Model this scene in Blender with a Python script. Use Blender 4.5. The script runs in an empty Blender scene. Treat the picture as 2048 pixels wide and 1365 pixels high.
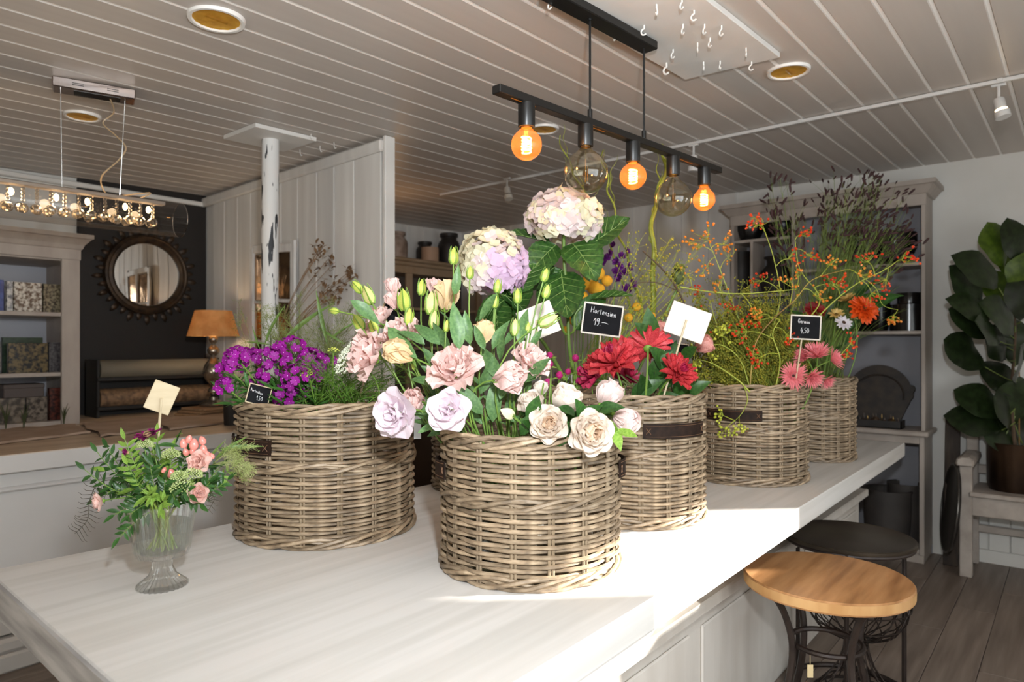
import bpy, math, random
import numpy as np
from mathutils import Vector as V, Matrix as M
rnd = random.Random(11)
R = math.radians
PI = math.pi
sc = bpy.context.scene
COL = sc.collection

# ---------------------------------------------------------------- camera, sky, sun, lights, exposure
CA, SA = 0.7703, 0.6377            # camera heading in room axes (x along the table, y towards the back wall)
HY, CX, FP, EYE = 690.0, 1024.0, 1365.0, 1.5
cam = bpy.data.cameras.new('camera')
camo = bpy.data.objects.new('camera', cam)
COL.objects.link(camo)
cam.sensor_width = 36.0
cam.lens = 24.0
cam.shift_y = (HY - 682.5) / 2048.0
cam.clip_start = 0.05
camo.location = (0, 0, EYE)
camo.rotation_euler = (R(90), 0, math.atan2(SA, CA) - R(90))
cam.dof.use_dof = True
cam.dof.focus_distance = 1.95
cam.dof.aperture_fstop = 3.6
sc.camera = camo

vs = sc.view_settings
vs.view_transform = 'Standard'
vs.look = 'None'
vs.gamma = 1.0
vs.exposure = 0.1
vs.use_curve_mapping = False

w = bpy.data.worlds.new('world')
sc.world = w
w.use_nodes = True
wn = w.node_tree.nodes
bg = wn['Background']
sky = wn.new('ShaderNodeTexSky')
sky.sky_type = 'HOSEK_WILKIE'
sky.sun_direction = V((0.64, -0.65, 0.28)).normalized()
sky.turbidity = 3.0
w.node_tree.links.new(sky.outputs[0], bg.inputs[0])
bg.inputs[1].default_value = 0.35

def light(name, kind, loc, energy, color=(1, 1, 1), size=0.1, target=None, sy=None):
    l = bpy.data.lights.new(name, kind)
    l.energy = energy
    l.color = color
    if kind == 'AREA':
        l.size = size
        if sy:
            l.shape = 'RECTANGLE'
            l.size_y = sy
    elif kind == 'SUN':
        l.angle = size
    else:
        l.shadow_soft_size = size
    o = bpy.data.objects.new(name, l)
    COL.objects.link(o)
    o.location = loc
    if target is not None:
        o.rotation_euler = (V(target) - V(loc)).to_track_quat('-Z', 'Y').to_euler()
    return o

SUN = V((-0.70, 0.71, -0.30)).normalized()
light('sun', 'SUN', (6, -6, 5), 26.0, (1.0, 0.95, 0.87), R(0.8), V((6, -6, 5)) + SUN)
# added fill lamps outside the front openings standing in for daylight, and the photographer's flash
light('added_front_fill', 'AREA', (0.9, -1.85, 1.45), 84.0, (0.91, 0.965, 1.0), 3.6, (1.3, 2.2, 1.5), 1.8)
light('added_right_fill', 'AREA', (4.5, -1.95, 1.6), 16.0, (1.0, 0.97, 0.93), 1.2, (2.9, 1.3, 1.05), 1.6)
flash = light('flash', 'SPOT', (0.10, -0.06, 1.84), 215.0, (0.91, 0.96, 1.0), 0.05, (0.10 + 0.77, -0.06 + 0.64, 1.84 + 0.18))
flash.data.spot_size = R(150)
flash.data.spot_blend = 1.0

light('back_room_lamp', 'POINT', (3.6, 4.3, 2.25), 3.2, (1.0, 0.55, 0.24), 0.12)

# ---------------------------------------------------------------- projection helpers (photo pixel + distance -> room)
def ray(px, py):
    r = (px - CX) / FP
    return V((CA + SA * r, SA - CA * r, -(py - HY) / FP))
EYEV = V((0, 0, EYE))
def at(px, py, D): return EYEV + ray(px, py) * D
def on_z(px, py, z):
    q = ray(px, py); return EYEV + q * ((z - EYE) / q.z)
def on_x(px, py, x):
    q = ray(px, py); return EYEV + q * (x / q.x)
def on_y(px, py, y):
    q = ray(px, py); return EYEV + q * (y / q.y)
CZ, CSL = 2.637, 0.0282            # the ceiling rises a little along x
def cz(x): return CZ + CSL * x
def on_c(px, py, off=0.0):
    q = ray(px, py); return EYEV + q * ((CZ + off - EYE) / (q.z - CSL * q.x))
FWD = V((CA, SA, 0)); RIGHT = V((SA, -CA, 0)); UP = V((0, 0, 1))
TOCAM = -FWD

# ---------------------------------------------------------------- mesh building
class MB:
    def __init__(s):
        s.v = []; s.q = []; s.t = []; s.n = 0
    def raw(s, v, q=None, t=None):
        v = np.asarray(v, dtype=np.float64).reshape(-1, 3)
        if q is not None and len(q): s.q.append(np.asarray(q, dtype=np.int64).reshape(-1, 4) + s.n)
        if t is not None and len(t): s.t.append(np.asarray(t, dtype=np.int64).reshape(-1, 3) + s.n)
        s.v.append(v); s.n += len(v)
        return s
    def arr(s):
        v = np.concatenate(s.v) if s.v else np.zeros((0, 3))
        q = np.concatenate(s.q) if s.q else np.zeros((0, 4), np.int64)
        t = np.concatenate(s.t) if s.t else np.zeros((0, 3), np.int64)
        return v, q, t
    def add(s, tpl, m=None):
        v, q, t = tpl.arr()
        if m is not None:
            a = np.array(m); v = v @ a[:3, :3].T + a[:3, 3]
        return s.raw(v, q, t)
    def box(s, lo, hi, ch=0.0):
        x0, y0, z0 = lo; x1, y1, z1 = hi
        if ch <= 0:
            v = [(x0,y0,z0),(x1,y0,z0),(x1,y1,z0),(x0,y1,z0),(x0,y0,z1),(x1,y0,z1),(x1,y1,z1),(x0,y1,z1)]
            return s.raw(v, [(0,3,2,1),(4,5,6,7),(0,1,5,4),(1,2,6,5),(2,3,7,6),(3,0,4,7)])
        c = min(ch, abs(x1-x0)/2.01, abs(y1-y0)/2.01, abs(z1-z0)/2.01)
        P = []; idx = {}
        for i, (X, dx) in enumerate(((x0, c), (x1, -c))):
            for j, (Y, dy) in enumerate(((y0, c), (y1, -c))):
                for k, (Z, dz) in enumerate(((z0, c), (z1, -c))):
                    for a, p in enumerate(((X, Y+dy, Z+dz), (X+dx, Y, Z+dz), (X+dx, Y+dy, Z))):
                        idx[(i,j,k,a)] = len(P); P.append(p)
        Q = []; T = []
        g = lambda i,j,k,a: idx[(i,j,k,a)]
        Q += [(g(0,0,0,0),g(0,0,1,0),g(0,1,1,0),g(0,1,0,0)), (g(1,0,0,0),g(1,1,0,0),g(1,1,1,0),g(1,0,1,0)),
              (g(0,0,0,1),g(1,0,0,1),g(1,0,1,1),g(0,0,1,1)), (g(0,1,0,1),g(0,1,1,1),g(1,1,1,1),g(1,1,0,1)),
              (g(0,0,0,2),g(0,1,0,2),g(1,1,0,2),g(1,0,0,2)), (g(0,0,1,2),g(1,0,1,2),g(1,1,1,2),g(0,1,1,2))]
        for i in (0,1):
            for j in (0,1):
                Q.append((g(i,j,0,0),g(i,j,1,0),g(i,j,1,1),g(i,j,0,1)))
        for i in (0,1):
            for k in (0,1):
                Q.append((g(i,0,k,0),g(i,1,k,0),g(i,1,k,2),g(i,0,k,2)))
        for j in (0,1):
            for k in (0,1):
                Q.append((g(0,j,k,1),g(1,j,k,1),g(1,j,k,2),g(0,j,k,2)))
        for i in (0,1):
            for j in (0,1):
                for k in (0,1): T.append((g(i,j,k,0),g(i,j,k,1),g(i,j,k,2)))
        return s.raw(P, Q, T)
    def obox(s, c, ax, ay, az, ch=0.0):
        """box about c with half-axis vectors"""
        t = MB().box((-1,-1,-1),(1,1,1)) if ch <= 0 else None
        ax, ay, az = V(ax), V(ay), V(az)
        if t is None:
            lx, ly, lz = ax.length, ay.length, az.length
            t = MB().box((-lx,-ly,-lz),(lx,ly,lz), ch)
            ax, ay, az = ax/lx, ay/ly, az/lz
        m = M(((ax.x,ay.x,az.x,c[0]),(ax.y,ay.y,az.y,c[1]),(ax.z,ay.z,az.z,c[2]),(0,0,0,1)))
        return s.add(t, m)
    def tube(s, pts, r, n=6, cap=True, closed=False):
        P = np.array([tuple(p) for p in pts], dtype=np.float64)
        k = len(P)
        rr = np.full(k, r, dtype=np.float64) if np.isscalar(r) else np.interp(np.linspace(0,1,k), np.linspace(0,1,len(r)), r)
        if closed: T = np.roll(P,-1,0) - np.roll(P,1,0)
        else: T = np.gradient(P, axis=0) if k > 2 else np.repeat((P[1]-P[0])[None], 2, 0)
        T /= np.maximum(np.linalg.norm(T, axis=1)[:,None], 1e-9)
        up = np.array((0.,0.,1.)) if abs(T[0][2]) < 0.9 else np.array((1.,0.,0.))
        N = np.zeros_like(P); a = up - T[0]*np.dot(up,T[0]); a /= np.linalg.norm(a); N[0] = a
        for i in range(1, k):
            a = N[i-1] - T[i]*np.dot(N[i-1],T[i]); l = np.linalg.norm(a)
            N[i] = a/l if l > 1e-6 else N[i-1]
        B = np.cross(T, N)
        th = np.linspace(0, 2*PI, n, endpoint=False)
        v = P[:,None,:] + rr[:,None,None]*(np.cos(th)[None,:,None]*N[:,None,:] + np.sin(th)[None,:,None]*B[:,None,:])
        v = v.reshape(-1,3)
        seg = k if closed else k-1
        i = np.arange(seg)[:,None]; j = np.arange(n)[None,:]; i2 = (i+1) % k; j2 = (j+1) % n
        q = np.stack([i*n+j, i*n+j2, i2*n+j2, i2*n+j], -1).reshape(-1,4)
        t = []
        if cap and not closed and n >= 3:
            t = [(0,a+1,a) for a in range(1,n-1)] + [((k-1)*n,(k-1)*n+a,(k-1)*n+a+1) for a in range(1,n-1)]
        return s.raw(v, q, t)
    def lathe(s, prof, n=24, c=(0,0,0), rib=None):
        """prof: (radius, z) from bottom to top"""
        p = np.array(prof, dtype=np.float64); k = len(p)
        th = np.linspace(0, 2*PI, n, endpoint=False)
        rad = p[:,0][:,None]*np.ones(n)[None,:]
        if rib is not None: rad = rad*(1+rib[0]*np.cos(th*rib[1]))[None,:]
        v = np.stack([rad*np.cos(th), rad*np.sin(th), p[:,1][:,None]*np.ones(n)[None,:]], -1).reshape(-1,3) + np.array(c)
        i = np.arange(k-1)[:,None]; j = np.arange(n)[None,:]; j2 = (j+1) % n
        q = np.stack([i*n+j, i*n+j2, (i+1)*n+j2, (i+1)*n+j], -1).reshape(-1,4)
        return s.raw(v, q)
    def ball(s, c, r, n=8, k=6, sz=1.0):
        prof = [(max(1e-4, r*math.sin(PI*i/k)), -r*sz*math.cos(PI*i/k)) for i in range(k+1)]
        return s.lathe(prof, n, c)
    def disc(s, c, r, n=24, up=1):
        th = np.linspace(0, 2*PI, n, endpoint=False)
        v = [(c[0]+r*math.cos(a), c[1]+r*math.sin(a), c[2]) for a in th] + [tuple(c)]
        t = [(i, (i+1) % n, n) if up > 0 else ((i+1) % n, i, n) for i in range(n)]
        return s.raw(v, None, t)
    def grid(s, f, nu, nv):
        v = [f(i/(nu), j/(nv)) for i in range(nu+1) for j in range(nv+1)]
        w_ = nv+1
        q = [(i*w_+j, (i+1)*w_+j, (i+1)*w_+j+1, i*w_+j+1) for i in range(nu) for j in range(nv)]
        return s.raw(v, q)
    def mesh(s, name, mat=None, smooth=True):
        v, q, t = s.arr()
        me = bpy.data.meshes.new(name)
        me.vertices.add(len(v)); me.vertices.foreach_set('co', v.astype(np.float32).ravel())
        nl = len(q)*4 + len(t)*3
        me.loops.add(nl)
        me.loops.foreach_set('vertex_index', np.concatenate([q.ravel(), t.ravel()]).astype(np.int32))
        me.polygons.add(len(q)+len(t))
        st = np.concatenate([np.arange(len(q))*4, len(q)*4+np.arange(len(t))*3]).astype(np.int32)
        me.polygons.foreach_set('loop_start', st)
        me.polygons.foreach_set('use_smooth', np.full(len(q)+len(t), smooth, dtype=bool))
        me.update(calc_edges=True)
        if smooth and len(v) < 4000:
            try: me.set_sharp_from_angle(angle=R(40))
            except Exception: pass
        if mat: me.materials.append(mat)
        return me

def frame(loc, y, z=None, s=1.0):
    """matrix with +Y along y and +Z near z"""
    y = V(y).normalized()
    z = V(z) if z is not None else UP
    x = y.cross(z)
    if x.length < 1e-4: x = y.cross(V((1, 0.3, 0.2)))
    x.normalize(); z = x.cross(y)
    if np.isscalar(s): s = (s, s, s)
    m = M(((x.x*s[0], y.x*s[1], z.x*s[2], loc[0]), (x.y*s[0], y.y*s[1], z.y*s[2], loc[1]),
           (x.z*s[0], y.z*s[1], z.z*s[2], loc[2]), (0, 0, 0, 1)))
    return m

# ---------------------------------------------------------------- objects
def root(name, label, cat, loc=(0, 0, 0), group=None):
    o = bpy.data.objects.new(name, None)
    o.empty_display_size = 0.05
    COL.objects.link(o)
    o.location = loc
    o['label'] = label; o['category'] = cat
    if group: o['group'] = group
    return o
def part(name, me, parent, m=None, label=None, stuff=False):
    """mesh in room coordinates (or placed by matrix m in room coordinates) as a child of parent"""
    o = bpy.data.objects.new(name, me)
    COL.objects.link(o)
    o.parent = parent
    off = V((0, 0, 0)); p = parent
    inv = M.Identity(4); chain = []
    while p is not None:
        chain.append(p.matrix_basis.copy()); p = p.parent
    for b in reversed(chain): inv = inv @ b
    inv = inv.inverted()
    o.matrix_basis = inv @ m if m is not None else inv
    if label: o['label'] = label
    if stuff: o['kind'] = 'stuff'
    return o
def solo(name, me, label, cat, group=None, m=None, kind=None):
    o = bpy.data.objects.new(name, me)
    COL.objects.link(o)
    if m is not None: o.matrix_basis = m
    o['label'] = label; o['category'] = cat
    if group: o['group'] = group
    if kind: o['kind'] = kind
    return o
def struct(name, me, parent=None):
    o = bpy.data.objects.new(name, me)
    COL.objects.link(o)
    if parent: o.parent = parent
    else: o['kind'] = 'structure'
    return o

# ---------------------------------------------------------------- materials
def lin(h):
    if not isinstance(h, str): return tuple(h) + ((1.0,) if len(h) == 3 else ())
    c = [int(h[i:i+2], 16)/255 for i in (0, 2, 4)]
    return tuple(x/12.92 if x <= 0.04045 else ((x+0.055)/1.055)**2.4 for x in c) + (1.0,)
MATS = {}
def mat(name, c1, c2=None, rough=0.5, metal=0.0, scale=(8, 8, 8), bump=0.0, rand=0.0, detail=3.0, lo=0.35, hi=0.65,
        transl=0.0, spec=0.5, coords='Object', bscale=None, coat=0.0, c3=None):
    """principled surface whose colour runs between c1 and c2 over stretched noise; rand varies the value per object"""
    if name in MATS: return MATS[name]
    m = bpy.data.materials.new(name); m.use_nodes = True
    nt = m.node_tree; N = nt.nodes; L = nt.links
    b = N['Principled BSDF']; out = N['Material Output']
    b.inputs['Roughness'].default_value = rough
    b.inputs['Metallic'].default_value = metal
    b.inputs['Specular IOR Level'].default_value = spec
    if coat: b.inputs['Coat Weight'].default_value = coat
    col = None
    if c2 is not None or bump:
        tc = N.new('ShaderNodeTexCoord'); mp = N.new('ShaderNodeMapping')
        mp.inputs['Scale'].default_value = scale
        L.new(tc.outputs[coords], mp.inputs['Vector'])
        no = N.new('ShaderNodeTexNoise'); no.inputs['Scale'].default_value = 1.0; no.inputs['Detail'].default_value = detail
        L.new(mp.outputs[0], no.inputs['Vector'])
        if c2 is not None:
            cr = N.new('ShaderNodeValToRGB')
            cr.color_ramp.elements[0].position = lo; cr.color_ramp.elements[0].color = lin(c1)
            cr.color_ramp.elements[1].position = hi; cr.color_ramp.elements[1].color = lin(c2)
            if c3 is not None:
                e = cr.color_ramp.elements.new((lo+hi)/2); e.color = lin(c3)
            L.new(no.outputs[0], cr.inputs[0]); col = cr.outputs[0]
        if bump:
            bn = N.new('ShaderNodeBump'); bn.inputs['Strength'].default_value = bump; bn.inputs['Distance'].default_value = 0.004
            src = no
            if bscale:
                mp2 = N.new('ShaderNodeMapping'); mp2.inputs['Scale'].default_value = bscale
                L.new(tc.outputs[coords], mp2.inputs['Vector'])
                src = N.new('ShaderNodeTexNoise'); src.inputs['Scale'].default_value = 1.0
                L.new(mp2.outputs[0], src.inputs['Vector'])
            L.new(src.outputs[0], bn.inputs['Height']); L.new(bn.outputs[0], b.inputs['Normal'])
    if rand:
        oi = N.new('ShaderNodeObjectInfo'); hs = N.new('ShaderNodeHueSaturation')
        mr = N.new('ShaderNodeMapRange'); mr.inputs[3].default_value = 1-rand; mr.inputs[4].default_value = 1+rand
        L.new(oi.outputs['Random'], mr.inputs[0]); L.new(mr.outputs[0], hs.inputs['Value'])
        if col is not None: L.new(col, hs.inputs['Color'])
        else: hs.inputs['Color'].default_value = lin(c1)
        col = hs.outputs[0]
    if col is not None: L.new(col, b.inputs['Base Color'])
    else: b.inputs['Base Color'].default_value = lin(c1)
    if transl:
        tr = N.new('ShaderNodeBsdfTranslucent'); mx = N.new('ShaderNodeMixShader'); mx.inputs[0].default_value = transl
        if col is not None: L.new(col, tr.inputs[0])
        else: tr.inputs[0].default_value = lin(c1)
        L.new(b.outputs[0], mx.inputs[1]); L.new(tr.outputs[0], mx.inputs[2]); L.new(mx.outputs[0], out.inputs[0])
    MATS[name] = m
    return m
def emis(name, c, s):
    m = bpy.data.materials.new(name); m.use_nodes = True
    b = m.node_tree.nodes['Principled BSDF']
    b.inputs['Base Color'].default_value = lin(c)
    b.inputs['Emission Color'].default_value = lin(c); b.inputs['Emission Strength'].default_value = s
    return m
def thin_glass(name, tint=(1, 1, 1), refl=1.0, rough=0.0, base=0.04):
    m = bpy.data.materials.new(name); m.use_nodes = True
    nt = m.node_tree; N = nt.nodes; L = nt.links
    N.remove(N['Principled BSDF'])
    t = N.new('ShaderNodeBsdfTransparent'); t.inputs[0].default_value = (*tint, 1)
    g = N.new('ShaderNodeBsdfGlossy'); g.inputs['Roughness'].default_value = rough
    f = N.new('ShaderNodeLayerWeight'); f.inputs[0].default_value = 0.25
    ma = N.new('ShaderNodeMath'); ma.operation = 'MULTIPLY_ADD'; ma.inputs[1].default_value = refl*0.55; ma.inputs[2].default_value = base
    ma.use_clamp = True
    mx = N.new('ShaderNodeMixShader')
    L.new(f.outputs['Facing'], ma.inputs[0]); L.new(ma.outputs[0], mx.inputs[0])
    L.new(t.outputs[0], mx.inputs[1]); L.new(g.outputs[0], mx.inputs[2]); L.new(mx.outputs[0], N['Material Output'].inputs[0])
    return m
def real_glass(name, tint=(1, 1, 1), thru=0.45):
    m = bpy.data.materials.new(name); m.use_nodes = True
    nt = m.node_tree; N = nt.nodes; L = nt.links
    N.remove(N['Principled BSDF'])
    t = N.new('ShaderNodeBsdfTransparent'); t.inputs[0].default_value = (*tint, 1)
    g = N.new('ShaderNodeBsdfGlass'); g.inputs['IOR'].default_value = 1.4; g.inputs[0].default_value = (*tint, 1)
    mx = N.new('ShaderNodeMixShader'); mx.inputs[0].default_value = thru
    L.new(g.outputs[0], mx.inputs[1]); L.new(t.outputs[0], mx.inputs[2]); L.new(mx.outputs[0], N['Material Output'].inputs[0])
    return m
def lerp(a, b, t): return a + (b - a)*t
def bez(a, b, c, n=8):
    a, b, c = V(a), V(b), V(c)
    return [a*(1-t)**2 + b*2*t*(1-t) + c*t*t for t in [i/n for i in range(n+1)]]
def spline(pts, n=6):
    """smooth path through points"""
    P = [V(p) for p in pts]; out = []
    for i in range(len(P)-1):
        p0 = P[max(0, i-1)]; p1 = P[i]; p2 = P[i+1]; p3 = P[min(len(P)-1, i+2)]
        for k in range(n):
            t = k/n
            out.append(0.5*((2*p1) + (p2-p0)*t + (2*p0-5*p1+4*p2-p3)*t*t + (3*p1-p0-3*p2+p3)*t**3))
    out.append(P[-1])
    return out

# ================================================================ setting
m_board = mat('ceiling_board_paint', 'beb5ad', 'c6beb6', 0.42, scale=(0.6, 9, 9), bump=0.05, rand=0.03)
m_joint = mat('joint_highlight_white', 'f6f3ef', rough=0.4)  # white puts the light caught by the board grooves into the colour
m_white = mat('white_plaster', 'd3d1cb', 'dad8d3', 0.7, scale=(3, 3, 3))
m_dark = mat('dark_wall_paint', '1a1512', '201a17', 0.6, scale=(4, 4, 4))
m_plank = mat('whitewashed_plank', 'cbc6c0', 'e4e1dc', 0.6, scale=(9, 9, .8), bump=0.2, rand=0.06, lo=0.25, hi=0.75)
m_trim = mat('painted_trim', 'd8d5d0', 'e0ddd8', 0.5, scale=(5, 5, 5))
m_floor = mat('grey_oak_floor', '6f6157', '8b7c70', 0.42, scale=(1.5, 22, 22), bump=0.06, rand=0.07)
m_cream = mat('cream_cabinet_paint', 'bfb4a8', 'cac0b5', 0.5, scale=(3, 3, 3))
XL, XR, YF, YB = -2.6, 5.72, -1.6, 5.5

# floor
fl = struct('floor', MB().box((XL-.1, YF-.1, -.1), (XR+.1, YB+.1, -.012)).mesh('floor', m_floor, False))
pl = [MB().box((0, 0, -.012), (1.28, .192, 0), .0015).mesh('floor_plank', m_floor, False)]
ny = 0
y = YF
while y < YB:
    x = XL - (ny*0.43 % 1.28)
    while x < XR:
        if x > XL - .9 and y < 4.0 and (x > 1.2 or y > 1.6):
            o = part('plank', pl[0], fl); o.location = (x, y, 0)
        x += 1.283
    y += .195; ny += 1

# ceiling with tongue and groove boards
Lc = XR - XL + .1
tilt = M.Rotation(-math.atan(CSL), 4, 'Y')
ce = struct('ceiling', MB().box((XL-.2, YF-.2, 2.86), (XR+.2, YB+.2, 2.95)).mesh('ceiling', m_joint, False))
PB = 0.1525
bm_ = MB().box((0, 0.0055, 0), (Lc, PB-0.0055, .018), .004).mesh('ceiling_board', m_board, False)
jm_ = MB().box((0, -0.008, .0035), (Lc, 0.008, .016)).mesh('ceiling_joint', m_joint, False)
y = 2.687 - 29*PB
while y < YB + .1:
    for nm, me in (('board', bm_), ('joint_highlight_strip', jm_)):
        o = part(nm, me, ce, M.Translation((XL-.05, y, cz(XL-.05))) @ tilt)
    y += PB

# walls
def planks(parent, n, f, th=.018):
    for i in range(n):
        f(i)
wb = struct('wall_back', MB().box((XL-.1, YB, -.05), (XR+.1, YB+.12, 2.9)).mesh('wall_back', m_white, False))
part('painted_panel', MB().box((1.77, YB-.03, 0), (2.70, YB, 2.74), .004).mesh('painted_panel', m_dark, False), wb)
pmesh = MB().box((0, -.02, 0), (.232, 0, 2.85), .004).mesh('wall_plank', m_plank, False)
for i in range(13):
    o = part('plank', pmesh, wb); o.location = (2.75 + i*.236, YB-.002, 0)
wr = struct('wall_right', MB().box((XR, YF-.1, -.05), (XR+.12, YB+.1, 2.95)).mesh('wall_right', m_white, False))
pmesh2 = MB().box((-.02, 0, 0), (0, .246, 2.85), .004).mesh('wall_plank', m_plank, False)
for i in range(13):
    o = part('plank', pmesh2, wr); o.location = (XR-.002, 2.24 + i*.25, 0)
for i in range(16):                     # low panelling behind the bench
    o = part('wainscot_board', MB().box((XR-.022, .35-i*.122, .09), (XR, .467-i*.122, 1.02), .004).mesh('wainscot_board', m_white, False) if i == 0 else wain, wr)
    if i == 0: wain = o.data
    else: o.location = (0, -i*.122, 0)
struct('baseboard_right', MB().box((XR-.03, YF, 0), (XR, .6, .09), .004).mesh('baseboard_right', m_white, False))
struct('wall_left', MB().box((XL-.12, YF-.1, -.05), (XL, YB+.1, 2.9)).mesh('wall_left', m_white, False))
# front wall behind the photographer: one doorway on the right lets the sun in
DX0, DX1, DZ = 3.78, 5.07, 2.13
DM, DS = 4.44, 1.72      # doorway up to DM, then an added high window, its sill DS set to shade the stool
wf = struct('wall_front', MB().box((XL-.1, YF-.12, -.05), (-.9, YF, 2.95)).box((2.7, YF-.12, -.05), (DX0, YF, 2.95)).box((-.9, YF-.12, -.05), (2.7, YF, .55)).box((-.9, YF-.12, 2.35), (2.7, YF, 2.95)).box((DX1, YF-.12, -.05), (XR+.1, YF, 2.95))
            .box((DX0, YF-.12, DZ), (DX1, YF, 2.95)).box((DM, YF-.12, -.05), (DX1, YF, DS)).mesh('wall_front', m_white, False))
dm = MB().box((DX0, YF-.1, 0), (DX0+.04, YF+.02, DZ)).box((DX1-.03, YF-.1, DS), (DX1, YF+.02, DZ)).box((DX0, YF-.1, DZ-.04), (DX1, YF+.02, DZ))
wm = MB()  # unseen shop window, added to go with the front fill lamp
for x_ in (-.9, .28, 1.48, 2.66): wm.box((x_, YF-.09, .55), (x_+.04, YF-.03, 2.35))
for z_ in (.55, 2.31): wm.box((-.9, YF-.09, z_), (2.7, YF-.03, z_+.04))
w1 = struct('window_1', wm.mesh('window_1', m_trim, False))
for x_ in (-.86, .32, 1.52): part('pane', MB().box((x_, YF-.063, .59), (x_+1.16 if x_ > 0 else x_+1.14, YF-.058, 2.31)).mesh('added_window_pane', bpy.data.materials.get('added_window_glass') or thin_glass('added_window_glass', (.97, .98, .98), .5, 0, .02), False), w1)
struct('door_1', dm.mesh('door_1', m_trim, False))

# partition of upright boards with a white end post and a cornice strip
pA, pB = V((2.570, 3.089, 0)), V((2.690, 5.50, 0))
pd = (pB - pA).normalized(); pn = V((-pd.y, pd.x, 0)); LP = (pB-pA).length
wp = struct('wall_partition', MB().obox(pA + pd*LP/2 - pn*.044 + UP*1.36, pd*LP/2, pn*.02, UP*1.36).mesh('wall_partition', m_plank, False))
x = .03; widths = [.27, .215, .2, .235, .22, .2, .24, .21, .22, .2, .23, .2]
for i, w_ in enumerate(widths):
    if x + w_ > LP: break
    part('plank', MB().obox(pA + pd*(x+w_/2) - pn*.012 + UP*1.345, pd*(w_/2-.003), pn*.012, UP*1.345, .004).mesh('partition_plank', m_plank, False), wp)
    x += w_
struct('trim_1', MB().obox(pA - pd*.01 - pn*.027 + UP*1.354, pd*.014, pn*.036, UP*1.354, .004).mesh('trim_1', m_trim, False))
struct('trim_2', MB().obox(pA + pd*LP/2 + pn*.012 + UP*2.655, pd*LP/2, pn*.016, UP*.035, .01).mesh('trim_2', m_plank, False))
struct('trim_3', MB().box((XL, YB-.05, 2.62), (2.68, YB-.005, 2.655), .006).mesh('trim_3', m_trim, False))

# ================================================================ work table
m_table = mat('whitewashed_table', 'cfcbc5', 'dedad5', 0.5, scale=(1.3, 26, 26), bump=0.12, lo=0.25, hi=0.6, c3='d6d2cc', detail=5)
m_end = mat('shaded_end_grain', '8b8886', 'b3b0ad', 0.6, scale=(12, 3, 34), bump=0.3, lo=0.35, hi=0.65)  # grey of the end grain with the end's shade put into the colour
m_base = mat('table_base_paint', 'c6bfb6', 'd2ccc4', 0.55, scale=(10, 10, 1.5), bump=0.1)
TZ = 0.9
tq = [(.465, .765), (4.749, .812), (4.74, 1.99), (.505, 2.225)]
tb = root('work_table', 'long whitewashed wooden work table carrying the wicker flower baskets', 'table', (2.6, 1.4, 0))
def prism(quad, z0, z1, ch=.006):
    c = V((sum(p[0] for p in quad)/4, sum(p[1] for p in quad)/4, 0))
    lv = []
    for z, k in ((z0, ch), (z0+ch, 0), (z1-ch, 0), (z1, ch)):
        for p in quad:
            d_ = (c - V((p[0], p[1], 0))).normalized()
            lv.append((p[0]+d_.x*k, p[1]+d_.y*k, z))
    q = [(a*4+i, a*4+(i+1) % 4, a*4+4+(i+1) % 4, a*4+4+i) for a in range(3) for i in range(4)]
    q += [(3, 2, 1, 0), (12, 13, 14, 15)]
    return MB().raw(lv, q)
part('tabletop', prism(tq, TZ-.082, TZ).mesh('tabletop', m_table, False), tb)
ea, eb = V((.465, .765, 0)), V((.505, 2.225, 0)); ed = (eb-ea).normalized()
part('end_grain', MB().obox((ea+eb)/2 + UP*(TZ-.041) + V((-.004, 0, 0)), ed*((eb-ea).length/2-.001), V((.004, 0, 0)), UP*.040).mesh('end_grain', m_end, False), tb, label='end grain of the table top, grey with painted-in shade')
part('base_cabinet', MB().box((.95, 1.035, 0), (4.60, 1.95, .57), .004).mesh('base_cabinet', m_base, False), tb)
part('shelf', MB().box((.93, .985, .57), (4.62, 1.97, .615), .006).mesh('table_shelf', m_base, False), tb)
part('back_panel', MB().box((.95, 1.62, .615), (4.60, 1.64, TZ-.083)).mesh('table_back', m_base, False), tb)
for i, x in enumerate((.95, 3.30, 4.52)):
    part('post', MB().box((x, 1.03, .613), (x+.08, 1.09, TZ-.083), .004).mesh('table_post', m_base, False), tb)
for x0, x1 in ((1.05, 2.2), (2.3, 3.4), (3.5, 4.5)):
    part('panel', MB().box((x0, 1.024, .07), (x1, 1.036, .50), .005).mesh('table_panel', m_base, False), tb)
part('end_panel', MB().box((4.60, 1.06, .0), (4.63, 1.30, TZ-.083), .004).mesh('table_end_panel', m_base, False), tb)

# glass dish with a crown of points on the table's shelf
m_dish = mat('frosted_dish_glass', 'd9d6c8', 'efece0', 0.25, scale=(60, 60, 60), bump=0.6, transl=0.35)
p = V((1.83, 1.15, .616))
ds = root('glass_dish', 'pressed glass dish with a rim of points on the table shelf', 'dish', p)
part('bowl', MB().lathe([(.001, .004), (.15, .004), (.165, .012), (.17, .05), (.172, .055), (.162, .05), (.155, .016), (.001, .012)], 40, p, (.012, 26)).mesh('dish_bowl', m_dish), ds)
cr = MB()
for i in range(20):
    a = i/20*2*PI; c = p + V((.168*math.cos(a), .168*math.sin(a), .05))
    tg = V((-math.sin(a), math.cos(a), 0))
    cr.obox(c + UP*.008, tg*.016, V((math.cos(a), math.sin(a), 0))*.004, UP*.010, .003)
    cr.obox(c + UP*.03, tg*.009, V((math.cos(a), math.sin(a), 0))*.0035, UP*.016, .006)
part('crown_rim', cr.mesh('crown_rim', m_dish), ds, stuff=True)

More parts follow.
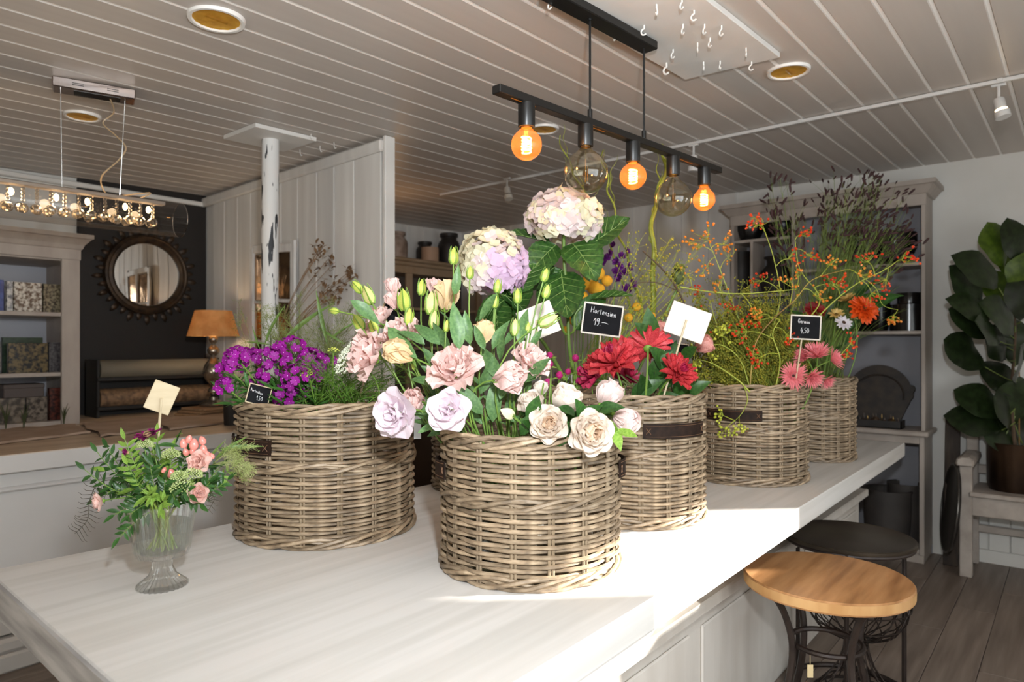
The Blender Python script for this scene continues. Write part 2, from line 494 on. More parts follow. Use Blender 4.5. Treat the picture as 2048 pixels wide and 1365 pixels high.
# ================================================================ counter at the back left
m_cwood = mat('counter_wood', 'b39b82', 'c9b49b', 0.4, scale=(1.2, 14, 14))
m_cpaint = mat('counter_white_paint', 'c9c6c3', 'd2cfcc', 0.4, scale=(2, 2, 2))
CT, CY = 1.0, 3.735
ct = root('shop_counter', 'long white panelled counter with a pale wooden top', 'counter', (0.5, 4.5, 0))
part('worktop', MB().box((-2.5, CY+.004, CT-.012), (2.58, 5.44, CT), .002).mesh('counter_top', m_cwood, False), ct, label='pale wood counter top')
part('edge_band', MB().box((-2.5, CY, CT-.085), (2.58, CY+.03, CT-.003), .004).mesh('edge_band', m_cpaint, False), ct)
part('frieze', MB().box((-2.5, CY+.06, CT-.16), (2.58, CY+.10, CT-.085), .004).mesh('frieze', m_cpaint, False), ct)
part('moulding', MB().box((-2.5, CY+.04, CT-.178), (2.58, CY+.1, CT-.155), .008).mesh('moulding', m_cpaint, False), ct)
for i in range(5):
    x0 = -2.48 + i*1.015
    part('front_panel', MB().box((x0, CY+.07, .16), (x0+1.005, CY+.12, CT-.17), .004).mesh('front_panel', m_cpaint, False), ct)
part('carcass', MB().box((-2.5, CY+.11, 0), (2.58, 5.42, CT-.013)).mesh('carcass', m_cpaint, False), ct)
part('plinth', MB().box((-2.5, CY+.02, 0), (2.58, CY+.12, .085), .01).mesh('plinth', m_cpaint, False), ct)
part('plinth_cap', MB().box((-2.5, CY+.035, .085), (2.58, CY+.12, .15), .015).mesh('plinth_cap', m_cpaint, False), ct)

# column with peeling paint
def peel_mat():
    m = mat('peeling_white_paint', 'd9d8d6', rough=0.55)
    nt = m.node_tree; N = nt.nodes; L = nt.links
    tc = N.new('ShaderNodeTexCoord'); mp = N.new('ShaderNodeMapping'); mp.inputs['Scale'].default_value = (36, 36, 6)
    no = N.new('ShaderNodeTexNoise'); no.inputs['Scale'].default_value = 1; no.inputs['Detail'].default_value = 2
    cr = N.new('ShaderNodeValToRGB'); e = cr.color_ramp.elements
    e[0].position = .60; e[0].color = lin('dcdbd9'); e[1].position = .618; e[1].color = lin('25272c')
    L.new(tc.outputs['Object'], mp.inputs[0]); L.new(mp.outputs[0], no.inputs[0]); L.new(no.outputs[0], cr.inputs[0])
    L.new(cr.outputs[0], N['Principled BSDF'].inputs['Base Color'])
    return m
pc = on_c(541, 272)
co = struct('trim_4', MB().tube([(pc.x, pc.y, 0), (pc.x+.004, pc.y, .9), (pc.x-.004, pc.y, 1.8), (pc.x, pc.y, cz(pc.x)-.012)], .047, 20).mesh('column', peel_mat()))
part('cap_plate', MB().obox((pc.x, pc.y, cz(pc.x)-.014), (.19, 0, .005), (0, .17, 0), (0, 0, .011)).mesh('cap_plate', m_trim, False), co)
for i, (x, y, wh_) in enumerate(((622, 268, 'nearest the cap plate corner'), (640, 292, 'by the board partition'), (668, 285, 'farthest from the column'), (600, 300, 'just under the cap plate'))):
    q = on_c(x, y)
    solo('ceiling_hook', MB().tube([q, q+V((0, 0, -.02)), q+V((.008, 0, -.035)), q+V((.016, 0, -.028))], .0025, 5).mesh('ceiling_hook', m_trim),
         'small white ceiling hook right of the peeling column, ' + wh_, 'hook', 'hooks beside the column')

# ================================================================ ceiling fixtures
m_black = mat('black_lacquer', '141312', rough=0.35)
m_gold = mat('gold_reflector', 'ffc94e', 'eeb03a', 0.4, 0.65, scale=(30, 30, 30), bump=0.15)
m_ringw = mat('white_ring', 'e6e3de', rough=0.35)
m_hookw = mat('white_hook', 'eeeae4', rough=0.3)
m_chrome = mat('chrome', 'c9c7c4', rough=0.12, metal=1.0)
m_glow = emis('warm_filament', 'ffb25a', 38)
m_glow2 = emis('halogen_glow', 'ffd9a0', 14)

for (x, y, r, lab) in ((433, 38, .098, 'gold recessed downlight in the boards high above the crystal lamp'),
                       (165, 232, .085, 'gold recessed downlight behind the cables of the crystal lamp'),
                       (1577, 142, .092, 'gold recessed downlight next to the hook board corner'),
                       (1088, 258, .085, 'gold recessed downlight behind the first glowing bulb of the bar lamp')):
    p = on_c(x, y, -.004)
    d = root('downlight', lab, 'ceiling light', p, 'recessed ceiling downlights')
    part('rim', MB().lathe([(r*.80, -.002), (r*.86, -.009), (r*.97, -.009), (r, .002), (r, .006)], 32, p).mesh('downlight_rim', m_ringw), d)
    part('reflector', MB().lathe([(r*.84, -.0045), (r*.78, -.002), (r*.70, -.0012), (r*.5, -.0008), (.001, -.0006)], 32, p, (.01, 16)).mesh('reflector', m_gold), d)
    part('lamp_capsule', MB().tube([p+V((-r*.4, 0, .002)), p+V((r*.4, 0, .002))], .009, 8).mesh('lamp_capsule', thin_glass('capsule_glass', (1, .95, .85), 1.0, .05) if 'capsule_glass' not in bpy.data.materials else bpy.data.materials['capsule_glass']), d)

# hook board: white plywood plate on the ceiling with many screw hooks
m_ply = mat('white_ply', 'd8d4ce', 'e0dcd7', 0.45, scale=(4, 4, 4))
m_plyedge = mat('raw_ply_edge', 'a8825e', rough=0.6)
ha, hb, hc = on_c(1095, 0, -.012), on_c(1370, 155, -.012), on_c(1560, 110, -.012)
hu = (ha-hb).normalized(); hw_ = (hc-hb)
hb2 = hb + hu*1.9
cen = hb + hu*.95 + hw_/2
hk = root('hook_board', 'flat white plywood plate under the ceiling, studded with screw hooks', 'board', cen)
part('plate', MB().obox(cen - UP*.0, hu*.95, hw_/2, UP*.011, .002).mesh('hook_plate', m_ply, False), hk)
part('edge', MB().obox(hb + hu*.95 + UP*.001, hu*.95, hw_.normalized()*.0015, UP*.010).obox((hb+hc)/2 + UP*.001, hu*.0015, hw_/2, UP*.010).mesh('ply_edge', m_plyedge, False), hk, label='raw plywood edge')
def hook_mesh(s):
    pts = [V((0, 0, .004)), V((0, 0, -.010))]
    for a in range(0, 250, 25):
        t = R(a); pts.append(V((.009*math.sin(t), 0, -.019 + .009*math.cos(t))))
    return MB().tube([p*s for p in pts], .0024*s, 6).mesh('screw_hook', m_hookw)
hm = hook_mesh(1.25)
hooks = [(1229, 68), (1364, 3), (1388, 27), (1366, 55), (1409, 55), (1443, 58), (1395, 92), (1420, 82), (1346, 105), (1333, 132), (1407, 130), (1440, 128), (1492, 102), (1503, 130), (1100, 3), (1313, 15), (1288, 57)]
for i, (x, y) in enumerate(hooks):
    p = on_c(x, y-6, -.023)
    part('screw_hook', hm, hk, M.Translation(p) @ M.Rotation(R(rnd.uniform(10, 100)), 4, 'Z') @ M.Scale(1.0 if i not in (9,) else 1.35, 4))

# five-bulb bar lamp
BA, BB = at(992, 178, 2.066), at(1437, 342, 3.04)
BA.z = BB.z = 2.275
bd = (BB-BA).normalized(); bl = (BB-BA).length; bside = V((-bd.y, bd.x, 0))
pl_ = root('bar_pendant', 'black bar pendant lamp with five round filament bulbs over the table', 'lamp', ((BA+BB)/2).to_tuple())
part('bar', MB().obox((BA+BB)/2, bd*bl/2, bside*.018, UP*.013, .002).mesh('lamp_bar', m_black, False), pl_)
slotm = mat('brass_slot', 'c07a2c', rough=0.4, metal=0.6)
for t in (.035, .30, .74):
    part('slot', MB().obox(BA + bd*bl*(t+.05) - UP*.0132 - bside*.004, bd*.055, bside*.0018, UP*.0008).mesh('slot', slotm, False), pl_)
cordx = []
for (x, y0, y1) in ((1205, 0, 240), (1308, 50, 282)):
    q = BA + bd*((on_z(x, y1, 2.275) - BA).dot(bd)); q.z = 2.288
    top = V((q.x, q.y, cz(q.x)-.03)); cordx.append(top)
    part('cord', MB().tube([q, (q+top)/2, top], .0042, 8).mesh('lamp_cord', m_black), pl_)
    part('cord_grip', MB().tube([q - UP*.002, q + UP*.035], .009, 10).mesh('cord_grip', m_black), pl_)
    part('cord_grip', MB().tube([top - UP*.03, top], .009, 10).mesh('cord_grip', m_black), pl_)
cdir = (cordx[1]-cordx[0]).normalized()
cc = cordx[1] + bd*.045 - bd*.30; cc.z = cz(cc.x) - .040
part('canopy', MB().obox(cc, bd*.30, bside*.034, UP*.016, .003).mesh('lamp_canopy', m_black, False), pl_)
m_amber = thin_glass('amber_bulb_glass', (1.0, .82, .56), 1.0, 0.0, .05)
def glow_coat(m, c, f):
    nt = m.node_tree; N = nt.nodes; L = nt.links; out = N['Material Output']; src = out.inputs[0].links[0].from_socket
    t = N.new('ShaderNodeBsdfTranslucent'); t.inputs[0].default_value = lin(c); mx = N.new('ShaderNodeMixShader'); mx.inputs[0].default_value = f
    L.new(src, mx.inputs[1]); L.new(t.outputs[0], mx.inputs[2]); L.new(mx.outputs[0], out.inputs[0])
glow_coat(m_amber, 'ffb060', .07)
m_smoke = thin_glass('smoked_bulb_glass', (.93, .87, .70), 1.2, 0.0, .08)
m_wire = mat('filament_wire', 'c9a066', rough=0.3, metal=0.8)
bulbs = [(1053, 290, 31, 1), (1171, 345, 44, 0), (1266, 353, 26.5, 1), (1346, 397, 36.5, 0), (1408, 400, 22, 1)]
for i, (x, y, rp, on) in enumerate(bulbs):
    t = 0
    q = BA + bd*((on_z(x, [200, 262, 290, 318, 342][i], 2.268) - BA).dot(bd)); D = q.x*CA + q.y*SA
    # slide along the bar until the pixel column matches
    for _ in range(12):
        D = q.x*CA + q.y*SA; xx = CX + FP*(q.x*SA - q.y*CA)/D
        q = q + bd*((x-xx)*.0018)
    D = q.x*CA + q.y*SA
    r = rp*D/FP
    part('socket', MB().lathe([(.001, -.012), (.027, -.012), (.027, -.085), (.0265, -.086), (.020, -.086), (.020, -.075), (.001, -.075)], 20, q).lathe([(.012, -.013), (.012, 0)], 10, q).mesh('lamp_socket', m_black), pl_)
    zc = EYE - (y-HY)*D/FP - q.z
    neck = -.085
    prof = [(.0165, neck+.006), (.017, neck-.006)]
    a0 = math.asin(min(.9, .020/r))
    for k in range(0, 15):
        a = lerp(a0+.25, PI-.02, k/14)
        prof.append((r*math.sin(a), zc + r*math.cos(a)))
    prof.append((.0005, zc - r))
    b = part('bulb', MB().lathe(prof, 24, q).mesh('bulb_glass', m_amber if on else m_smoke), pl_, label='glowing amber glass bulb' if on else 'large smoky glass bulb, unlit')
    part('bulb_base', MB().lathe([(.0165, neck-.004), (.0165, neck+.012)], 16, q).mesh('bulb_base', m_wire), b)
    top = q + UP*(neck-.01); c0 = q + UP*(zc)
    part('filament_support', MB().tube([top, c0 + UP*r*.35], .0035, 6).mesh('filament_support', m_smoke), b)
    if on:
        pts = []
        for k in range(61):
            a = k/60*2*PI*5.5
            pts.append(c0 + V((.30*r*math.cos(a)*(1-.15*math.sin(k)), .30*r*math.sin(a), lerp(.55*r, -.55*r, k/60))))
        part('filament', MB().tube(pts, .0024, 5).mesh('filament', m_glow), b)
        light('bulb_light', 'POINT', c0, 2.2, (1.0, .56, .22), r*.35)
    else:
        part('filament', MB().tube([c0 + UP*r*.6, c0 - UP*r*.45], .002, 5).tube([c0 + UP*r*.3 + RIGHT*r*.1, c0 - UP*r*.4 + RIGHT*r*.1], .0012, 5).mesh('filament', m_wire), b)

# track light rail and three spots
ta, tb_ = on_c(2300, 101, -.012), on_c(880, 390, -.012)
m_rail = mat('white_rail', 'c9c6c2', rough=0.35)
td = (tb_-ta).normalized()
tr = root('track_rail', 'thin white lighting track running across the ceiling boards', 'track', ((ta+tb_)/2).to_tuple())
part('rail', MB().obox((ta+tb_)/2, td*((tb_-ta).length/2), V((-td.y, td.x, 0))*.009, UP*.009, .002).mesh('rail', m_rail, False), tr)
for t in (.12, .33, .54, .75, .93):
    part('clip', MB().obox(ta.lerp(tb_, t) + UP*.003, td*.012, V((-td.y, td.x, 0))*.013, UP*.008, .002).mesh('rail_clip', m_rail, False), tr)
for (x, y, h, tilt_, lab, glow) in ((1997, 170, 1.0, .35, 'white track spotlight with lit slots at the right end of the track', 1), (1387, 290, 1.0, -.1, 'white track spotlight just behind the end of the bar pendant', 0), (1014, 358, 1.0, .5, 'small white track spotlight over the hydrangeas, far end of the track', 0)):
    q = on_c(x, y, -.02)
    s = root('track_spot', lab, 'spotlight', q, 'track spotlights')
    part('stem', MB().tube([q + UP*.01, q - UP*.075], .007, 8).obox(q, td*.03, V((-td.y, td.x, 0))*.010, UP*.008, .002).mesh('spot_stem', m_rail), s)
    hd = V((-.25*tilt_, -.6*tilt_, -1)).normalized(); p0 = q - UP*.07
    part('head', MB().tube([p0 - hd*.005, p0, p0 + hd*.05], [.02, .024, .024], 16).mesh('spot_head', m_rail), s)
    part('lamp_slots', MB().tube([p0 + hd*.05, p0 + hd*.062], .025, 16, False).mesh('spot_slots', m_glow2 if glow else m_chrome), s)
    part('front_ring', MB().tube([p0 + hd*.062, p0 + hd*.092], .032, 16).mesh('spot_ring', m_rail), s)

# crystal tube lamp on cables
bx0, bx1 = on_c(105, 168, -.022), on_c(270, 192, -.022)
bx1.z = bx0.z
TA, TB = V((.35, 3.44, 2.105)), V((1.557, 3.42, 2.115))
tdv = (TB-TA).normalized()
cl = root('crystal_tube_lamp', 'hanging clear glass tube lamp filled with crystal drops', 'lamp', ((TA+TB)/2).to_tuple())
m_tube = thin_glass('clear_tube', (.97, .95, .93), .8, .02, .03)
m_box = mat('polished_steel', 'b8a79d', 'a89d98', 0.22, 1.0, scale=(5, 5, 40))
bm2 = (bx0+bx1)/2; bdir = (bx1-bx0).normalized(); bs2 = V((-bdir.y, bdir.x, 0))
part('ceiling_box', MB().obox(bm2 - UP*.0, bdir*((bx1-bx0).length/2), bs2*.05, UP*.022, .004).mesh('ceiling_box', m_box, False), cl)
for t in (.3, .72):
    for k in (0, 1):
        part('vent_slot', MB().obox(bx0.lerp(bx1, t) - bs2*.0505 + UP*(.004 - k*.008), bdir*.022, bs2*.001, UP*.0015).mesh('vent_slot', m_black, False), cl)
part('box_recess', MB().obox(bm2 - UP*.0225 + bdir*.01, bdir*.09, bs2*.03, UP*.001).mesh('box_recess', m_black, False), cl)
part('tube', MB().tube([TA, TA.lerp(TB, .5), TB], .083, 40, False).mesh('glass_tube', m_tube), cl)
part('tube_end', MB().tube([TB - tdv*.004, TB], .084, 40, False).mesh('tube_end', m_chrome), cl, label='polished rim at the tube end')
part('channel', MB().obox((TA+TB)/2 + UP*.070 - tdv*.03, tdv*((TB-TA).length/2-.05), V((-tdv.y, tdv.x, 0))*.022, UP*.009, .003).mesh('lamp_channel', mat('brushed_channel', '9d938a', rough=.4, metal=.4), False), cl, label='brushed lamp channel along the tube')
for q in (bx0 + bdir*.03, bx1 - bdir*.04):
    part('cable', MB().tube([q - UP*.02, V((q.x, 3.43, 2.19))], .0014, 5).mesh('cable', m_chrome), cl)
kp = [bx1 - bdir*.10 - UP*.02, at(228, 225, 3.2), at(206, 246, 3.2), at(230, 270, 3.2), at(252, 296, 3.2), at(236, 322, 3.2), at(204, 352, 3.2), at(206, 378, 3.25), at(222, 395, 3.25), at(240, 392, 3.28), at(300, 386, 3.3), at(285, 395, 3.3), at(262, 402, 3.28), at(250, 404, 3.3)]
part('power_cord', MB().tube(spline(kp, 5), .0035, 6).mesh('power_cord', mat('clear_cord', 'b59a78', rough=0.25)), cl)
m_cry = thin_glass('crystal', (.90, .84, .76), 1.5, .0, .10)
bigb = MB().ball((0, 0, 0), .021, 10, 8).mesh('crystal_drop', m_cry, False)
smb = MB().ball((0, 0, 0), .0085, 8, 5).mesh('crystal_bead', m_cry, False)
L_ = (TB-TA).length; n = 0; x = .03
while x < L_ - .10:
    for side in (-.014, .020):
        p = TA + tdv*(x + rnd.uniform(-.004, .004)) + V((-tdv.y, tdv.x, 0))*side
        d = part('crystal_drop', bigb, cl, M.Translation(p - UP*rnd.uniform(.026, .036)))
        if side < 0:
            for k in range(4):
                part('crystal_bead', smb, d, M.Translation(p + UP*(.0 + k*.0165)))
    x += .052
bulbm = MB().ball((0, 0, 0), .011, 8, 6, 1.5).mesh('halogen_bulb', m_glow2)
for t in (.11, .30, .425, .56, .66, .79, .875):
    p = TA.lerp(TB, t) + UP*.032
    part('halogen_bulb', bulbm, cl, M.Translation(p))
    light('crystal_light', 'POINT', p - UP*.03, .4, (1, .72, .42), .02)

# ================================================================ left: bookcase, mirror, rolls, lamp
m_case = mat('bookcase_paint', '9c9087', 'aba096', 0.55, scale=(10, 10, 3), bump=0.05)
m_caseback = mat('bookcase_back', 'a9a9b0', rough=0.6)
BX1, BYF, BYB = 1.575, 4.83, 5.38
bc = root('bookcase', 'tall greige bookcase with moulded cornice standing on the counter, filled with books', 'bookcase', (.7, 5.1, CT))
part('side', MB().box((BX1-.10, BYF, CT), (BX1, BYF+.03, 2.08), .003).box((BX1-.03, BYF+.03, CT), (BX1, BYB, 2.08)).mesh('case_side', m_case, False), bc)
part('side', MB().box((-1.0, BYF, CT), (-.9, BYB, 2.08), .003).mesh('case_side', m_case, False), bc)
part('back', MB().box((-1.0, BYB-.02, CT), (BX1, BYB, 2.08)).mesh('case_back', m_caseback, False), bc)
shz = [(CT, CT+.03), (1.305, 1.33), (1.675, 1.70), (2.02, 2.07)]
for z0, z1 in shz:
    part('shelf', MB().box((-.95, BYF+.02, z0), (BX1-.03, BYB-.02, z1), .003).mesh('case_shelf', m_case, False), bc)
part('frieze', MB().box((-1.0, BYF-.005, 2.03), (BX1+.005, BYB, 2.10), .003).mesh('case_frieze', m_case, False), bc)
def sweep(prof, x0, x1, yf, yb, m_, nm):
    """moulding whose profile (out, z) runs along the front and returns along the right end"""
    mb = MB(); k = len(prof)
    v = []
    for o, z in prof: v.append((x0, yf-o, z))
    for o, z in prof: v.append((x1+o, yf-o, z))
    for o, z in prof: v.append((x1+o, yb, z))
    q = [(a*k+i, (a+1)*k+i, (a+1)*k+(i+1) % k, a*k+(i+1) % k) for a in range(2) for i in range(k)]
    mb.raw(v, q)
    return mb.mesh(nm, m_, False)
part('cornice', sweep([(.0, 2.09), (.012, 2.10), (.02, 2.125), (.05, 2.16), (.06, 2.165), (.06, 2.19), (-.3, 2.19), (-.3, 2.09)], -1.0, BX1, BYF, BYB, m_case, 'case_cornice'), bc)
def case_x(px_, y=BYF+.10): return on_y(px_, 700, y).x
def book_mat(nm, a, b, s): return mat(nm, a, b, 0.25, scale=(s, s, s), detail=4, lo=.4, hi=.6)
BK = [  # x0px, x1px, shelf z, height, colours, label
    (-60, 8, 1.70, .185, ('2a3a78', '35488a'), 'blue book at the cut edge of the upper bookcase shelf'),
    (12, 26, 1.70, .18, ('c9c5c0', '6a6a70'), 'glossy silver-spined book beside the blue book'),
    (27, 84, 1.70, .18, ('cfc8bc', '5d4a3a'), 'white book with dark blot pattern on the upper bookcase shelf'),
    (86, 136, 1.70, .178, ('8a7f66', '3d3528'), 'olive patterned book, last one of the upper bookcase shelf'),
    (-40, 3, 1.33, .155, ('4a4644', '6e6660'), 'grey book at the cut edge of the middle bookcase shelf'),
    (4, 86, 1.33, .215, ('20301f', '2b3d28'), 'tall dark green book standing behind on the middle bookcase shelf'),
    (16, 96, 1.33, .18, ('6a5a3a', '1d1a18'), 'dark gold speckled book in front on the middle bookcase shelf'),
    (97, 137, 1.33, .185, ('5a5656', '3a3638'), 'grey marbled book, last one of the middle bookcase shelf'),
    (-40, 50, 1.03, .15, ('7a6e60', '403830'), 'brown speckled book on the lowest bookcase shelf, under the grey box'),
    (52, 95, 1.03, .15, ('756a5e', '39322c'), 'taupe speckled book on the lowest bookcase shelf'),
    (98, 137, 1.03, .20, ('5a2c22', '2e1c18'), 'dark red patterned book on the lowest bookcase shelf'),
]
m_page = mat('book_pages', 'c9c0b0', rough=0.8)
for i, (a, b, z, h, c, lab) in enumerate(BK):
    yo = BYF + (.06 if 'front' in lab else .13 if 'behind' in lab else .09)
    x0, x1 = case_x(a, yo), case_x(b, yo)
    bk = root('book', lab, 'book', ((x0+x1)/2, yo, z), 'books in the bookcase')
    part('cover', MB().box((x0, yo, z), (x1, yo+.004, z+h), .001).box((x0, yo+.022, z), (x1, yo+.026, z+h), .001).box((x0, yo, z), (x0+.004, yo+.026, z+h)).mesh('book_cover', book_mat('book_%d' % i, c[0], c[1], 34 + 9*(i % 4)), False), bk)
    part('pages', MB().box((x0+.004, yo+.004, z+.003), (x1-.003, yo+.022, z+h-.004)).mesh('book_pages', m_page, False), bk)
x0, x1 = case_x(5), case_x(86)
solo('storage_box', MB().box((x0, BYF+.075, 1.18), (x1, BYF+.24, 1.26), .004).box((x0-.003, BYF+.072, 1.235), (x1+.003, BYF+.243, 1.262), .004).mesh('storage_box', mat('grey_box_card', '4a403c', rough=.6), False),
     'grey lidded box lying across the books on the lowest bookcase shelf', 'box')
bw = V((.62, 5.08, 2.19))
solo('dark_bowl', MB().lathe([(.001, .0), (.07, .0), (.075, .01), (.15, .035), (.155, .04), (.14, .038), (.06, .015), (.001, .013)], 28, bw).mesh('dark_bowl', mat('dark_ceramic', '2a2624', rough=.4)),
     'flat dark bowl on top of the bookcase behind the crystal lamp', 'bowl')

# sunburst mirror
mc = on_y(295, 550, YB-.045)
m_bronze = mat('antique_bronze', '4a3826', '2b2018', 0.45, 0.5, scale=(20, 20, 20), bump=0.4)
m_mirror = mat('mirror_glass', 'e6e2dc', rough=0.015, metal=1.0)
mi = root('sunburst_mirror', 'round mirror in a bronze leaf-rimmed frame on the dark wall', 'mirror', mc)
rotm = M.Translation(mc) @ M.Rotation(R(90), 4, 'X') @ M.Rotation(R(0), 4, 'Y')
part('glass', MB().lathe([(.001, .004), (.10, .0035), (.19, .002), (.24, 0)], 48).mesh('mirror_glass', m_mirror), mi, rotm)
part('frame', MB().lathe([(.235, -.01), (.237, .012), (.255, .026), (.275, .022), (.285, .028), (.30, .02), (.31, -.02)], 48).mesh('mirror_frame', m_bronze), mi, rotm)
lf = MB()
lf.grid(lambda u, v: ((v-.5)*2*.020*math.sin(PI*min(1, .15+u*.85))**.7, .30+u*.085, -.006 + .016*math.sin(PI*u) - abs(v-.5)*.012), 5, 4)
lfm = lf.mesh('mirror_leaf', m_bronze)
for k in range(34):
    part('frame_leaf', lfm, mi, rotm @ M.Rotation(2*PI*k/34, 4, 'Z') @ M.Scale(1.0 if k % 2 else .93, 4))

# rack with two paper rolls
m_rackb = mat('black_rack', '171514', rough=.5)
rx0, rx1, ry = 1.80, 2.60, 5.22
rk = root('paper_roll_rack', 'black cutter rack holding wrapping paper rolls against the dark wall', 'rack', (2.2, 5.2, CT))
for x in (rx0-.03, rx1+.01):
    part('side_plate', MB().box((x, ry-.10, CT), (x+.02, ry+.12, CT+.40), .004).mesh('rack_side', m_rackb, False), rk)
for z in (CT+.265, CT+.065):
    part('cutter_bar', MB().box((rx0-.03, ry-.11, z-.015), (rx1+.03, ry-.085, z+.012), .004).mesh('cutter_bar', m_rackb, False), rk)
part('rack_back', MB().box((rx0-.03, ry+.10, CT), (rx1+.03, ry+.12, CT+.38)).mesh('rack_back', m_rackb, False), rk)
for z, cols, lab in ((CT+.325, ('6b6557', '7a7363'), 'plain grey-green wrapping paper roll in the upper rack'), (CT+.125, ('5a4636', '8a6d50'), 'brown floral wrapping paper roll in the lower rack')):
    r_ = root('paper_roll', lab, 'paper roll', ((rx0+rx1)/2, ry, z), 'wrapping paper rolls')
    part('paper', MB().tube([(rx0+.01, ry, z), (rx1-.01, ry, z)], .068, 28).mesh('paper', mat('paper_%s' % cols[0], cols[0], cols[1], .6, scale=(30, 30, 30) if z < 1.2 else (2, 2, 2)), True), r_)
    part('core', MB().tube([(rx0-.012, ry, z), (rx1+.012, ry, z)], .02, 12).mesh('roll_core', m_rackb), r_)

# table lamp with glass ball stem
m_shade = mat('parchment_shade', 'dcb983', 'c9a06a', .8, scale=(14, 14, 14), transl=.5)
m_ballg = thin_glass('mercury_glass', (.62, .55, .45), 1.3, .05, .28)
m_sil = mat('silvered_glass', 'a59a8c', '8d8378', .18, .9, scale=(9, 9, 30))
lp = at(427, 812, 4.93); LZ = lp.z
sb = root('plank_stack', 'short stack of raw boards under the parchment table lamp', 'boards', (lp.x, lp.y, CT))
nb = 3; th_ = (LZ-CT)/nb
for k in range(nb):
    part('board', MB().obox((lp.x+.02*k-.03, lp.y-.01*k, CT + th_*(k+.5)), (.19, .04, 0), (-.025, .12, 0), (0, 0, th_/2-.001), .003).mesh('stack_board', mat('raw_board', '8a6a4c', 'a5835f', .7, scale=(2, 20, 20)), False), sb)
tl = root('table_lamp', 'lit table lamp with parchment shade on a silvered glass ball stem', 'lamp', lp)
s_ = 4.93/FP
prof = [(.001, 0), (26*s_, 0), (27*s_, 3*s_), (22*s_, 7*s_), (9*s_, 12*s_), (8*s_, 18*s_)]
part('foot', MB().lathe(prof, 28, lp).mesh('lamp_foot', m_sil), tl)
zz = 18
for k, (r_, h_) in enumerate(((11, 22), (20, 58), (12, 24), (9, 22))):
    pr = [(max(2.5, r_*math.sin(PI*(i+.6)/9.2))*s_, (zz + h_*i/8)*s_) for i in range(9)]
    part('stem_ball', MB().lathe(pr, 24, lp).mesh('stem_ball', m_sil), tl)
    zz += h_
part('candle_cup', MB().lathe([(11*s_, zz*s_), (9*s_, (zz+4)*s_), (4*s_, (zz+12)*s_), (3*s_, (zz+26)*s_)], 20, lp).mesh('candle_cup', m_sil), tl)
sz0, sz1 = 139*s_, 190*s_
sh = MB().lathe([(49*s_, sz0), (34.5*s_, sz1)], 36, lp).lathe([(48.4*s_, sz0), (34*s_, sz1)], 36, lp)
part('lamp_shade', sh.mesh('lamp_shade', m_shade), tl, label='warm parchment lamp shade')
part('shade_seam', MB().obox(lp + V((0, 0, 0)) + RIGHT*41.0*s_*.75 + TOCAM*41*s_*.66 + UP*(sz0+sz1)/2, (RIGHT*.75+TOCAM*.66)*.001, (RIGHT*.66-TOCAM*.75)*.003, UP*(sz1-sz0)/2 - (RIGHT*.75+TOCAM*.66)*7.2*s_).mesh('shade_seam', mat('seam', '7a5630', rough=.8), False), tl)
part('lamp_bulb', MB().ball(lp + UP*(sz0+.04), .028, 12, 8, 1.3).mesh('lamp_bulb', emis('lamp_bulb_glow', 'ffc27a', 14)), tl)
light('table_lamp_light', 'POINT', lp + UP*(sz0+.07), 5.0, (1, .74, .45), .03)
light('table_lamp_down', 'POINT', lp + UP*(sz0-.03), 1.2, (1, .62, .25), .02)

# brown paper sheets lying on the counter
m_kraft = mat('kraft_sheet', '9b8471', 'ab9482', .8, scale=(6, 6, 6))
def sheet(pts, z, nm, lab, th=.006, seed=1):
    """uneven paper stack laid flat; pts are photo corners on the counter"""
    P = [on_z(a, b, z) for a, b in pts]
    rr = random.Random(seed)
    ph = [rr.uniform(0, 6) for _ in range(4)]
    def f(u, v, o):
        p = (P[0].lerp(P[1], u)).lerp(P[3].lerp(P[2], u), v)
        e = .004*math.sin(9*u+ph[0])*math.sin(7*v+ph[1])
        j = V((.012*math.sin(11*v+ph[2]), .012*math.sin(13*u+ph[3]), 0))
        return (p.x+j.x, p.y+j.y, z + o + max(0, e) + .003*(1+math.sin(15*u+8*v))*.5)
    mb = MB().grid(lambda u, v: f(u, v, th), 14, 8).grid(lambda u, v: f(u, 1-v, 0), 14, 8)
    for a in range(14):
        pass
    top = [f(i/14, 0, th) for i in range(15)]; bot = [f(i/14, 0, 0) for i in range(15)]
    mb.raw(top+bot, [(i+15, i+16, i+1, i) for i in range(14)])
    return solo('paper_sheets', mb.mesh('paper_sheets', m_kraft), lab, 'paper', 'brown papers on the counter')
sheet([(-30, 893), (176, 868), (150, 852), (-30, 866)], CT+.002, 'a', 'brown paper sheets lying below the bookcase at the counter front', .012, 3)
sheet([(205, 876), (330, 858), (300, 838), (158, 852)], CT+.002, 'b', 'crumpled brown paper sheets lying below the rolls in the middle of the counter', .012, 5)
sheet([(335, 862), (475, 845), (470, 830), (300, 842)], CT+.002, 'c', 'brown paper sheets lying below the lamp by the big left basket', .012, 8)
for i, (x, y) in enumerate(((12, 858), (48, 858), (128, 850))):
    b_ = on_z(x, y, CT+.012); g = MB()
    for k in range(5):
        a = rnd.uniform(0, 6.28); l = rnd.uniform(.09, .16)
        g.tube(bez(b_, b_ + UP*l*.6, b_ + V((.03*math.cos(a), .03*math.sin(a), l)), 4), [.003, .0035, .0008], 4)
    solo('grass_tuft', g.mesh('grass_tuft', mat('dull_green', '3d4425', rough=.7)), 'little dark green sprig standing before the lowest bookcase shelf', 'sprig', 'sprigs before the bookcase', kind='stuff')

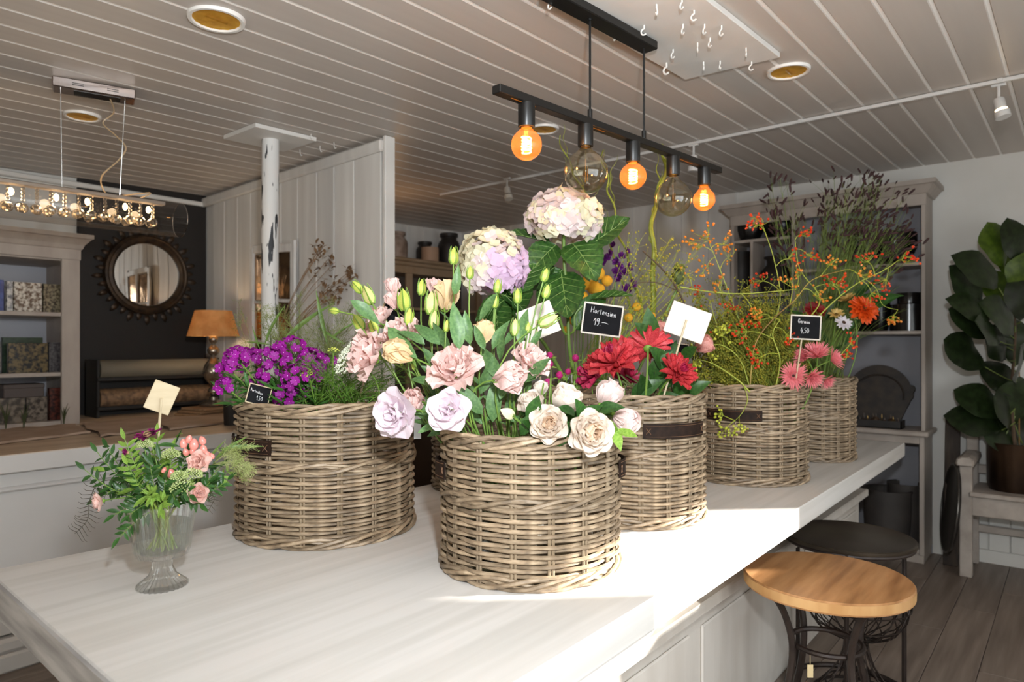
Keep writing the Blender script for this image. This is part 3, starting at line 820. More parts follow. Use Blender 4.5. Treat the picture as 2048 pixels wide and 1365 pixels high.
# ================================================================ old window frame, dried flowers
m_oldw = mat('old_white_wood', 'cfccc9', 'e2e0dd', .55, scale=(30, 30, 5), bump=.2)
def on_part(px_, py_):
    q = ray(px_, py_); o = EYEV
    t = (pA - o).dot(pn)/q.dot(pn)
    return o + q*t
w0, w1 = on_part(602, 560), on_part(512, 560)
wdir = (w1-w0).normalized(); ww = (w1-w0).length
wc = (w0+w1)/2; wz1, wz0 = 2.20, 1.18
of = root('old_window_frame', 'old white casement frame with mirror panes leaning on the board partition', 'window frame', (wc.x, wc.y, CT))
def wpiece(nm, a, b, z0, z1, t=.022, m_=None):
    c = w0 + wdir*(a+b)/2*ww + pn*(.03+t/2); c.z = (z0+z1)/2
    part(nm, MB().obox(c, wdir*(b-a)/2*ww, pn*t/2, UP*(z1-z0)/2, .004).mesh('window_'+nm, m_ or m_oldw, False), of)
wpiece('stile', 0, .085, wz0, wz1); wpiece('stile', .915, 1.0, wz0, wz1); wpiece('stile', .46, .54, wz0, wz1)
wpiece('rail', .08, .92, wz1-.06, wz1-.002, .02); wpiece('rail', .08, .92, wz0, wz0+.08, .02)
for z in (1.52, 1.80):
    wpiece('glazing_bar', .085, .46, z-.012, z+.012, .018); wpiece('glazing_bar', .54, .915, z-.012, z+.012, .018)
m_pane = mat('old_mirror_pane', 'c9a27a', '8d6a4a', .12, .95, scale=(14, 14, 14), bump=.5)
for (a, b) in ((.085, .46), (.54, .915)):
    for z0, z1 in ((wz0+.08, 1.508), (1.532, 1.788), (1.812, wz1-.06)):
        wpiece('pane', a, b, z0, z1, .006, m_pane)
m_dried = mat('dried_brown', '8a6a48', '6d5138', .8, scale=(20, 20, 20))
m_drv = mat('brown_pot', '5a4a3c', rough=.5)
db = V((2.20, 3.79, CT))
dv = root('dried_flowers', 'brown dried flower stems in a pot before the board partition', 'dried flowers', db)
part('pot', MB().lathe([(.001, 0), (.05, 0), (.065, .03), (.07, .10), (.055, .14), (.05, .14)], 20, db).mesh('dried_pot', m_drv), dv)
hd = MB(); st = MB()
for (x, y) in ((640, 505), (655, 520), (628, 520), (660, 535), (693, 548), (700, 560), (690, 570), (650, 560), (665, 575), (648, 590), (672, 592), (634, 545), (638, 500), (705, 545), (656, 600), (680, 585)):
    e = at(x, y, 4.08 + rnd.uniform(-.08, .04))
    st.tube(bez(db + UP*.10, db + UP*.45 + (e-db)*.2, e, 6), .0022, 4)
    for k in range(9):
        a = V((rnd.gauss(0, .018), rnd.gauss(0, .018), rnd.gauss(0, .028)))
        hd.add(MB().grid(lambda u, v: ((v-.5)*.02*math.sin(PI*u), u*.045, .006*math.sin(3*u)), 3, 1), frame(e+a, V((rnd.uniform(-1, 1), rnd.uniform(-1, 1), rnd.uniform(-.6, 1))), None))
part('stems', st.mesh('dried_stems', m_dried), dv, stuff=True)
part('seed_heads', hd.mesh('dried_heads', m_dried), dv, stuff=True)

# ================================================================ right: hutch cupboard with pots
m_hut = mat('hutch_paint', '9f948a', 'ada298', 0.5, scale=(8, 8, 2), bump=0.05)
m_hutin = mat('hutch_back', '828288', rough=.6)
m_blk = mat('black_glazed', '0e0d0d', '1a1716', .22, scale=(8, 8, 8))
m_blkm = mat('black_matt', '1b1816', '26211e', .6, scale=(10, 10, 10))
HF, HY0, HY1 = 5.36, .80, 2.165
hu_ = root('hutch_cupboard', 'tall greige hutch with open shelves of dark pots against the white wall', 'cupboard', (5.5, 1.5, 0))
UPF = 5.40
def hb(nm, lo, hi, ch=.003, m_=None, lab=None): return part(nm, MB().box(lo, hi, ch).mesh('hutch_'+nm, m_ or m_hut, False), hu_, label=lab)
hb('side', (UPF, HY0, .9), (XR-.025, HY0+.025, 2.54)); hb('side', (UPF, HY1-.025, .9), (XR-.025, HY1, 2.54))
hb('divider', (UPF, 1.665, .9), (XR-.03, 1.69, 2.54))
hb('back', (XR-.025, HY0, 0), (XR-.02, HY1, 2.54), 0, m_hutin)
hb('frieze', (UPF-.005, HY0-.005, 2.46), (UPF+.02, HY1+.005, 2.56))
def hsweep(prof, nm):
    v = []; k = len(prof)
    for o, z in prof: v.append((XR-.02, HY0-o, z))
    for o, z in prof: v.append((UPF-o, HY0-o, z))
    for o, z in prof: v.append((UPF-o, HY1+o, z))
    for o, z in prof: v.append((XR-.02, HY1+o, z))
    q = [(a*k+i, (a+1)*k+i, (a+1)*k+(i+1) % k, a*k+(i+1) % k) for a in range(3) for i in range(k)]
    return part(nm, MB().raw(v, q).mesh('hutch_'+nm, m_hut, False), hu_)
hsweep([(.0, 2.535), (.015, 2.54), (.055, 2.59), (.07, 2.595), (.07, 2.625), (-.02, 2.625), (-.02, 2.535)], 'cornice')
for z, y0, y1 in ((2.06, HY0, 1.67), (1.585, HY0, 1.67), (2.33, 1.685, HY1), (1.89, 1.685, HY1), (1.45, 1.685, HY1)):
    hb('shelf', (UPF+.004, y0+.02, z-.012), (XR-.025, y1-.01, z+.012))
hb('divider', (UPF+.003, 1.99, 1.89), (XR-.03, 2.01, 2.33))
hb('worktop', (HF-.05, HY0-.03, .875), (XR-.02, HY1+.03, .91), .008)
for y in (HY0, 1.46, HY1-.03): hb('base_side', (HF, y, .06), (XR-.025, y+.03, .875))
hb('base_shelf', (HF+.005, HY0+.02, .07), (XR-.03, HY1-.02, .10))
hb('plinth', (HF+.02, HY0+.005, 0), (XR-.03, HY1-.005, .07))
hb('apron', (HF+.003, HY0+.02, .82), (HF+.02, HY1-.02, .875))
def pot(px_, z, h, r, lab, kind=0, m_=None, x=5.56):
    y = (lambda q: q.y)(on_x(px_, 700, x))
    c = V((x, y, z))
    pr = [[(.001, 0), (r*.75, 0), (r, h*.35), (r*.95, h*.6), (r*.55, h*.8), (r*.55, h*.92), (r*.7, h), (r*.6, h)],
          [(.001, 0), (r, 0), (r, h*.70), (r*.62, h*.74), (r*.62, h*.97), (r*.66, h), (r*.5, h)],
          [(.001, 0), (r*.7, 0), (r*.95, h*.3), (r, h*.7), (r*.98, h), (r*.9, h)],
          [(.001, 0), (r*.6, 0), (r*1.0, h*.55), (r*1.0, h*.95), (r*.97, h), (r*.9, h*.95), (r*.5, h*.1), (.001, h*.08)]][kind]
    o = root('dark_pot', lab, 'pot', c, 'dark pots in the hutch')
    part('body', MB().lathe(pr, 28, c).mesh('dark_pot_body', m_ or m_blk), o)
    rr = pr[-2][0]
    part('rim', MB().lathe([(rr*.93, h-.006), (rr*1.04, h-.006), (rr*1.06, h+.002), (rr*.95, h+.004)], 28, c).mesh('dark_pot_rim', m_ or m_blk), o)
pot(1818, 1.597, .27, .12, 'large black glazed jar with stepped neck at the end of the middle hutch shelf', 1)
pot(1758, 1.597, .23, .075, 'slim black glazed jar left of the stepped one on the middle hutch shelf', 2)
pot(1712, 1.597, .15, .10, 'low black bowl behind the orange zinnia on the middle hutch shelf', 3)
pot(1790, 2.072, .23, .14, 'wide black pot on the upper hutch shelf behind the burnet heads', 3)
pot(1712, 2.072, .20, .10, 'black round pot on the upper hutch shelf near the divider', 0)
pot(1560, 2.342, .16, .125, 'black bowl in the top left compartment of the hutch, near its divider', 3)
pot(1500, 2.342, .17, .11, 'black bowl in the top left compartment of the hutch, at its outer end', 3)
pot(1552, 1.902, .30, .125, 'matt black vase in the left column of the hutch, right of the small divider', 0, m_blkm)
pot(1482, 1.902, .36, .085, 'matt black jar in the left column of the hutch, left of the small divider', 2, m_blkm)
pot(1530, 1.462, .36, .16, 'matt black vase in the lowest left compartment of the hutch', 0, m_blkm)
# carved board leaning at the back of the worktop, tray with small things
m_carv = mat('dark_carved_wood', '1f1915', '33291f', .6, scale=(16, 16, 16), bump=.5)
def outline_plate(pts, a, ex, ey, en, t):
    """closed outline (local 2D) extruded to thickness t"""
    k = len(pts); v = []
    for s_ in (0, 1):
        for (p0, p1) in pts: v.append(tuple(a + ex*p0 + ey*p1 + en*t*s_))
    c0 = tuple(a + ex*(sum(p[0] for p in pts)/k) + ey*(sum(p[1] for p in pts)/k)); c1 = tuple(V(c0) + en*t)
    v += [c0, c1]
    q = [(i, (i+1) % k, k+(i+1) % k, k+i) for i in range(k)]
    tt = [((i+1) % k, i, 2*k) for i in range(k)] + [(k+i, k+(i+1) % k, 2*k+1) for i in range(k)]
    return MB().raw(v, q, tt)
bo = on_x(1757, 850, 5.58); bo.z = .912
exy, ezn = V((0, -1, 0)), V((.12, 0, 1)).normalized()
enn = V((-1, 0, .12)).normalized()
pts = []
for a in range(-30, 211, 8):
    t = R(a); rr = .195 + (.012 if a in (-6, 2) else 0)
    pts.append((rr*1.08*math.cos(t), .235 + rr*1.05*math.sin(t)))
pts = [(.13, 0)] + [p_ for p_ in pts if p_[1] > .06] + [(-.13, 0)]
cb = root('carved_board', 'dark round-topped carved board leaning in the lower hutch niche', 'board', bo)
part('plate', outline_plate(pts, bo, exy, ezn, enn, .025).mesh('carved_plate', m_carv, False), cb)
part('raised_rim', MB().tube([bo + exy*.165*math.cos(R(a)) + ezn*(.215+.15*math.sin(R(a))) + enn*.028 for a in range(-10, 191, 8)], .008, 6).mesh('carved_rim', m_carv), cb)
part('ear', MB().lathe([(.001, -.012), (.028, -.012), (.03, 0), (.028, .012), (.001, .012)], 18).mesh('carved_ear', m_carv), cb, frame(bo + exy*.205 + ezn*.27 + enn*.012, exy, enn) @ M.Rotation(R(0), 4, 'X'))
tc_ = on_x(1755, 850, 5.44); tc_.z = .912
ty = root('dark_tray', 'dark rectangular tray of trinkets on the hutch worktop', 'tray', tc_)
part('tray_box', MB().box((tc_.x-.06, tc_.y-.16, .912), (tc_.x+.08, tc_.y+.17, .917)).box((tc_.x-.06, tc_.y-.16, .912), (tc_.x-.054, tc_.y+.17, .965)).box((tc_.x+.074, tc_.y-.16, .912), (tc_.x+.08, tc_.y+.17, .965)).box((tc_.x-.06, tc_.y-.16, .912), (tc_.x+.08, tc_.y-.154, .965)).box((tc_.x-.06, tc_.y+.164, .912), (tc_.x+.08, tc_.y+.17, .965)).mesh('tray_box', m_blkm, False), ty)
m_brass = mat('aged_brass', '6b5230', '8d7344', .3, .8, scale=(30, 30, 30), bump=.3)
m_brn = mat('brown_trinket', '3a2a1e', '54402e', .4, scale=(30, 30, 30))
rr = random.Random(4)
for i in range(11):
    c = V((tc_.x + rr.uniform(-.03, .05), tc_.y + lerp(.145, -.13, i/10), .917))
    r_ = rr.uniform(.018, .03)
    c.z += r_*.9
    mb = MB().ball(c, r_, 10, 7, rr.choice([.8, 1, 1.5])).lathe([(.003, 0), (.006, r_*.8), (.002, r_*1.5)], 8, c + UP*r_*.7)
    solo('trinket', mb.mesh('trinket', m_brass if i % 3 == 0 else m_brn), ('brass' if i % 3 == 0 else 'dark brown') + ' bauble lying in the dark tray on the hutch', 'bauble', 'baubles in the dark tray')
# two pots below
for (px_, h, r, lab, x) in ((1775, .36, .155, 'big dark grey planter under the hutch worktop, front one', 5.50), (1812, .40, .12, 'dark planter standing behind the front one under the hutch', 5.60)):
    y = on_x(px_, 900, x).y
    c = V((x, y, .10))
    o = root('dark_planter', lab, 'planter', c, 'planters under the hutch')
    part('body', MB().lathe([(.001, 0), (r*.9, 0), (r, h*.6), (r, h), (r*.93, h), (r*.9, h*.5), (.001, h*.45)], 32, c).mesh('planter_body', mat('dark_grey_planter', '37322f', '423c38', .7, scale=(6, 6, 6))), o)
    part('rim', MB().lathe([(r*.93, h-.012), (r*1.03, h-.012), (r*1.03, h+.006), (r*.93, h+.006)], 32, c).mesh('planter_rim', MATS['dark_grey_planter']), o)

# bench with round-fronted arm
m_bench = mat('chippy_bench_paint', '9f948a', 'b5aba1', .5, scale=(9, 9, 9), bump=.15)
bp = on_z(1932, 1153, 0.0)
BXF, BYL = bp.x, bp.y
bn = root('wooden_bench', 'old greige painted wooden bench with rounded armrest along the right wall', 'bench', (5.5, 0, 0))
def bb(nm, lo, hi, ch=.006): return part(nm, MB().box(lo, hi, ch).mesh('bench_'+nm, m_bench, False), bn)
bb('leg', (BXF-.03, BYL-.035, 0), (BXF+.04, BYL+.035, .72))
bb('leg', (XR-.10, BYL-.035, 0), (XR-.04, BYL+.035, .98))
bb('leg', (BXF-.03, BYL-1.75, 0), (BXF+.04, BYL-1.68, .72))
bb('leg', (XR-.10, BYL-1.75, 0), (XR-.04, BYL-1.68, .98))
for y in (BYL, BYL-1.715):
    prof = [(-.045, 0), (-.05, .02), (-.045, .045), (-.02, .06), (.02, .06), (.045, .045), (.05, .02), (.045, 0)]
    k = len(prof); v = []
    for x in (BXF-.075, BXF-.06, XR-.06):
        s_ = .8 if x == BXF-.075 else 1
        v += [(x, y+p0*s_, .72+.03+(p1-.03)*s_) for p0, p1 in prof]
    q = [(a*k+i, a*k+(i+1) % k, (a+1)*k+(i+1) % k, (a+1)*k+i) for a in range(2) for i in range(k)]
    t = [(0, i+1, i) for i in range(1, k-1)]
    part('armrest', MB().raw(v, q, t).mesh('bench_armrest', m_bench, False), bn)
bb('seat', (BXF-.045, BYL-1.70, .525), (XR-.04, BYL-.02, .555))
bb('apron', (BXF-.015, BYL-1.68, .40), (BXF+.015, BYL-.03, .525))
bb('apron', (BXF, BYL-.02, .42), (XR-.08, BYL+.01, .525))
bb('stretcher', (XR-.09, BYL-1.68, .22), (XR-.06, BYL-.03, .27))
bb('back_rail', (XR-.085, BYL-1.70, .90), (XR-.05, BYL-.02, .98)); bb('back_rail', (XR-.085, BYL-1.70, .62), (XR-.05, BYL-.02, .68))
for i in range(9):
    bb('back_slat', (XR-.08, BYL-.18-i*.17, .67), (XR-.06, BYL-.12-i*.17, .91), .003)
# dark plank and round tray leaning by the bench
lpk = on_z(1876, 1090, .002)
solo('leaning_plank', MB().obox(V((5.52, .66, .50)), V((0, .045, 0)), V((.012, 0, .0)), V((.055, .0, .498)), .004).mesh('leaning_plank', mat('old_dark_timber', '2f2620', '463a30', .75, scale=(30, 30, 3), bump=.4), False), 'old dark timber plank leaning on the wall beside the hutch', 'plank')
trc = V((5.30, .635, .43))
tn = V((-.25, .93, .10)).normalized()
rt = root('round_tray', 'large round dark metal tray leaning against the bench end', 'tray', trc)
part('disc', MB().lathe([(.001, 0), (.27, 0), (.285, .012), (.29, .010), (.28, -.006), (.001, -.005)], 48).mesh('tray_disc', mat('gunmetal', '34312f', '46423f', .35, .7, scale=(6, 6, 6))), rt, M.Translation(trc + V((-.03, .0, 0))) @ tn.to_track_quat('Z', 'Y').to_matrix().to_4x4())
part('tray_rim', MB().tube([(.286*math.cos(a/40*2*PI), .286*math.sin(a/40*2*PI), .010) for a in range(40)], .006, 6, closed=True).mesh('tray_rim', mat('gunmetal_rim', '5a5652', rough=.3, metal=.8)), rt, M.Translation(trc + V((-.03, .0, 0))) @ tn.to_track_quat('Z', 'Y').to_matrix().to_4x4())

# fiddle-leaf fig in a bronze pot on the bench
m_fig = mat('fig_leaf', '18230d', '27361a', .35, scale=(9, 9, 9), rand=.35, transl=.12)
m_figl = mat('fig_leaf_young', '3c5212', '53691d', .32, scale=(9, 9, 9), transl=.2)
m_figv = mat('fig_vein', '6b7a3c', rough=.5)
m_bark = mat('brown_bark', '4a3a2a', '5e4b38', .8, scale=(30, 30, 8), bump=.3)
m_bpot = mat('dark_bronze_pot', '33261d', '4d3a2b', .3, .75, scale=(8, 8, 3))
fp = V((5.50, .31, .556))
fg = root('fig_tree', 'fiddle-leaf fig with large dark leaves in the bronze pot', 'plant', fp)
fpot = root('bronze_pot', 'round dark bronze pot holding the fig on the bench', 'pot', fp)
part('body', MB().lathe([(.001, 0), (.140, 0), (.152, .05), (.155, .30), (.158, .31), (.148, .31), (.146, .26)], 40, fp).mesh('bronze_body', m_bpot), fpot)
part('soil', MB().disc(fp + UP*.275, .146, 30).mesh('bronze_soil', mat('dark_soil', '1d1712', rough=.9)), fpot)
def fleaf(width=1.0, bend=.35, wav=.04, seed=0):
    r3 = random.Random(seed); ph = r3.uniform(0, 6)
    def f(u, v):
        wv = (v-.5)*2
        w_ = (.16*math.sin(PI*min(1, u*1.35))**.8 if u < .37 else 0)
        w_ = .10*math.sin(PI*u**.6)**.7 + .24*max(0, math.sin(PI*(u**1.6)))**.8
        if u > .97: w_ *= .4
        x = wv*w_*width
        z = -bend*u*u*.6 - abs(wv)**1.5*.03 + wav*math.sin(11*u+ph)*abs(wv) + .02*(1-abs(wv))*(-1)
        return (x, u*(1-.12*bend), z)
    return MB().grid(f, 10, 6)
figm = [fleaf(1, b, .03, i).mesh('fig_leaf', m_fig) for i, b in enumerate((.2, .5, .8, .35))]
figy = fleaf(1.05, .25, .03, 9).mesh('fig_leaf', m_figl)
st_ = spline([fp + UP*.27, fp + V((.0, .02, .6)), fp + V((-.01, -.0, 1.0)), fp + V((-.01, .01, 1.32))], 8)
part('trunk', MB().tube(st_, [.012, .009, .006], 8).mesh('fig_trunk', m_bark), fg)
part('cane', MB().tube([fp + V((.03, -.02, .27)), fp + V((.025, -.02, .95))], .004, 6).mesh('fig_cane', mat('bamboo_cane', '8d6a3c', rough=.6)), fg)
# leaf tips as seen in the photo: (tip px, tip py, base height along trunk, width, young)
FL = [(1990, 445, .98, .9, 1), (2030, 470, 1.0, 1.0, 1), (1965, 500, .88, .9, 0), (2000, 540, .9, .9, 1), (1915, 530, .72, .8, 0), (1935, 610, .62, .9, 0), (1945, 585, .7, .8, 0), (1912, 675, .42, 1.0, 0), (1985, 660, .56, 1.0, 0), (2048, 640, .62, .9, 0),
      (2070, 560, .80, .9, 0), (2060, 510, .92, .9, 1), (2060, 700, .5, .9, 0), (1935, 770, .25, .9, 0), (1925, 815, .16, .9, 0), (1985, 850, .14, 1.0, 0), (2050, 760, .3, 1.0, 0), (1990, 720, .42, .9, 0), (2065, 830, .2, .9, 0), (2020, 795, .30, .9, 0), (1968, 640, .66, .8, 0), (2045, 440, 1.04, .8, 0), (2030, 600, .8, .9, 0)]
for i, (x, y, h, wd, yg) in enumerate(FL):
    b = fp + UP*(.28 + h)
    D = 4.36 + rnd.uniform(-.22, .10)
    e = at(x, y, D)
    dd = e - b; ln = dd.length
    nrm = (UP*.5 + TOCAM*(.9 if not yg else .8)).normalized()
    dn = (dd + UP*.10).normalized(); L0 = rnd.uniform(.29, .36)
    bb_ = e - dn*L0*.95
    part('leaf', figy if yg else figm[i % 4], fg, frame(bb_, dn, nrm, (L0*wd*1.35, L0, L0)))
    part('leaf_stalk', MB().tube(bez(b, b.lerp(bb_, .5) - UP*.01, bb_, 4), .004, 5).mesh('leaf_stalk', m_figv), fg)

# cupboard far behind with jars on top
m_jcup = mat('sand_cupboard', '9b8468', 'a8927a', .55, scale=(8, 8, 2))
jc = root('back_cupboard', 'sand coloured cupboard with cornice far back behind the board partition', 'cupboard', (4, 5.3, 0))
JZ = 2.36; JF = 5.12
part('cornice', MB().box((2.72, JF-.05, JZ-.035), (5.66, 5.46, JZ), .012).box((2.72, JF-.03, JZ-.075), (5.66, 5.46, JZ-.035), .012).mesh('jar_cornice', m_jcup, False), jc)
part('frieze', MB().box((2.72, JF, JZ-.15), (5.66, 5.46, JZ-.075), .004).mesh('jar_frieze', m_jcup, False), jc)
for x in (2.72, 3.62, 4.55, 5.58): part('upright', MB().box((x, JF, .0), (x+.08, JF+.03, JZ-.15), .003).mesh('jar_upright', m_jcup, False), jc)
part('back', MB().box((2.74, 5.42, 0), (5.64, 5.44, JZ-.15)).mesh('jar_back', mat('cup_in', '5a5048', rough=.7), False), jc)
for z in (.5, 1.0, 1.45, 1.85): part('shelf', MB().box((2.76, JF+.02, z), (5.62, 5.42, z+.025)).mesh('jar_shelf', m_jcup, False), jc)
part('base_front', MB().box((2.76, JF+.01, .05), (5.62, JF+.03, .95)).mesh('jar_base', mat('dark_oak', '3a2c20', '4a3a2c', .5, scale=(6, 6, 2)), False), jc)
m_stonew = mat('stone_jar', '7d6a5c', 'a8968a', .7, scale=(9, 9, 9), bump=.3)
m_darkj = mat('dark_stoneware', '26221f', '36302c', .5, scale=(8, 8, 8))
def jar(x, y, wpx, hpx, kind, m_, lab, yv=5.27):
    q = on_y(x, y, yv); D = q.x*CA + q.y*SA
    c = V((q.x, yv, JZ+.001)); r = wpx/2*D/FP*.97; h = hpx*D/FP
    o = root('storage_jar', lab, 'jar', c, 'jars on the back cupboard')
    pr = [[(.001, 0), (r*.92, 0), (r, h*.15), (r, h*.6), (r*.9, h*.72), (r*.7, h*.8), (r*.68, h*.9), (r*.78, h*.93), (r*.78, h), (r*.6, h)],
          [(.001, 0), (r, 0), (r, h), (r*.9, h), (r*.88, h*.9)]][kind]
    part('body', MB().lathe(pr, 28, c).mesh('jar_body', m_), o)
    if kind == 0: part('neck_ring', MB().lathe([(r*.7, h*.88), (r*.82, h*.90), (r*.82, h*.99), (r*.7, h)], 28, c).mesh('jar_ring', m_), o)
jar(794, 490, 44, 54, 0, m_stonew, 'mottled stone-coloured jar at the partition end of the back cupboard')
jar(850, 490, 36, 44, 0, m_darkj, 'black jar with wide lip behind the beige candle', 5.36)
jar(860, 500, 36, 28, 1, mat('beige_wax', 'b3937a', rough=.6), 'plain beige cylinder candle on the back cupboard', 5.17)
jar(898, 490, 46, 64, 0, m_darkj, 'tall black jar at the corner of the back cupboard')

# ================================================================ stools under the table edge
m_mango = mat('mango_wood', 'b98a5c', '8c6038', .42, scale=(3, 24, 24), bump=.08, lo=.3, hi=.72, c3='a8794c')
m_mangoe = mat('mango_edge', 'c49a66', 'b08350', .5, scale=(16, 16, 4), bump=.1)
m_iron = mat('dark_iron', '2b2320', '3a302b', .45, .5, scale=(20, 20, 20))
m_irtop = mat('dark_metal_top', '3b332a', '4c4338', .38, .55, scale=(5, 5, 5), bump=.08, rand=0)
SZ = .68
scn = at(1652, 1150, 2.43); scn.z = 0
so = root('wooden_stool', 'round stool with thick mango wood seat on bent iron legs', 'stool', scn)
r = .278
part('seat', MB().lathe([(.001, SZ-.043), (r-.004, SZ-.043), (r, SZ-.038), (r, SZ-.004), (r-.004, SZ), (.001, SZ)], 56, scn).mesh('stool_seat', m_mango), so, label='thick round mango wood seat')
part('edge', MB().lathe([(r+.0004, SZ-.036), (r+.0008, SZ-.02), (r+.0004, SZ-.006)], 56, scn).mesh('stool_edge', m_mangoe), so, label='pale cut edge of the seat')
angs = [R(140), R(230), R(320), R(50)]
for a in angs:
    d_ = V((math.cos(a), math.sin(a), 0))
    pts = spline([scn + d_*.215 + UP*(SZ-.043), scn + d_*.165 + UP*.56, scn + d_*.132 + UP*.44, scn + d_*.15 + UP*.30, scn + d_*.21 + UP*.12, scn + d_*.25], 6)
    part('leg', MB().tube(pts, .0125, 8).mesh('stool_leg', m_iron), so)
    part('bolt', MB().ball(scn + d_*.118 + UP*.44, .010, 8, 6).mesh('stool_bolt', m_iron), so)
part('ring', MB().tube([scn + V((.118*math.cos(t/36*2*PI), .118*math.sin(t/36*2*PI), .44)) for t in range(36)], .010, 8, closed=True).mesh('stool_ring', m_iron), so)
tagp = scn + V((-.118, .02, .0))
part('tag', MB().obox(V((tagp.x, tagp.y, .375)), RIGHT*.010, FWD*.0015, UP*.022).tube([(tagp.x, tagp.y, .395), (tagp.x, tagp.y, .44)], .001, 4).mesh('stool_tag', mat('paper_tag', 'cdb98f', rough=.7), False), so, label='small paper tag on a thread')

bcn = at(1697, 1072, 2.93); bcn.z = 0
bs = root('black_side_table', 'round dark metal side table standing behind the wooden stool', 'side table', bcn)
r = .258
part('top', MB().lathe([(.001, SZ-.014), (r-.002, SZ-.014), (r, SZ-.010), (r, SZ), (r-.006, SZ+.003), (r-.012, SZ), (.001, SZ)], 56, bcn).mesh('side_table_top', m_irtop), bs)
part('under_ring', MB().tube([bcn + V(((r-.012)*math.cos(t/40*2*PI), (r-.012)*math.sin(t/40*2*PI), SZ-.022)) for t in range(40)], .009, 8, closed=True).mesh('under_ring', m_iron), bs)
part('base_ring', MB().tube([bcn + V(((r-.012)*math.cos(t/40*2*PI), (r-.012)*math.sin(t/40*2*PI), .012)) for t in range(40)], .012, 8, closed=True).mesh('base_ring', m_iron), bs)
ra = math.atan2(-CA, SA)
for a in (ra+.05, ra+R(122), ra+R(242)):
    d_ = V((math.cos(a), math.sin(a), 0))
    part('leg', MB().tube([bcn + d_*(r-.012) + UP*.01, bcn + d_*(r-.012) + UP*(SZ-.015)], .0095, 8).mesh('side_table_leg', m_iron), bs)
wc_ = at(1712, 1250, 2.90); wc_.z = 0
ws = root('wire_stand', 'hourglass wire plant stand standing inside the black side table', 'plant stand', wc_)
def wire(prof, nm, n, twist, rad=.0028):
    for k in range(n):
        mb = MB()
        for sg in (1, -1):
            mb.tube([wc_ + V((rr_*math.cos(2*PI*k/n + sg*twist*i), rr_*math.sin(2*PI*k/n + sg*twist*i), zz_)) for i, (rr_, zz_) in enumerate(prof)], rad, 5)
        part('wire', mb.mesh('stand_wire', m_iron), ws)
wire([(.20, .46), (.205, .42), (.19, .36), (.15, .30), (.09, .27), (.045, .255)], 'bowl', 16, .16)
for rr_, zz_, q in ((.20, .465, .006), (.206, .41, .003), (.175, .335, .003), (.05, .255, .008), (.045, .22, .006), (.12, .06, .004), (.165, .01, .008)):
    part('wire_ring', MB().tube([wc_ + V((rr_*math.cos(t/36*2*PI), rr_*math.sin(t/36*2*PI), zz_)) for t in range(36)], q, 6, closed=True).mesh('stand_ring', m_iron), ws)
wire([(.045, .25), (.05, .20), (.07, .14), (.11, .08), (.165, .012)], 'foot', 12, .10)

# ================================================================ wicker baskets
m_wick = mat('grey_rattan', '584a3a', 'b29d82', 0.5, scale=(26, 26, 60), bump=0.25, rand=0.3, lo=.22, hi=.75, c3='8a765e')
m_stake = mat('rattan_stake', '786650', '988469', 0.55, scale=(40, 40, 8), bump=0.15, rand=.15)
m_leath = mat('dark_leather', '1d130e', '2a1c14', .62, spec=.15, scale=(50, 50, 50), bump=.15)
m_stitch = mat('stitching', '6b4c34', rough=.7)
NS, R0 = 16, .25
def ring_strand(phase, seed, rad=.0056):
    r3 = random.Random(seed); n = 112; ph = [r3.uniform(0, 6) for _ in range(3)]
    return MB().tube([((R0 + .0085*math.cos(NS/2*t + phase))*math.cos(t), (R0 + .0085*math.cos(NS/2*t + phase))*math.sin(t),
                       .0014*math.sin(2*t+ph[0]) + .0012*math.sin(5*t+ph[1]) + .0016*math.sin(NS/2*t + phase + 1.6)) for t in [i/n*2*PI for i in range(n)]], rad, 6, closed=True)
ringm = [[ring_strand(p, 10*k+i).mesh('wicker_strand', m_wick) for k in range(3)] for i, p in enumerate((0, PI))]
def braid(k, tot, m, rad, amp):
    n = 128
    return MB().tube([((R0 + .003 + amp*.5*math.cos(m*t + 2*PI*k/tot))*math.cos(t), (R0 + .003 + amp*.5*math.cos(m*t + 2*PI*k/tot))*math.sin(t), amp*math.sin(m*t + 2*PI*k/tot)) for t in [i/n*2*PI for i in range(n)]], rad, 6, closed=True)
braidm = [braid(k, 4, 5, .0062, .013).mesh('braid_strand', m_wick) for k in range(4)]
stakem = MB().tube([(R0, -.0048, 0), (R0, -.0048, 1)], .0042, 5).tube([(R0, .0048, 0), (R0, .0048, 1)], .0042, 5).mesh('stake_pair', m_stake)
BK_ = {}
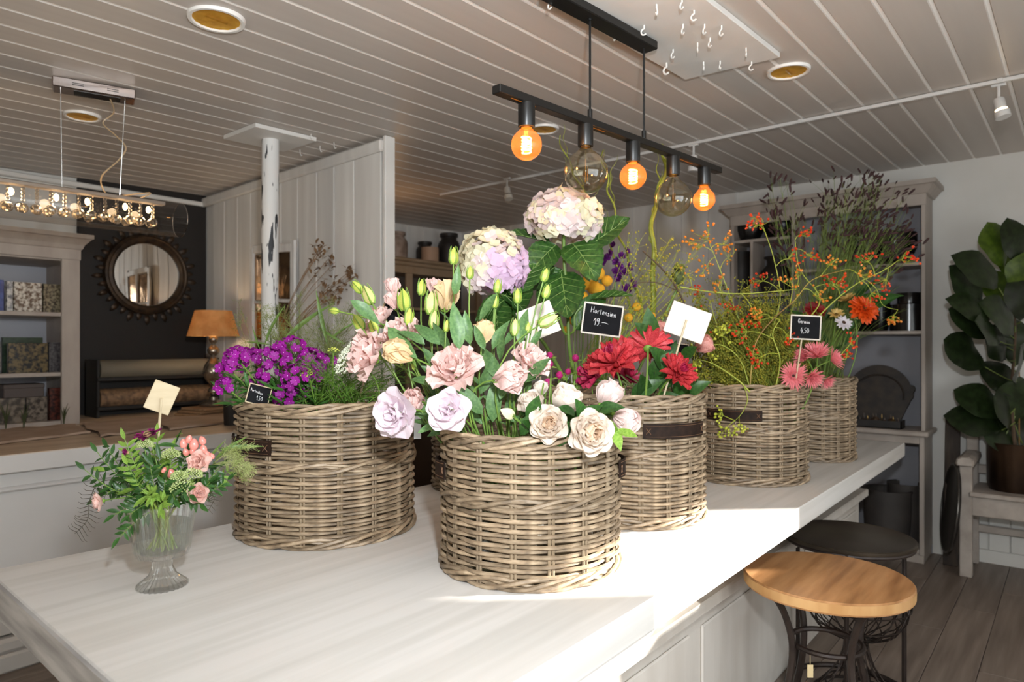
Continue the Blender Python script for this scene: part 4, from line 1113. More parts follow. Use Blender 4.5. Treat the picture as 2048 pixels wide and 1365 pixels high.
def basket(key, px_, D, r, h, lab, handles, rot=0.0):
    c = at(px_, 700, D); c.z = TZ
    BK_[key] = (c, r, h)
    b = root('wicker_basket', lab, 'basket', c, 'wicker baskets on the table')
    s_ = r/R0
    n = int((h-.055)/.0122)
    for i in range(n):
        z = .030 + (h-.062)*(i+.5)/n
        m_ = M.Translation(c + UP*z) @ M.Rotation(rot, 4, 'Z') @ M.Rotation(rnd.uniform(-.004, .004), 4, 'X') @ M.Scale(s_, 4, V((1, 0, 0))) @ M.Scale(s_, 4, V((0, 1, 0)))
        part('wicker_strand', ringm[i % 2][rnd.randrange(3)], b, m_)
    for z, k_ in ((h-.016, 4), (h*.555, 3), (.017, 4)):
        for k in range(k_):
            part('braid_strand', braidm[k], b, M.Translation(c + UP*z) @ M.Rotation(rot+rnd.uniform(0, .2)+z*9, 4, 'Z') @ M.Scale(s_*1.008, 4, V((1, 0, 0))) @ M.Scale(s_*1.008, 4, V((0, 1, 0))))
    for k in range(NS):
        part('stake', stakem, b, M.Translation(c + UP*.004) @ M.Rotation(rot + 2*PI*(k)/NS, 4, 'Z') @ M.Scale(s_, 4, V((1, 0, 0))) @ M.Scale(h-.02, 4, V((0, 0, 1))))
    part('base', MB().lathe([(.001, .004), (r-.005, .004), (r-.005, .012), (.001, .012)], 40, c).mesh('basket_base', m_stake), b)
    for (a0, a1, zf) in handles:      # strap angles measured from the direction to the camera, positive to the right in the photo
        base = math.atan2(-CA, -SA) if False else math.atan2(TOCAM.y, TOCAM.x)
        zc = h*zf; mb = MB(); k = 14
        def f(u, v, o):
            t = base + lerp(a0, a1, u)
            rr_ = r + .0115 + .010*math.sin(PI*u) + o
            return (c.x + rr_*math.cos(t), c.y + rr_*math.sin(t), c.z + zc + (v-.5)*.046)
        mb.grid(lambda u, v: f(u, v, .004), k, 2).grid(lambda u, v: f(u, 1-v, 0), k, 2)
        for v in (0, 1):
            L1 = [f(i/k, v, .004) for i in range(k+1)]; L2 = [f(i/k, v, 0) for i in range(k+1)]
            mb.raw(L1+L2, [((i, i+1, i+k+2, i+k+1) if v == 0 else (i+k+1, i+k+2, i+1, i)) for i in range(k)])
        for u in (0, 1):
            mb.raw([f(u, 0, 0), f(u, 1, 0), f(u, 1, .004), f(u, 0, .004)], [(0, 1, 2, 3)])
        hd_ = part('handle_strap', mb.mesh('handle_strap', m_leath), b, label='dark brown leather strap handle')
        sm = MB()
        for v in (.12, .88):
            sm.tube([f(i/30, v, .0045) for i in range(1, 30)], .0007, 4)
        for u0 in (.07, .93):
            sm.tube([f(u0-.03, .3, .005), f(u0+.03, .7, .005)], .0011, 4).tube([f(u0-.03, .7, .005), f(u0+.03, .3, .005)], .0011, 4)
        part('stitching', sm.mesh('strap_stitching', m_stitch), hd_, stuff=True)
basket('b1', 1060, 1.89, .236, .376, 'front wicker basket with cream roses spilling over its rim', [(-1.62, -1.12, .72), (1.22, 1.72, .72)], .10)
basket('b2', 655, 2.265, .274, .425, 'largest wicker basket, filled with purple sweet williams', [(-1.25, -.32, .70)], .3)
basket('b3', 1270, 2.44, .236, .435, 'sunlit wicker basket holding red dahlias', [(-.08, .92, .74)], .2)
basket('b4', 1494, 3.12, .250, .430, 'wicker basket with rosehip branches, right of the dahlias', [(-1.0, -.10, .70)], .15)
basket('b5', 1627, 3.66, .200, .430, 'far wicker basket under the orange zinnia at the table end', [(-1.9, -1.2, .72)], .1)
basket('b6', 974, 2.93, .225, .36, 'wicker basket in shadow behind the front one, mostly hidden', [], .1)
basket('b7', 1152, 3.15, .215, .42, 'wicker basket hidden behind the magenta globe amaranths', [], .2)

# ================================================================ flower parts
m_stem = mat('fresh_stem', '5f7f33', '7c9a45', .5, scale=(20, 20, 5), transl=.1)
m_leafg = mat('blue_green_leaf', '4f7444', '6d9158', .45, scale=(14, 14, 14), rand=.2, transl=.3)
m_leafd = mat('dark_leaf', '274b1f', '3b6329', .4, scale=(14, 14, 14), rand=.25, transl=.25)
m_leafy = mat('light_leaf', '6f9636', '93b350', .45, scale=(14, 14, 14), rand=.2, transl=.35)
m_bud = mat('lime_bud', 'b6c443', 'd9df77', .5, scale=(60, 60, 60), rand=.12, transl=.25)
m_budy = mat('pale_yellow_bud', 'd9d886', 'efe3a0', .5, scale=(60, 60, 60), rand=.08, transl=.3)
m_sepal = mat('sepal', '7ea23f', rough=.5, transl=.2)

def petal(W=.9, cup=.2, bend=.3, ruf=.05, nl=6, nw=8, seed=0, tip=.25, p0=.12, p1=.62, point=0.0, fr=3.0):
    r3 = random.Random(seed); ph = r3.uniform(0, 6); ph2 = r3.uniform(0, 6)
    def f(u, v):
        v = v*2-1
        w_ = W/2*math.sin(PI*(p0 + p1*u))
        if point: w_ *= (1 - max(0, (u-.55)/.45)**2*point)
        z = bend*u*u + cup*v*v*(u**.8)*W + ruf*math.sin(fr*v*1.7+ph)*u*u + ruf*.5*math.sin(6*u+ph2)*abs(v)
        return (v*w_, u - tip*v*v*u*u + ruf*.4*math.sin(5*v+ph2)*u*u, z)
    return MB().grid(f, nl, nw)
def leafm(W=.3, fold=.25, bend=.25, nl=6, wav=0.0, seed=0):
    r3 = random.Random(seed); ph = r3.uniform(0, 6)
    def f(u, v):
        v = v*2-1
        w_ = W/2*math.sin(PI*u**.85)**.85 if 0 < u < 1 else 0.004
        return (v*w_, u*(1-.15*bend), fold*abs(v)*w_ - bend*u*u + wav*math.sin(9*u+ph)*v)
    return MB().grid(f, nl, 4)
LG = [leafm(.34, .3, b, seed=i, wav=.02).mesh('leaf', m_leafg) for i, b in enumerate((.05, .3, .55))]
LD = [leafm(.42, .3, b, seed=i, wav=.02).mesh('leaf', m_leafd) for i, b in enumerate((.05, .3, .5))]
LY = [leafm(.30, .3, b, seed=i, wav=.02).mesh('leaf', m_leafy) for i, b in enumerate((.05, .3, .5))]
LN = [leafm(.13, .3, b, seed=i).mesh('leaf', m_leafg) for i, b in enumerate((.1, .4))]
def put_leaf(kind, parent, b, d, ln, nrm=None, wd=1.0, name='leaf'):
    nrm = nrm if nrm is not None else (UP*.7 + TOCAM*.5 + V((rnd.uniform(-.4, .4), rnd.uniform(-.4, .4), 0)))
    return part(name, kind[rnd.randrange(len(kind))], parent, frame(b, d, nrm, (ln*wd, ln, ln)))
def bloom(parent, c, axis, rad, whorls, meshes, name='petal', jit=6):
    ax = V(axis).normalized()
    base = ax.to_track_quat('Z', 'Y').to_matrix().to_4x4()
    for wi, (n, tl_, s_, lift) in enumerate(whorls):
        off = wi*1.3
        for k in range(n):
            a = 2*PI*k/n + off + rnd.uniform(-.1, .1)
            t = tl_ + rnd.uniform(-jit, jit)
            ms = meshes[min(wi, len(meshes)-1)]
            m_ = M.Translation(c + ax*lift*rad) @ base @ M.Rotation(a, 4, 'Z') @ M.Rotation(R(90-t), 4, 'X') @ M.Scale(rad*s_*rnd.uniform(.92, 1.06), 4)
            part(name, ms[rnd.randrange(len(ms))], parent, m_)
def stem_to(parent, head, key, rad=.0028, frac=.4, mid=.55, mt=None, sway=.0, name='stem', drop=.18, hdir=None):
    """stem from inside basket key up to head; returns path"""
    c, r, h = BK_[key]
    off = V((head.x-c.x, head.y-c.y, 0))
    if off.length > r*1.0: off = off.normalized()*r
    b = c + off*frac + UP*(h-drop)
    hd_ = V(hdir).normalized() if hdir is not None else (head-b).normalized()
    ctrl = head - hd_*((head-b).length*mid)
    path = bez(b, ctrl, head, 9)
    part(name, MB().tube(path, [rad*1.15, rad], 6).mesh('stem', mt or m_stem), parent)
    return path
def pathat(path, t):
    f = t*(len(path)-1); i = min(int(f), len(path)-2)
    return path[i].lerp(path[i+1], f-i), (path[i+1]-path[i]).normalized()

def budmesh(mt, spiky=True):
    mb = MB().lathe([(.001, 0), (.17, .04), (.27, .22), (.30, .42), (.24, .66), (.12, .88), (.02, 1.0)], 10, (0, 0, 0), (.06, 5))
    return mb.mesh('bud', mt)
BUDG, BUDY = budmesh(m_bud), budmesh(m_budy)
sp = MB()
for k in range(5):
    a = 2*PI*k/5
    d_ = V((math.cos(a), math.sin(a), 0))
    sp.tube([d_*.12, d_*.30 + UP*.25, d_*.29 + UP*.75, d_*.20 + UP*1.12], [.06, .045, .03, .012], 4)
SEP = sp.mesh('sepals', m_sepal)
def zframe(c, axis, s):
    return M.Translation(c) @ V(axis).normalized().to_track_quat('Z', 'Y').to_matrix().to_4x4() @ (M.Scale(s, 4) if np.isscalar(s) else M.Diagonal((s[0], s[1], s[2], 1)))
m_lpink = mat('lisianthus_pink', 'eac3bb', 'f5ded8', .55, scale=(30, 30, 30), rand=.08, transl=.35, lo=.3, hi=.7)
m_llil = mat('lisianthus_lilac', 'ecdbe3', 'f3e8ee', .55, scale=(30, 30, 30), rand=.05, transl=.35)
m_lcream = mat('lisianthus_cream', 'ecd9a6', 'f0cfae', .55, scale=(24, 24, 24), rand=.05, transl=.35)
def pset(mt, W=.95, cup=.15, bend=.25, ruf=.06, n=3, **k):
    return [petal(W, cup, bend*f_, ruf, seed=i+5, **k).mesh('petal', mt) for i, f_ in zip(range(n), (1.0, .6, 1.3, 1.0))]
PINK = pset(m_lpink, 1.0, .12, .18, .11, fr=6); LIL = pset(m_llil, 1.05, .10, .12, .06); CRE = pset(m_lcream, .95, .2, .4, .05)
LIS_OPEN = [(5, 82, 1.0, -.02), (6, 62, .92, .02), (6, 42, .82, .05), (5, 22, .62, .08)]
LIS_CUP = [(5, 38, 1.0, 0), (5, 26, .95, .03), (4, 12, .85, .05)]
def lis(kind, x, y, D, wpx, lab, key='b1', hdir=None, leaves=2, buds=0, group='lisianthus stems in the front basket'):
    """one lisianthus stem whose head sits at photo pixel (x, y) at distance D, head size wpx"""
    h = at(x, y, D); s_ = wpx*D/FP
    c, r, hh = BK_[key]
    o = root('lisianthus', lab, 'flower', (c.x, c.y, c.z+hh-.18), group)
    hd_ = V(hdir) if hdir is not None else V((rnd.uniform(-.15, .15), rnd.uniform(-.15, .15), 1)) + (h - c).normalized()*.4
    hd_.normalize()
    if kind in ('bud', 'budy'):
        b0 = h - hd_*s_*.5
        pth = stem_to(o, b0, key, .0021, hdir=hd_)
        bb_ = part('bud', BUDG if kind == 'bud' else BUDY, o, zframe(b0, hd_, (s_*.95, s_*.95, s_)))
        part('sepals', SEP, bb_, zframe(b0, hd_, (s_*.95, s_*.95, s_*.95)))
    else:
        ms = {'pink': PINK, 'lil': LIL, 'cre': CRE}[kind[:3] if kind[:4] != 'pink' else 'pink']
        cup = kind.endswith('cup')
        rad = s_*(.66 if not cup else 1.05)
        b0 = h - hd_*(rad*(.25 if not cup else .5))
        pth = stem_to(o, b0, key, .0024, hdir=hd_)
        bloom(o, b0, hd_, rad, LIS_CUP if cup else LIS_OPEN, [ms])
        part('sepals', SEP, o, zframe(b0 - hd_*s_*.10, hd_, (s_*.55, s_*.55, s_*.35)))
    for k in range(leaves):
        p, t = pathat(pth, .50 + .42*k/max(1, leaves) + rnd.uniform(-.04, .04))
        a = rnd.uniform(0, 6.28)
        sd = RIGHT*math.cos(a) + TOCAM*math.sin(a)*.6
        for q in (1, -1):
            put_leaf(LG, o, p, t*.9 + sd*q*.75, rnd.uniform(.045, .07), wd=.9)
    for k in range(buds):
        p, t = pathat(pth, .62 + .16*k)
        a = rnd.uniform(0, 6.28); e = p + (t*.055 + (RIGHT*math.cos(a)+TOCAM*math.sin(a)*.5)*.022)
        part('side_stem', MB().tube(bez(p, p + t*.02 + (e-p)*.3, e, 4), .0013, 5).mesh('side_stem', m_stem), o)
        bs_ = rnd.uniform(.014, .02)
        bb_ = part('bud', BUDG, o, zframe(e, e-p + UP*.03, (bs_*.8, bs_*.8, bs_)))
        part('sepals', SEP, bb_, zframe(e, e-p + UP*.03, (bs_*.8, bs_*.8, bs_)))
    return o

# ================================================================ front basket: lisianthus and roses
PL = [
 ('bud', 715, 574, 1.98, 30, 'lime lisianthus bud at the far upper left of the front bouquet', (-.7, 0, .8), 0, 0),
 ('budy', 737, 590, 1.96, 40, 'half-open pale yellow lisianthus next to the uppermost left bud', (-.4, 0, .9), 1, 1),
 ('bud', 668, 622, 1.98, 22, 'small lime lisianthus bud jutting out sideways over the sweet williams', (-1, .3, .15), 0, 0),
 ('bud', 717, 644, 1.90, 36, 'closed lime lisianthus bud above the white lace umbel', (-.5, 0, .8), 1, 0),
 ('bud', 747, 652, 1.88, 32, 'lime lisianthus bud right of the one above the lace umbel', (-.35, 0, .9), 1, 0),
 ('bud', 808, 600, 1.92, 44, 'fat lime lisianthus bud beside the tilted black sign', (-.1, 0, 1), 1, 1),
 ('bud', 818, 634, 1.86, 34, 'lime lisianthus bud just under the fat one by the black sign', (.1, 0, 1), 1, 0),
 ('bud', 843, 575, 1.94, 32, 'upright lime lisianthus bud with spread sepals left of the cream bloom', (.05, 0, 1), 1, 0),
 ('budy', 862, 606, 1.88, 46, 'pale yellow lisianthus opening under the upright spread bud', (.05, 0, 1), 1, 1),
 ('crecup', 893, 592, 1.93, 52, 'cream and peach lisianthus bloom left of the left hydrangea', (.1, -.1, .9), 1, 0),
 ('budy', 868, 640, 1.84, 36, 'pale yellow lisianthus bud below the cream and peach bloom', (.1, 0, 1), 1, 0),
 ('bud', 907, 512, 1.90, 34, 'topmost lime lisianthus bud, in front of the left hydrangea edge', (.02, 0, 1), 2, 1),
 ('bud', 940, 545, 1.88, 26, 'small lime lisianthus bud over the left hydrangea, left one', (.05, 0, 1), 1, 0),
 ('bud', 995, 572, 1.86, 28, 'lime lisianthus bud over the lower right of the left hydrangea', (.1, 0, 1), 1, 0),
 ('bud', 990, 603, 1.84, 26, 'lime lisianthus bud right below the left hydrangea', (.1, 0, 1), 1, 0),
 ('bud', 1035, 592, 1.86, 30, 'lime lisianthus bud between the two hydrangea stems', (.0, 0, 1), 1, 0),
 ('bud', 1090, 550, 1.84, 28, 'highest lime lisianthus bud of the right bundle before the blank sign', (.3, 0, 1), 0, 1),
 ('bud', 1093, 583, 1.82, 28, 'second lime lisianthus bud of the right bundle before the blank sign', (.3, 0, 1), 1, 0),
 ('budy', 1030, 655, 1.80, 34, 'pale lime lisianthus bud at the left edge of the blank sign', (.05, 0, 1), 1, 0),
 ('bud', 1056, 656, 1.80, 22, 'tiny lime lisianthus bud in the middle of the blank sign', (.15, 0, 1), 1, 0),
 ('budy', 1097, 641, 1.78, 42, 'pale yellow lisianthus flower nodding right over the blank sign', (.85, 0, .45), 0, 0),
 ('bud', 893, 652, 1.82, 24, 'lime lisianthus bud deep between the leaves, under the cream bloom', (.1, 0, 1), 2, 0),
 ('pinkcup', 785, 572, 2.0, 30, 'small pale pink lisianthus bloom on the far side, beside the sign tip', (-.2, .2, .9), 0, 0),
 ('pinkcup', 868, 572, 2.0, 28, 'small pale pink lisianthus bloom on the far side, behind the spread bud', (0, .2, 1), 0, 0),
 ('pinkcup', 790, 600, 1.98, 34, 'pale pink lisianthus bloom touching the fat lime bud', (-.2, 0, .9), 0, 0),
 ('pink', 757, 640, 1.98, 64, 'soft pink lisianthus bloom behind the two buds above the lace umbel', (-.5, -.2, .7), 0, 0),
 ('pink', 735, 710, 1.88, 96, 'big ruffled pink lisianthus bloom leaning out over the lace umbel', (-.75, -.45, .25), 1, 0),
 ('pink', 800, 672, 1.88, 86, 'ruffled deep pink lisianthus bloom behind the creamy bud', (-.3, -.35, .75), 1, 0),
 ('crecup', 800, 706, 1.78, 52, 'creamy yellow lisianthus opening before the ruffled deep pink bloom', (-.75, -.35, .30), 0, 0),
 ('pink', 908, 735, 1.78, 98, 'big ruffled pink lisianthus bloom in the middle of the front bouquet', (-.15, -.6, .6), 1, 0),
 ('pink', 1062, 722, 1.80, 78, 'dusty pink lisianthus bloom under the blank sign', (.45, -.35, .6), 1, 0),
 ('pinkcup', 1018, 757, 1.72, 58, 'dusty pink lisianthus bloom low in the middle, left of the white roses', (.75, -.4, .1), 1, 0),
 ('crecup', 968, 664, 1.80, 42, 'peach lisianthus bloom on an upright stem in the centre', (.15, -.15, .9), 2, 0),
 ('lil', 790, 826, 1.72, 92, 'pale lilac lisianthus bloom hanging over the rim of the largest basket', (-.45, -.85, -.1), 0, 0),
 ('lil', 896, 820, 1.64, 78, 'pale lilac lisianthus bloom hanging over the front basket rim', (-.25, -.9, .15), 0, 0),
 ('pinkcup', 828, 800, 1.84, 46, 'half-hidden pink lisianthus bloom between the two lilac ones', (-.4, -.6, .2), 0, 0),
]
for (k, x, y, D, s_, lab, hd_, lv, bd_) in PL:
    hh_ = RIGHT*hd_[0] + FWD*hd_[1] + UP*hd_[2]
    lis(k, x, y, D, s_, lab, hdir=hh_, leaves=lv, buds=bd_)
# separate larger leaves and bare stems massed in the basket
fb = root('lisianthus_foliage', 'blue-green lisianthus leaves and bare stems massed in the front basket', 'foliage', BK_['b1'][0] + UP*.2)
LM = [(700, 600, 760, 640), (775, 655, 828, 712), (910, 590, 915, 545), (918, 700, 912, 612), (960, 640, 990, 590), (985, 700, 1010, 640), (1000, 760, 960, 690), (1060, 700, 1082, 660), (1040, 690, 1045, 620), (930, 780, 850, 735), (930, 830, 870, 790), (960, 790, 985, 720),
      (1000, 800, 1020, 730), (1010, 830, 1035, 780), (965, 830, 920, 770), (985, 845, 990, 760), (870, 770, 820, 745), (900, 700, 868, 650), (880, 690, 830, 640), (1050, 760, 1095, 720), (1070, 800, 1080, 765), (940, 690, 930, 630), (1010, 690, 1038, 640), (850, 690, 806, 650), (870, 850, 845, 858), (905, 852, 860, 870), (970, 700, 950, 655), (1035, 770, 1080, 735), (1000, 720, 1005, 670), (890, 760, 850, 700)]
for i, (x0, y0, x1, y1) in enumerate(LM):
    D = 1.74 + .12*rnd.random()
    a, b = at(x0, y0, D), at(x1, y1, D - rnd.uniform(-.03, .05))
    put_leaf(LG, fb, a, b-a, max((b-a).length*1.1, .06), wd=.95, nrm=TOCAM + UP*.5 + RIGHT*rnd.uniform(-.6, .6))
bs_ = MB(); c1, r1, h1 = BK_['b1']
for i in range(46):
    a = rnd.uniform(0, 6.28); q = rnd.uniform(.02, .12)
    b0 = c1 + V((q*math.cos(a), q*math.sin(a), h1-.17)) - RIGHT*.05
    e = c1 + V((q*1.7*math.cos(a+.4), q*1.7*math.sin(a+.4), h1 + rnd.uniform(.04, .13))) - RIGHT*.06
    bs_.tube([b0, b0.lerp(e, .5) + V((.004, 0, 0)), e], .0021, 5)
part('cut_stems', bs_.mesh('cut_stems', m_stem), fb, stuff=True)
# inner glass vases
def vase(key, r, h, lab, dx=0, dy=0):
    c = BK_[key][0] + V((dx, dy, .013))
    o = root('glass_cylinder', lab, 'vase', c, 'glass cylinders in the baskets')
    part('glass', MB().lathe([(.001, 0), (r, 0), (r, h), (r-.005, h), (r-.005, .012), (.001, .012)], 28, c).mesh('cylinder_glass', bpy.data.materials.get('vase_glass') or thin_glass('vase_glass', (.90, .94, .92), 1.0, .02, .05)), o)
    part('water', MB().lathe([(.001, .014), (r-.006, .014), (r-.006, h*.6), (.001, h*.6)], 28, c).mesh('vase_water', bpy.data.materials.get('vase_water') or thin_glass('vase_water', (.86, .90, .84), .6, .0, .03)), o)
vase('b1', .12, .26, 'plain glass cylinder inside the front basket', -.05, .04)
vase('b7', .10, .46, 'tall plain glass cylinder under the hydrangeas')
# roses
m_rose = mat('cream_rose', 'f0e2d2', 'f4ebe2', .55, scale=(20, 20, 20), rand=.03, transl=.35)
m_rosei = mat('apricot_rose_heart', 'f4dcc0', 'f6e6d4', .55, scale=(20, 20, 20), rand=.04, transl=.35)
m_roseb = mat('blush_rose', 'ecd3cd', 'f0e0da', .55, scale=(20, 20, 20), rand=.03, transl=.35)
RO = pset(m_rose, 1.05, .22, .22, .03); RI = pset(m_rosei, .9, .30, .35, .05); RB = pset(m_roseb, 1.1, .25, .35, .03)
RW = [(6, 84, 1.0, -.10), (7, 72, 1.0, -.06), (8, 60, .97, -.03), (8, 48, .90, .0), (9, 38, .80, .0), (10, 28, .66, .02), (10, 18, .52, .03), (8, 6, .40, .04)]
RS = [(5, 52, 1.0, 0), (6, 40, 1.0, .02), (6, 28, .95, .04), (6, 16, .85, .06), (5, 6, .7, .08)]
def rose(x, y, D, wpx, ax, kind, lab, key='b1', lv=3):
    h = at(x, y, D); rad = wpx*D/FP*.56
    c, r, hh = BK_[key]
    axv = (RIGHT*ax[0] + FWD*ax[1] + UP*ax[2]).normalized()
    o = root('garden_rose', lab, 'rose', (c.x, c.y, c.z+hh-.18), 'cream garden roses')
    b0 = h - axv*rad*.3
    pth = stem_to(o, b0 - axv*.012, key, .0030, hdir=axv, mid=.4, frac=.55)
    if kind == 'open': bloom(o, b0, axv, rad, RW, [RO, RO, RO, RO, RI, RI, RI])
    else: bloom(o, b0 - axv*rad*.35, axv, rad*1.15, RS, [RB if kind == 'blush' else RO])
    part('calyx', MB().ball((0, 0, 0), .16, 8, 6, 1.2).mesh('calyx', m_sepal), o, zframe(b0 - axv*rad*(.12 if kind == 'open' else .42), axv, rad))
    for k in range(lv):
        p, t = pathat(pth, .55 + .13*k); a = rnd.uniform(0, 6.28)
        put_leaf(LD, o, p, t*.4 + RIGHT*math.cos(a) + TOCAM*abs(math.sin(a)) + UP*.2, rnd.uniform(.05, .075), wd=1.1)
rose(1182, 866, 1.60, 94, (.25, -.93, .12), 'open', 'fully open cream rose hanging over the front basket rim, largest of all')
rose(1098, 848, 1.64, 78, (-.05, -.90, .3), 'open', 'open cream rose with apricot heart on the front basket rim, left of the largest')
rose(1135, 797, 1.72, 84, (.2, -.35, .75), 'side', 'cream rose seen from the side above the open ones')
rose(1062, 806, 1.76, 66, (-.3, -.5, .65), 'side', 'white rose behind the bud at the left end of the rose row')
rose(1218, 786, 1.76, 74, (.45, -.2, .75), 'blush', 'blush rose rising at the right rim of the front basket')
rose(1252, 842, 1.72, 72, (.7, -.55, -.35), 'blush', 'blush rose drooping over the right side of the front basket')
rose(1082, 775, 1.80, 40, (-.1, -.2, .9), 'side', 'small white rose half hidden under the blank sign stick')
h = at(1017, 828, 1.66); c = BK_['b1'][0]
o = root('rosebud', 'closed creamy rosebud on the rim of the front basket', 'rose', c + UP*.2)
ax = (RIGHT*-.75 + UP*.45 + TOCAM*.35).normalized()
part('stem', MB().tube(bez(c + UP*.30 + RIGHT*.05, at(1068, 868, 1.66), h - ax*.014, 6), .003, 6).mesh('stem', m_stem), o)
part('bud', budmesh(mat('cream_bud', 'ece3b4', 'f0ead0', .5, scale=(40, 40, 40), transl=.3)), o, zframe(h - ax*.016, ax, (.045, .045, .040)))
for k in range(4):
    a = k*PI/2; sd = ax.cross(UP).normalized()*math.cos(a) + ax.cross(ax.cross(UP)).normalized()*math.sin(a)
    put_leaf(LY, o, h - ax*.018 + sd*.006, ax*.9 + sd*.5, .036, nrm=sd*-1, wd=.9, name='sepal')
rl = root('rose_foliage', 'dark green rose leaves along the right rim of the front basket', 'foliage', BK_['b1'][0] + UP*.3)
for (x0, y0, x1, y1, kk) in ((1168, 845, 1155, 805, 0), (1190, 822, 1235, 808, 0), (1225, 850, 1240, 895, 1), (1232, 860, 1270, 872, 1), (1150, 862, 1112, 880, 0), (1060, 850, 1075, 800, 0), (1040, 870, 1062, 832, 0), (1120, 880, 1135, 850, 0), (1230, 880, 1222, 845, 1), (1150, 830, 1130, 812, 0), (1075, 868, 1050, 845, 0), (1160, 840, 1190, 812, 0)):
    a, b = at(x0, y0, 1.68), at(x1, y1, 1.64)
    put_leaf(LY if kk else LD, rl, a, b-a, (b-a).length*1.15, wd=1.25 if kk else 1.1, nrm=TOCAM*.8 + UP*.6)

# ================================================================ hydrangeas
m_hg = mat('hydrangea_cream', 'e6e2b4', 'efe6d6', .6, scale=(40, 40, 40), rand=.06, transl=.25)
m_hp = mat('hydrangea_blush', 'e6d2d6', 'eee0da', .6, scale=(40, 40, 40), rand=.06, transl=.25)
m_hl = mat('hydrangea_lilac', 'd9b8d6', 'e6cbe0', .6, scale=(40, 40, 40), rand=.06, transl=.25)
m_heye = mat('floret_eye', 'cfd2a0', rough=.5)
def floret(mt):
    mb = MB(); p_ = petal(1.02, -.05, .08, .05, 3, 4, 3, .22, .18, .56)
    for k in range(4): mb.add(p_, M.Rotation(k*PI/2, 4, 'Z') @ M.Rotation(R(10), 4, 'X') @ M.Scale(.62, 4))
    return mb.mesh('floret', mt)
FG, FP_, FL_ = floret(m_hg), floret(m_hp), floret(m_hl)
m_hleaf = mat('hydrangea_leaf', '2a4f22', '47702f', .4, scale=(16, 16, 16), rand=.2, transl=.25)
def hleaf(bend, seed):
    def f(u, v):
        v = v*2-1
        w_ = .34*(math.sin(PI*u**.8)**.75 if 0 < u < 1 else .01)
        w_ *= 1 + .04*math.sin(u*70)*abs(v)
        return (v*w_, u, .30*abs(v)*w_ - bend*u*u + .012*math.sin(28*(u-abs(v)*.28)))
    return MB().grid(f, 28, 8)
HL = [hleaf(b, 1).mesh('hydrangea_leaf', m_hleaf) for b in (.05, .35, .7)]
hv = []
for b in (.05, .35, .7):
    mb = MB().tube([(0, u, -b*u*u + .004) for u in [i/10*.97 for i in range(11)]], [.012, .003], 5)
    for k in range(5):
        u0 = .12 + k*.15
        for s_ in (1, -1):
            w_ = .34*math.sin(PI*min(.99, u0+.2)**.8)**.75
            mb.tube([(s_*w_*.85*t, u0 + .22*t, .30*.85*t*w_ - b*(u0+.22*t)**2 + .007) for t in (0, .5, 1)], [.006, .002], 4)
    hv.append(mb.mesh('leaf_veins', mat('leaf_vein', '7d9a52', rough=.5)))
def hydrangea(x, y, D, wx, hy, lab, tint, foot, leaves, stempts):
    c = at(x, y, D); rx, rz = wx/2*D/FP, hy/2*D/FP
    o = root('hydrangea', lab, 'flower', foot, 'hydrangea heads')
    n = 190
    for i in range(n):
        zz = 1 - 1.72*(i+.5)/n; th = i*2.39996
        q = math.sqrt(max(0, 1-zz*zz)); dirv = V((q*math.cos(th), q*math.sin(th), zz))
        bump_ = 1 + .05*math.sin(5*dirv.x*2+1) * math.sin(4*dirv.y*2) + rnd.uniform(-.05, .04)
        p = c + V((dirv.x*rx, dirv.y*rx, dirv.z*rz))*bump_*.93
        nrm = V((dirv.x/rx, dirv.y/rx, dirv.z/rz)).normalized() + V((rnd.gauss(0, .22), rnd.gauss(0, .22), rnd.gauss(0, .22)))
        side = dirv.dot(RIGHT)*.6 - dirv.z*.6 + rnd.gauss(0, .25)
        ms = (FL_ if side > .25 and tint else FP_ if side > -.15 else FG) if tint else (FG if rnd.random() < .38 else FP_)
        s_ = rx*rnd.uniform(.28, .35)
        part('floret', ms, o, zframe(p, nrm, s_) @ M.Rotation(rnd.uniform(0, 1.57), 4, 'Z'))
    sp_ = spline(stempts + [c - UP*rz*.3], 5)
    part('stem', MB().tube(sp_, [.0075, .006], 8).mesh('hydrangea_stem', m_stem), o)
    fr = MB()
    for i in range(24):
        a = rnd.uniform(0, 6.28); q = rnd.uniform(.3, .75)
        fr.tube([c - UP*rz*.45, c + V((q*rx*math.cos(a), q*rx*math.sin(a), rz*rnd.uniform(-.2, .5)))], .002, 4)
    part('flower_stalks', fr.mesh('flower_stalks', m_stem), o, stuff=True)
    for (x0, y0, x1, y1, dD, wd, up_) in leaves:
        a, b = at(x0, y0, D+.02), at(x1, y1, D+dD)
        k = rnd.randrange(3); ln = (b-a).length*1.03
        nr = UP*up_ + TOCAM*(1.1-up_) + RIGHT*rnd.uniform(-.2, .2)
        m_ = frame(a, b-a, nr, (ln*wd, ln, ln))
        lf_ = part('leaf', HL[k], o, m_)
        part('leaf_veins', hv[k], lf_, m_)
        pp, _ = pathat(sp_, .75)
    return o
f7 = BK_['b7'][0] + UP*.25
hydrangea(1128, 437, 2.62, 152, 116, 'tallest hydrangea, white and cream with large leaves under the bar pendant', 0, f7,
          [(1175, 495, 1255, 436, -.05, 1.0, .5), (1100, 485, 1012, 462, .05, .55, .6), (1112, 490, 1052, 540, -.08, .95, .5), (1145, 488, 1190, 532, -.12, 1.25, .45), (1122, 545, 1135, 632, -.12, 1.05, .3), (1125, 540, 1068, 590, .0, 1.0, .4), (1140, 520, 1182, 560, .1, 1.0, .5),
           (1150, 660, 1205, 580, .0, .8, .4), (1180, 600, 1262, 588, -.03, .75, .75), (1110, 535, 1040, 575, .1, 1.1, .4)],
          [at(1150, 760, 2.72), at(1138, 690, 2.66), at(1135, 600, 2.64), at(1128, 520, 2.62)])
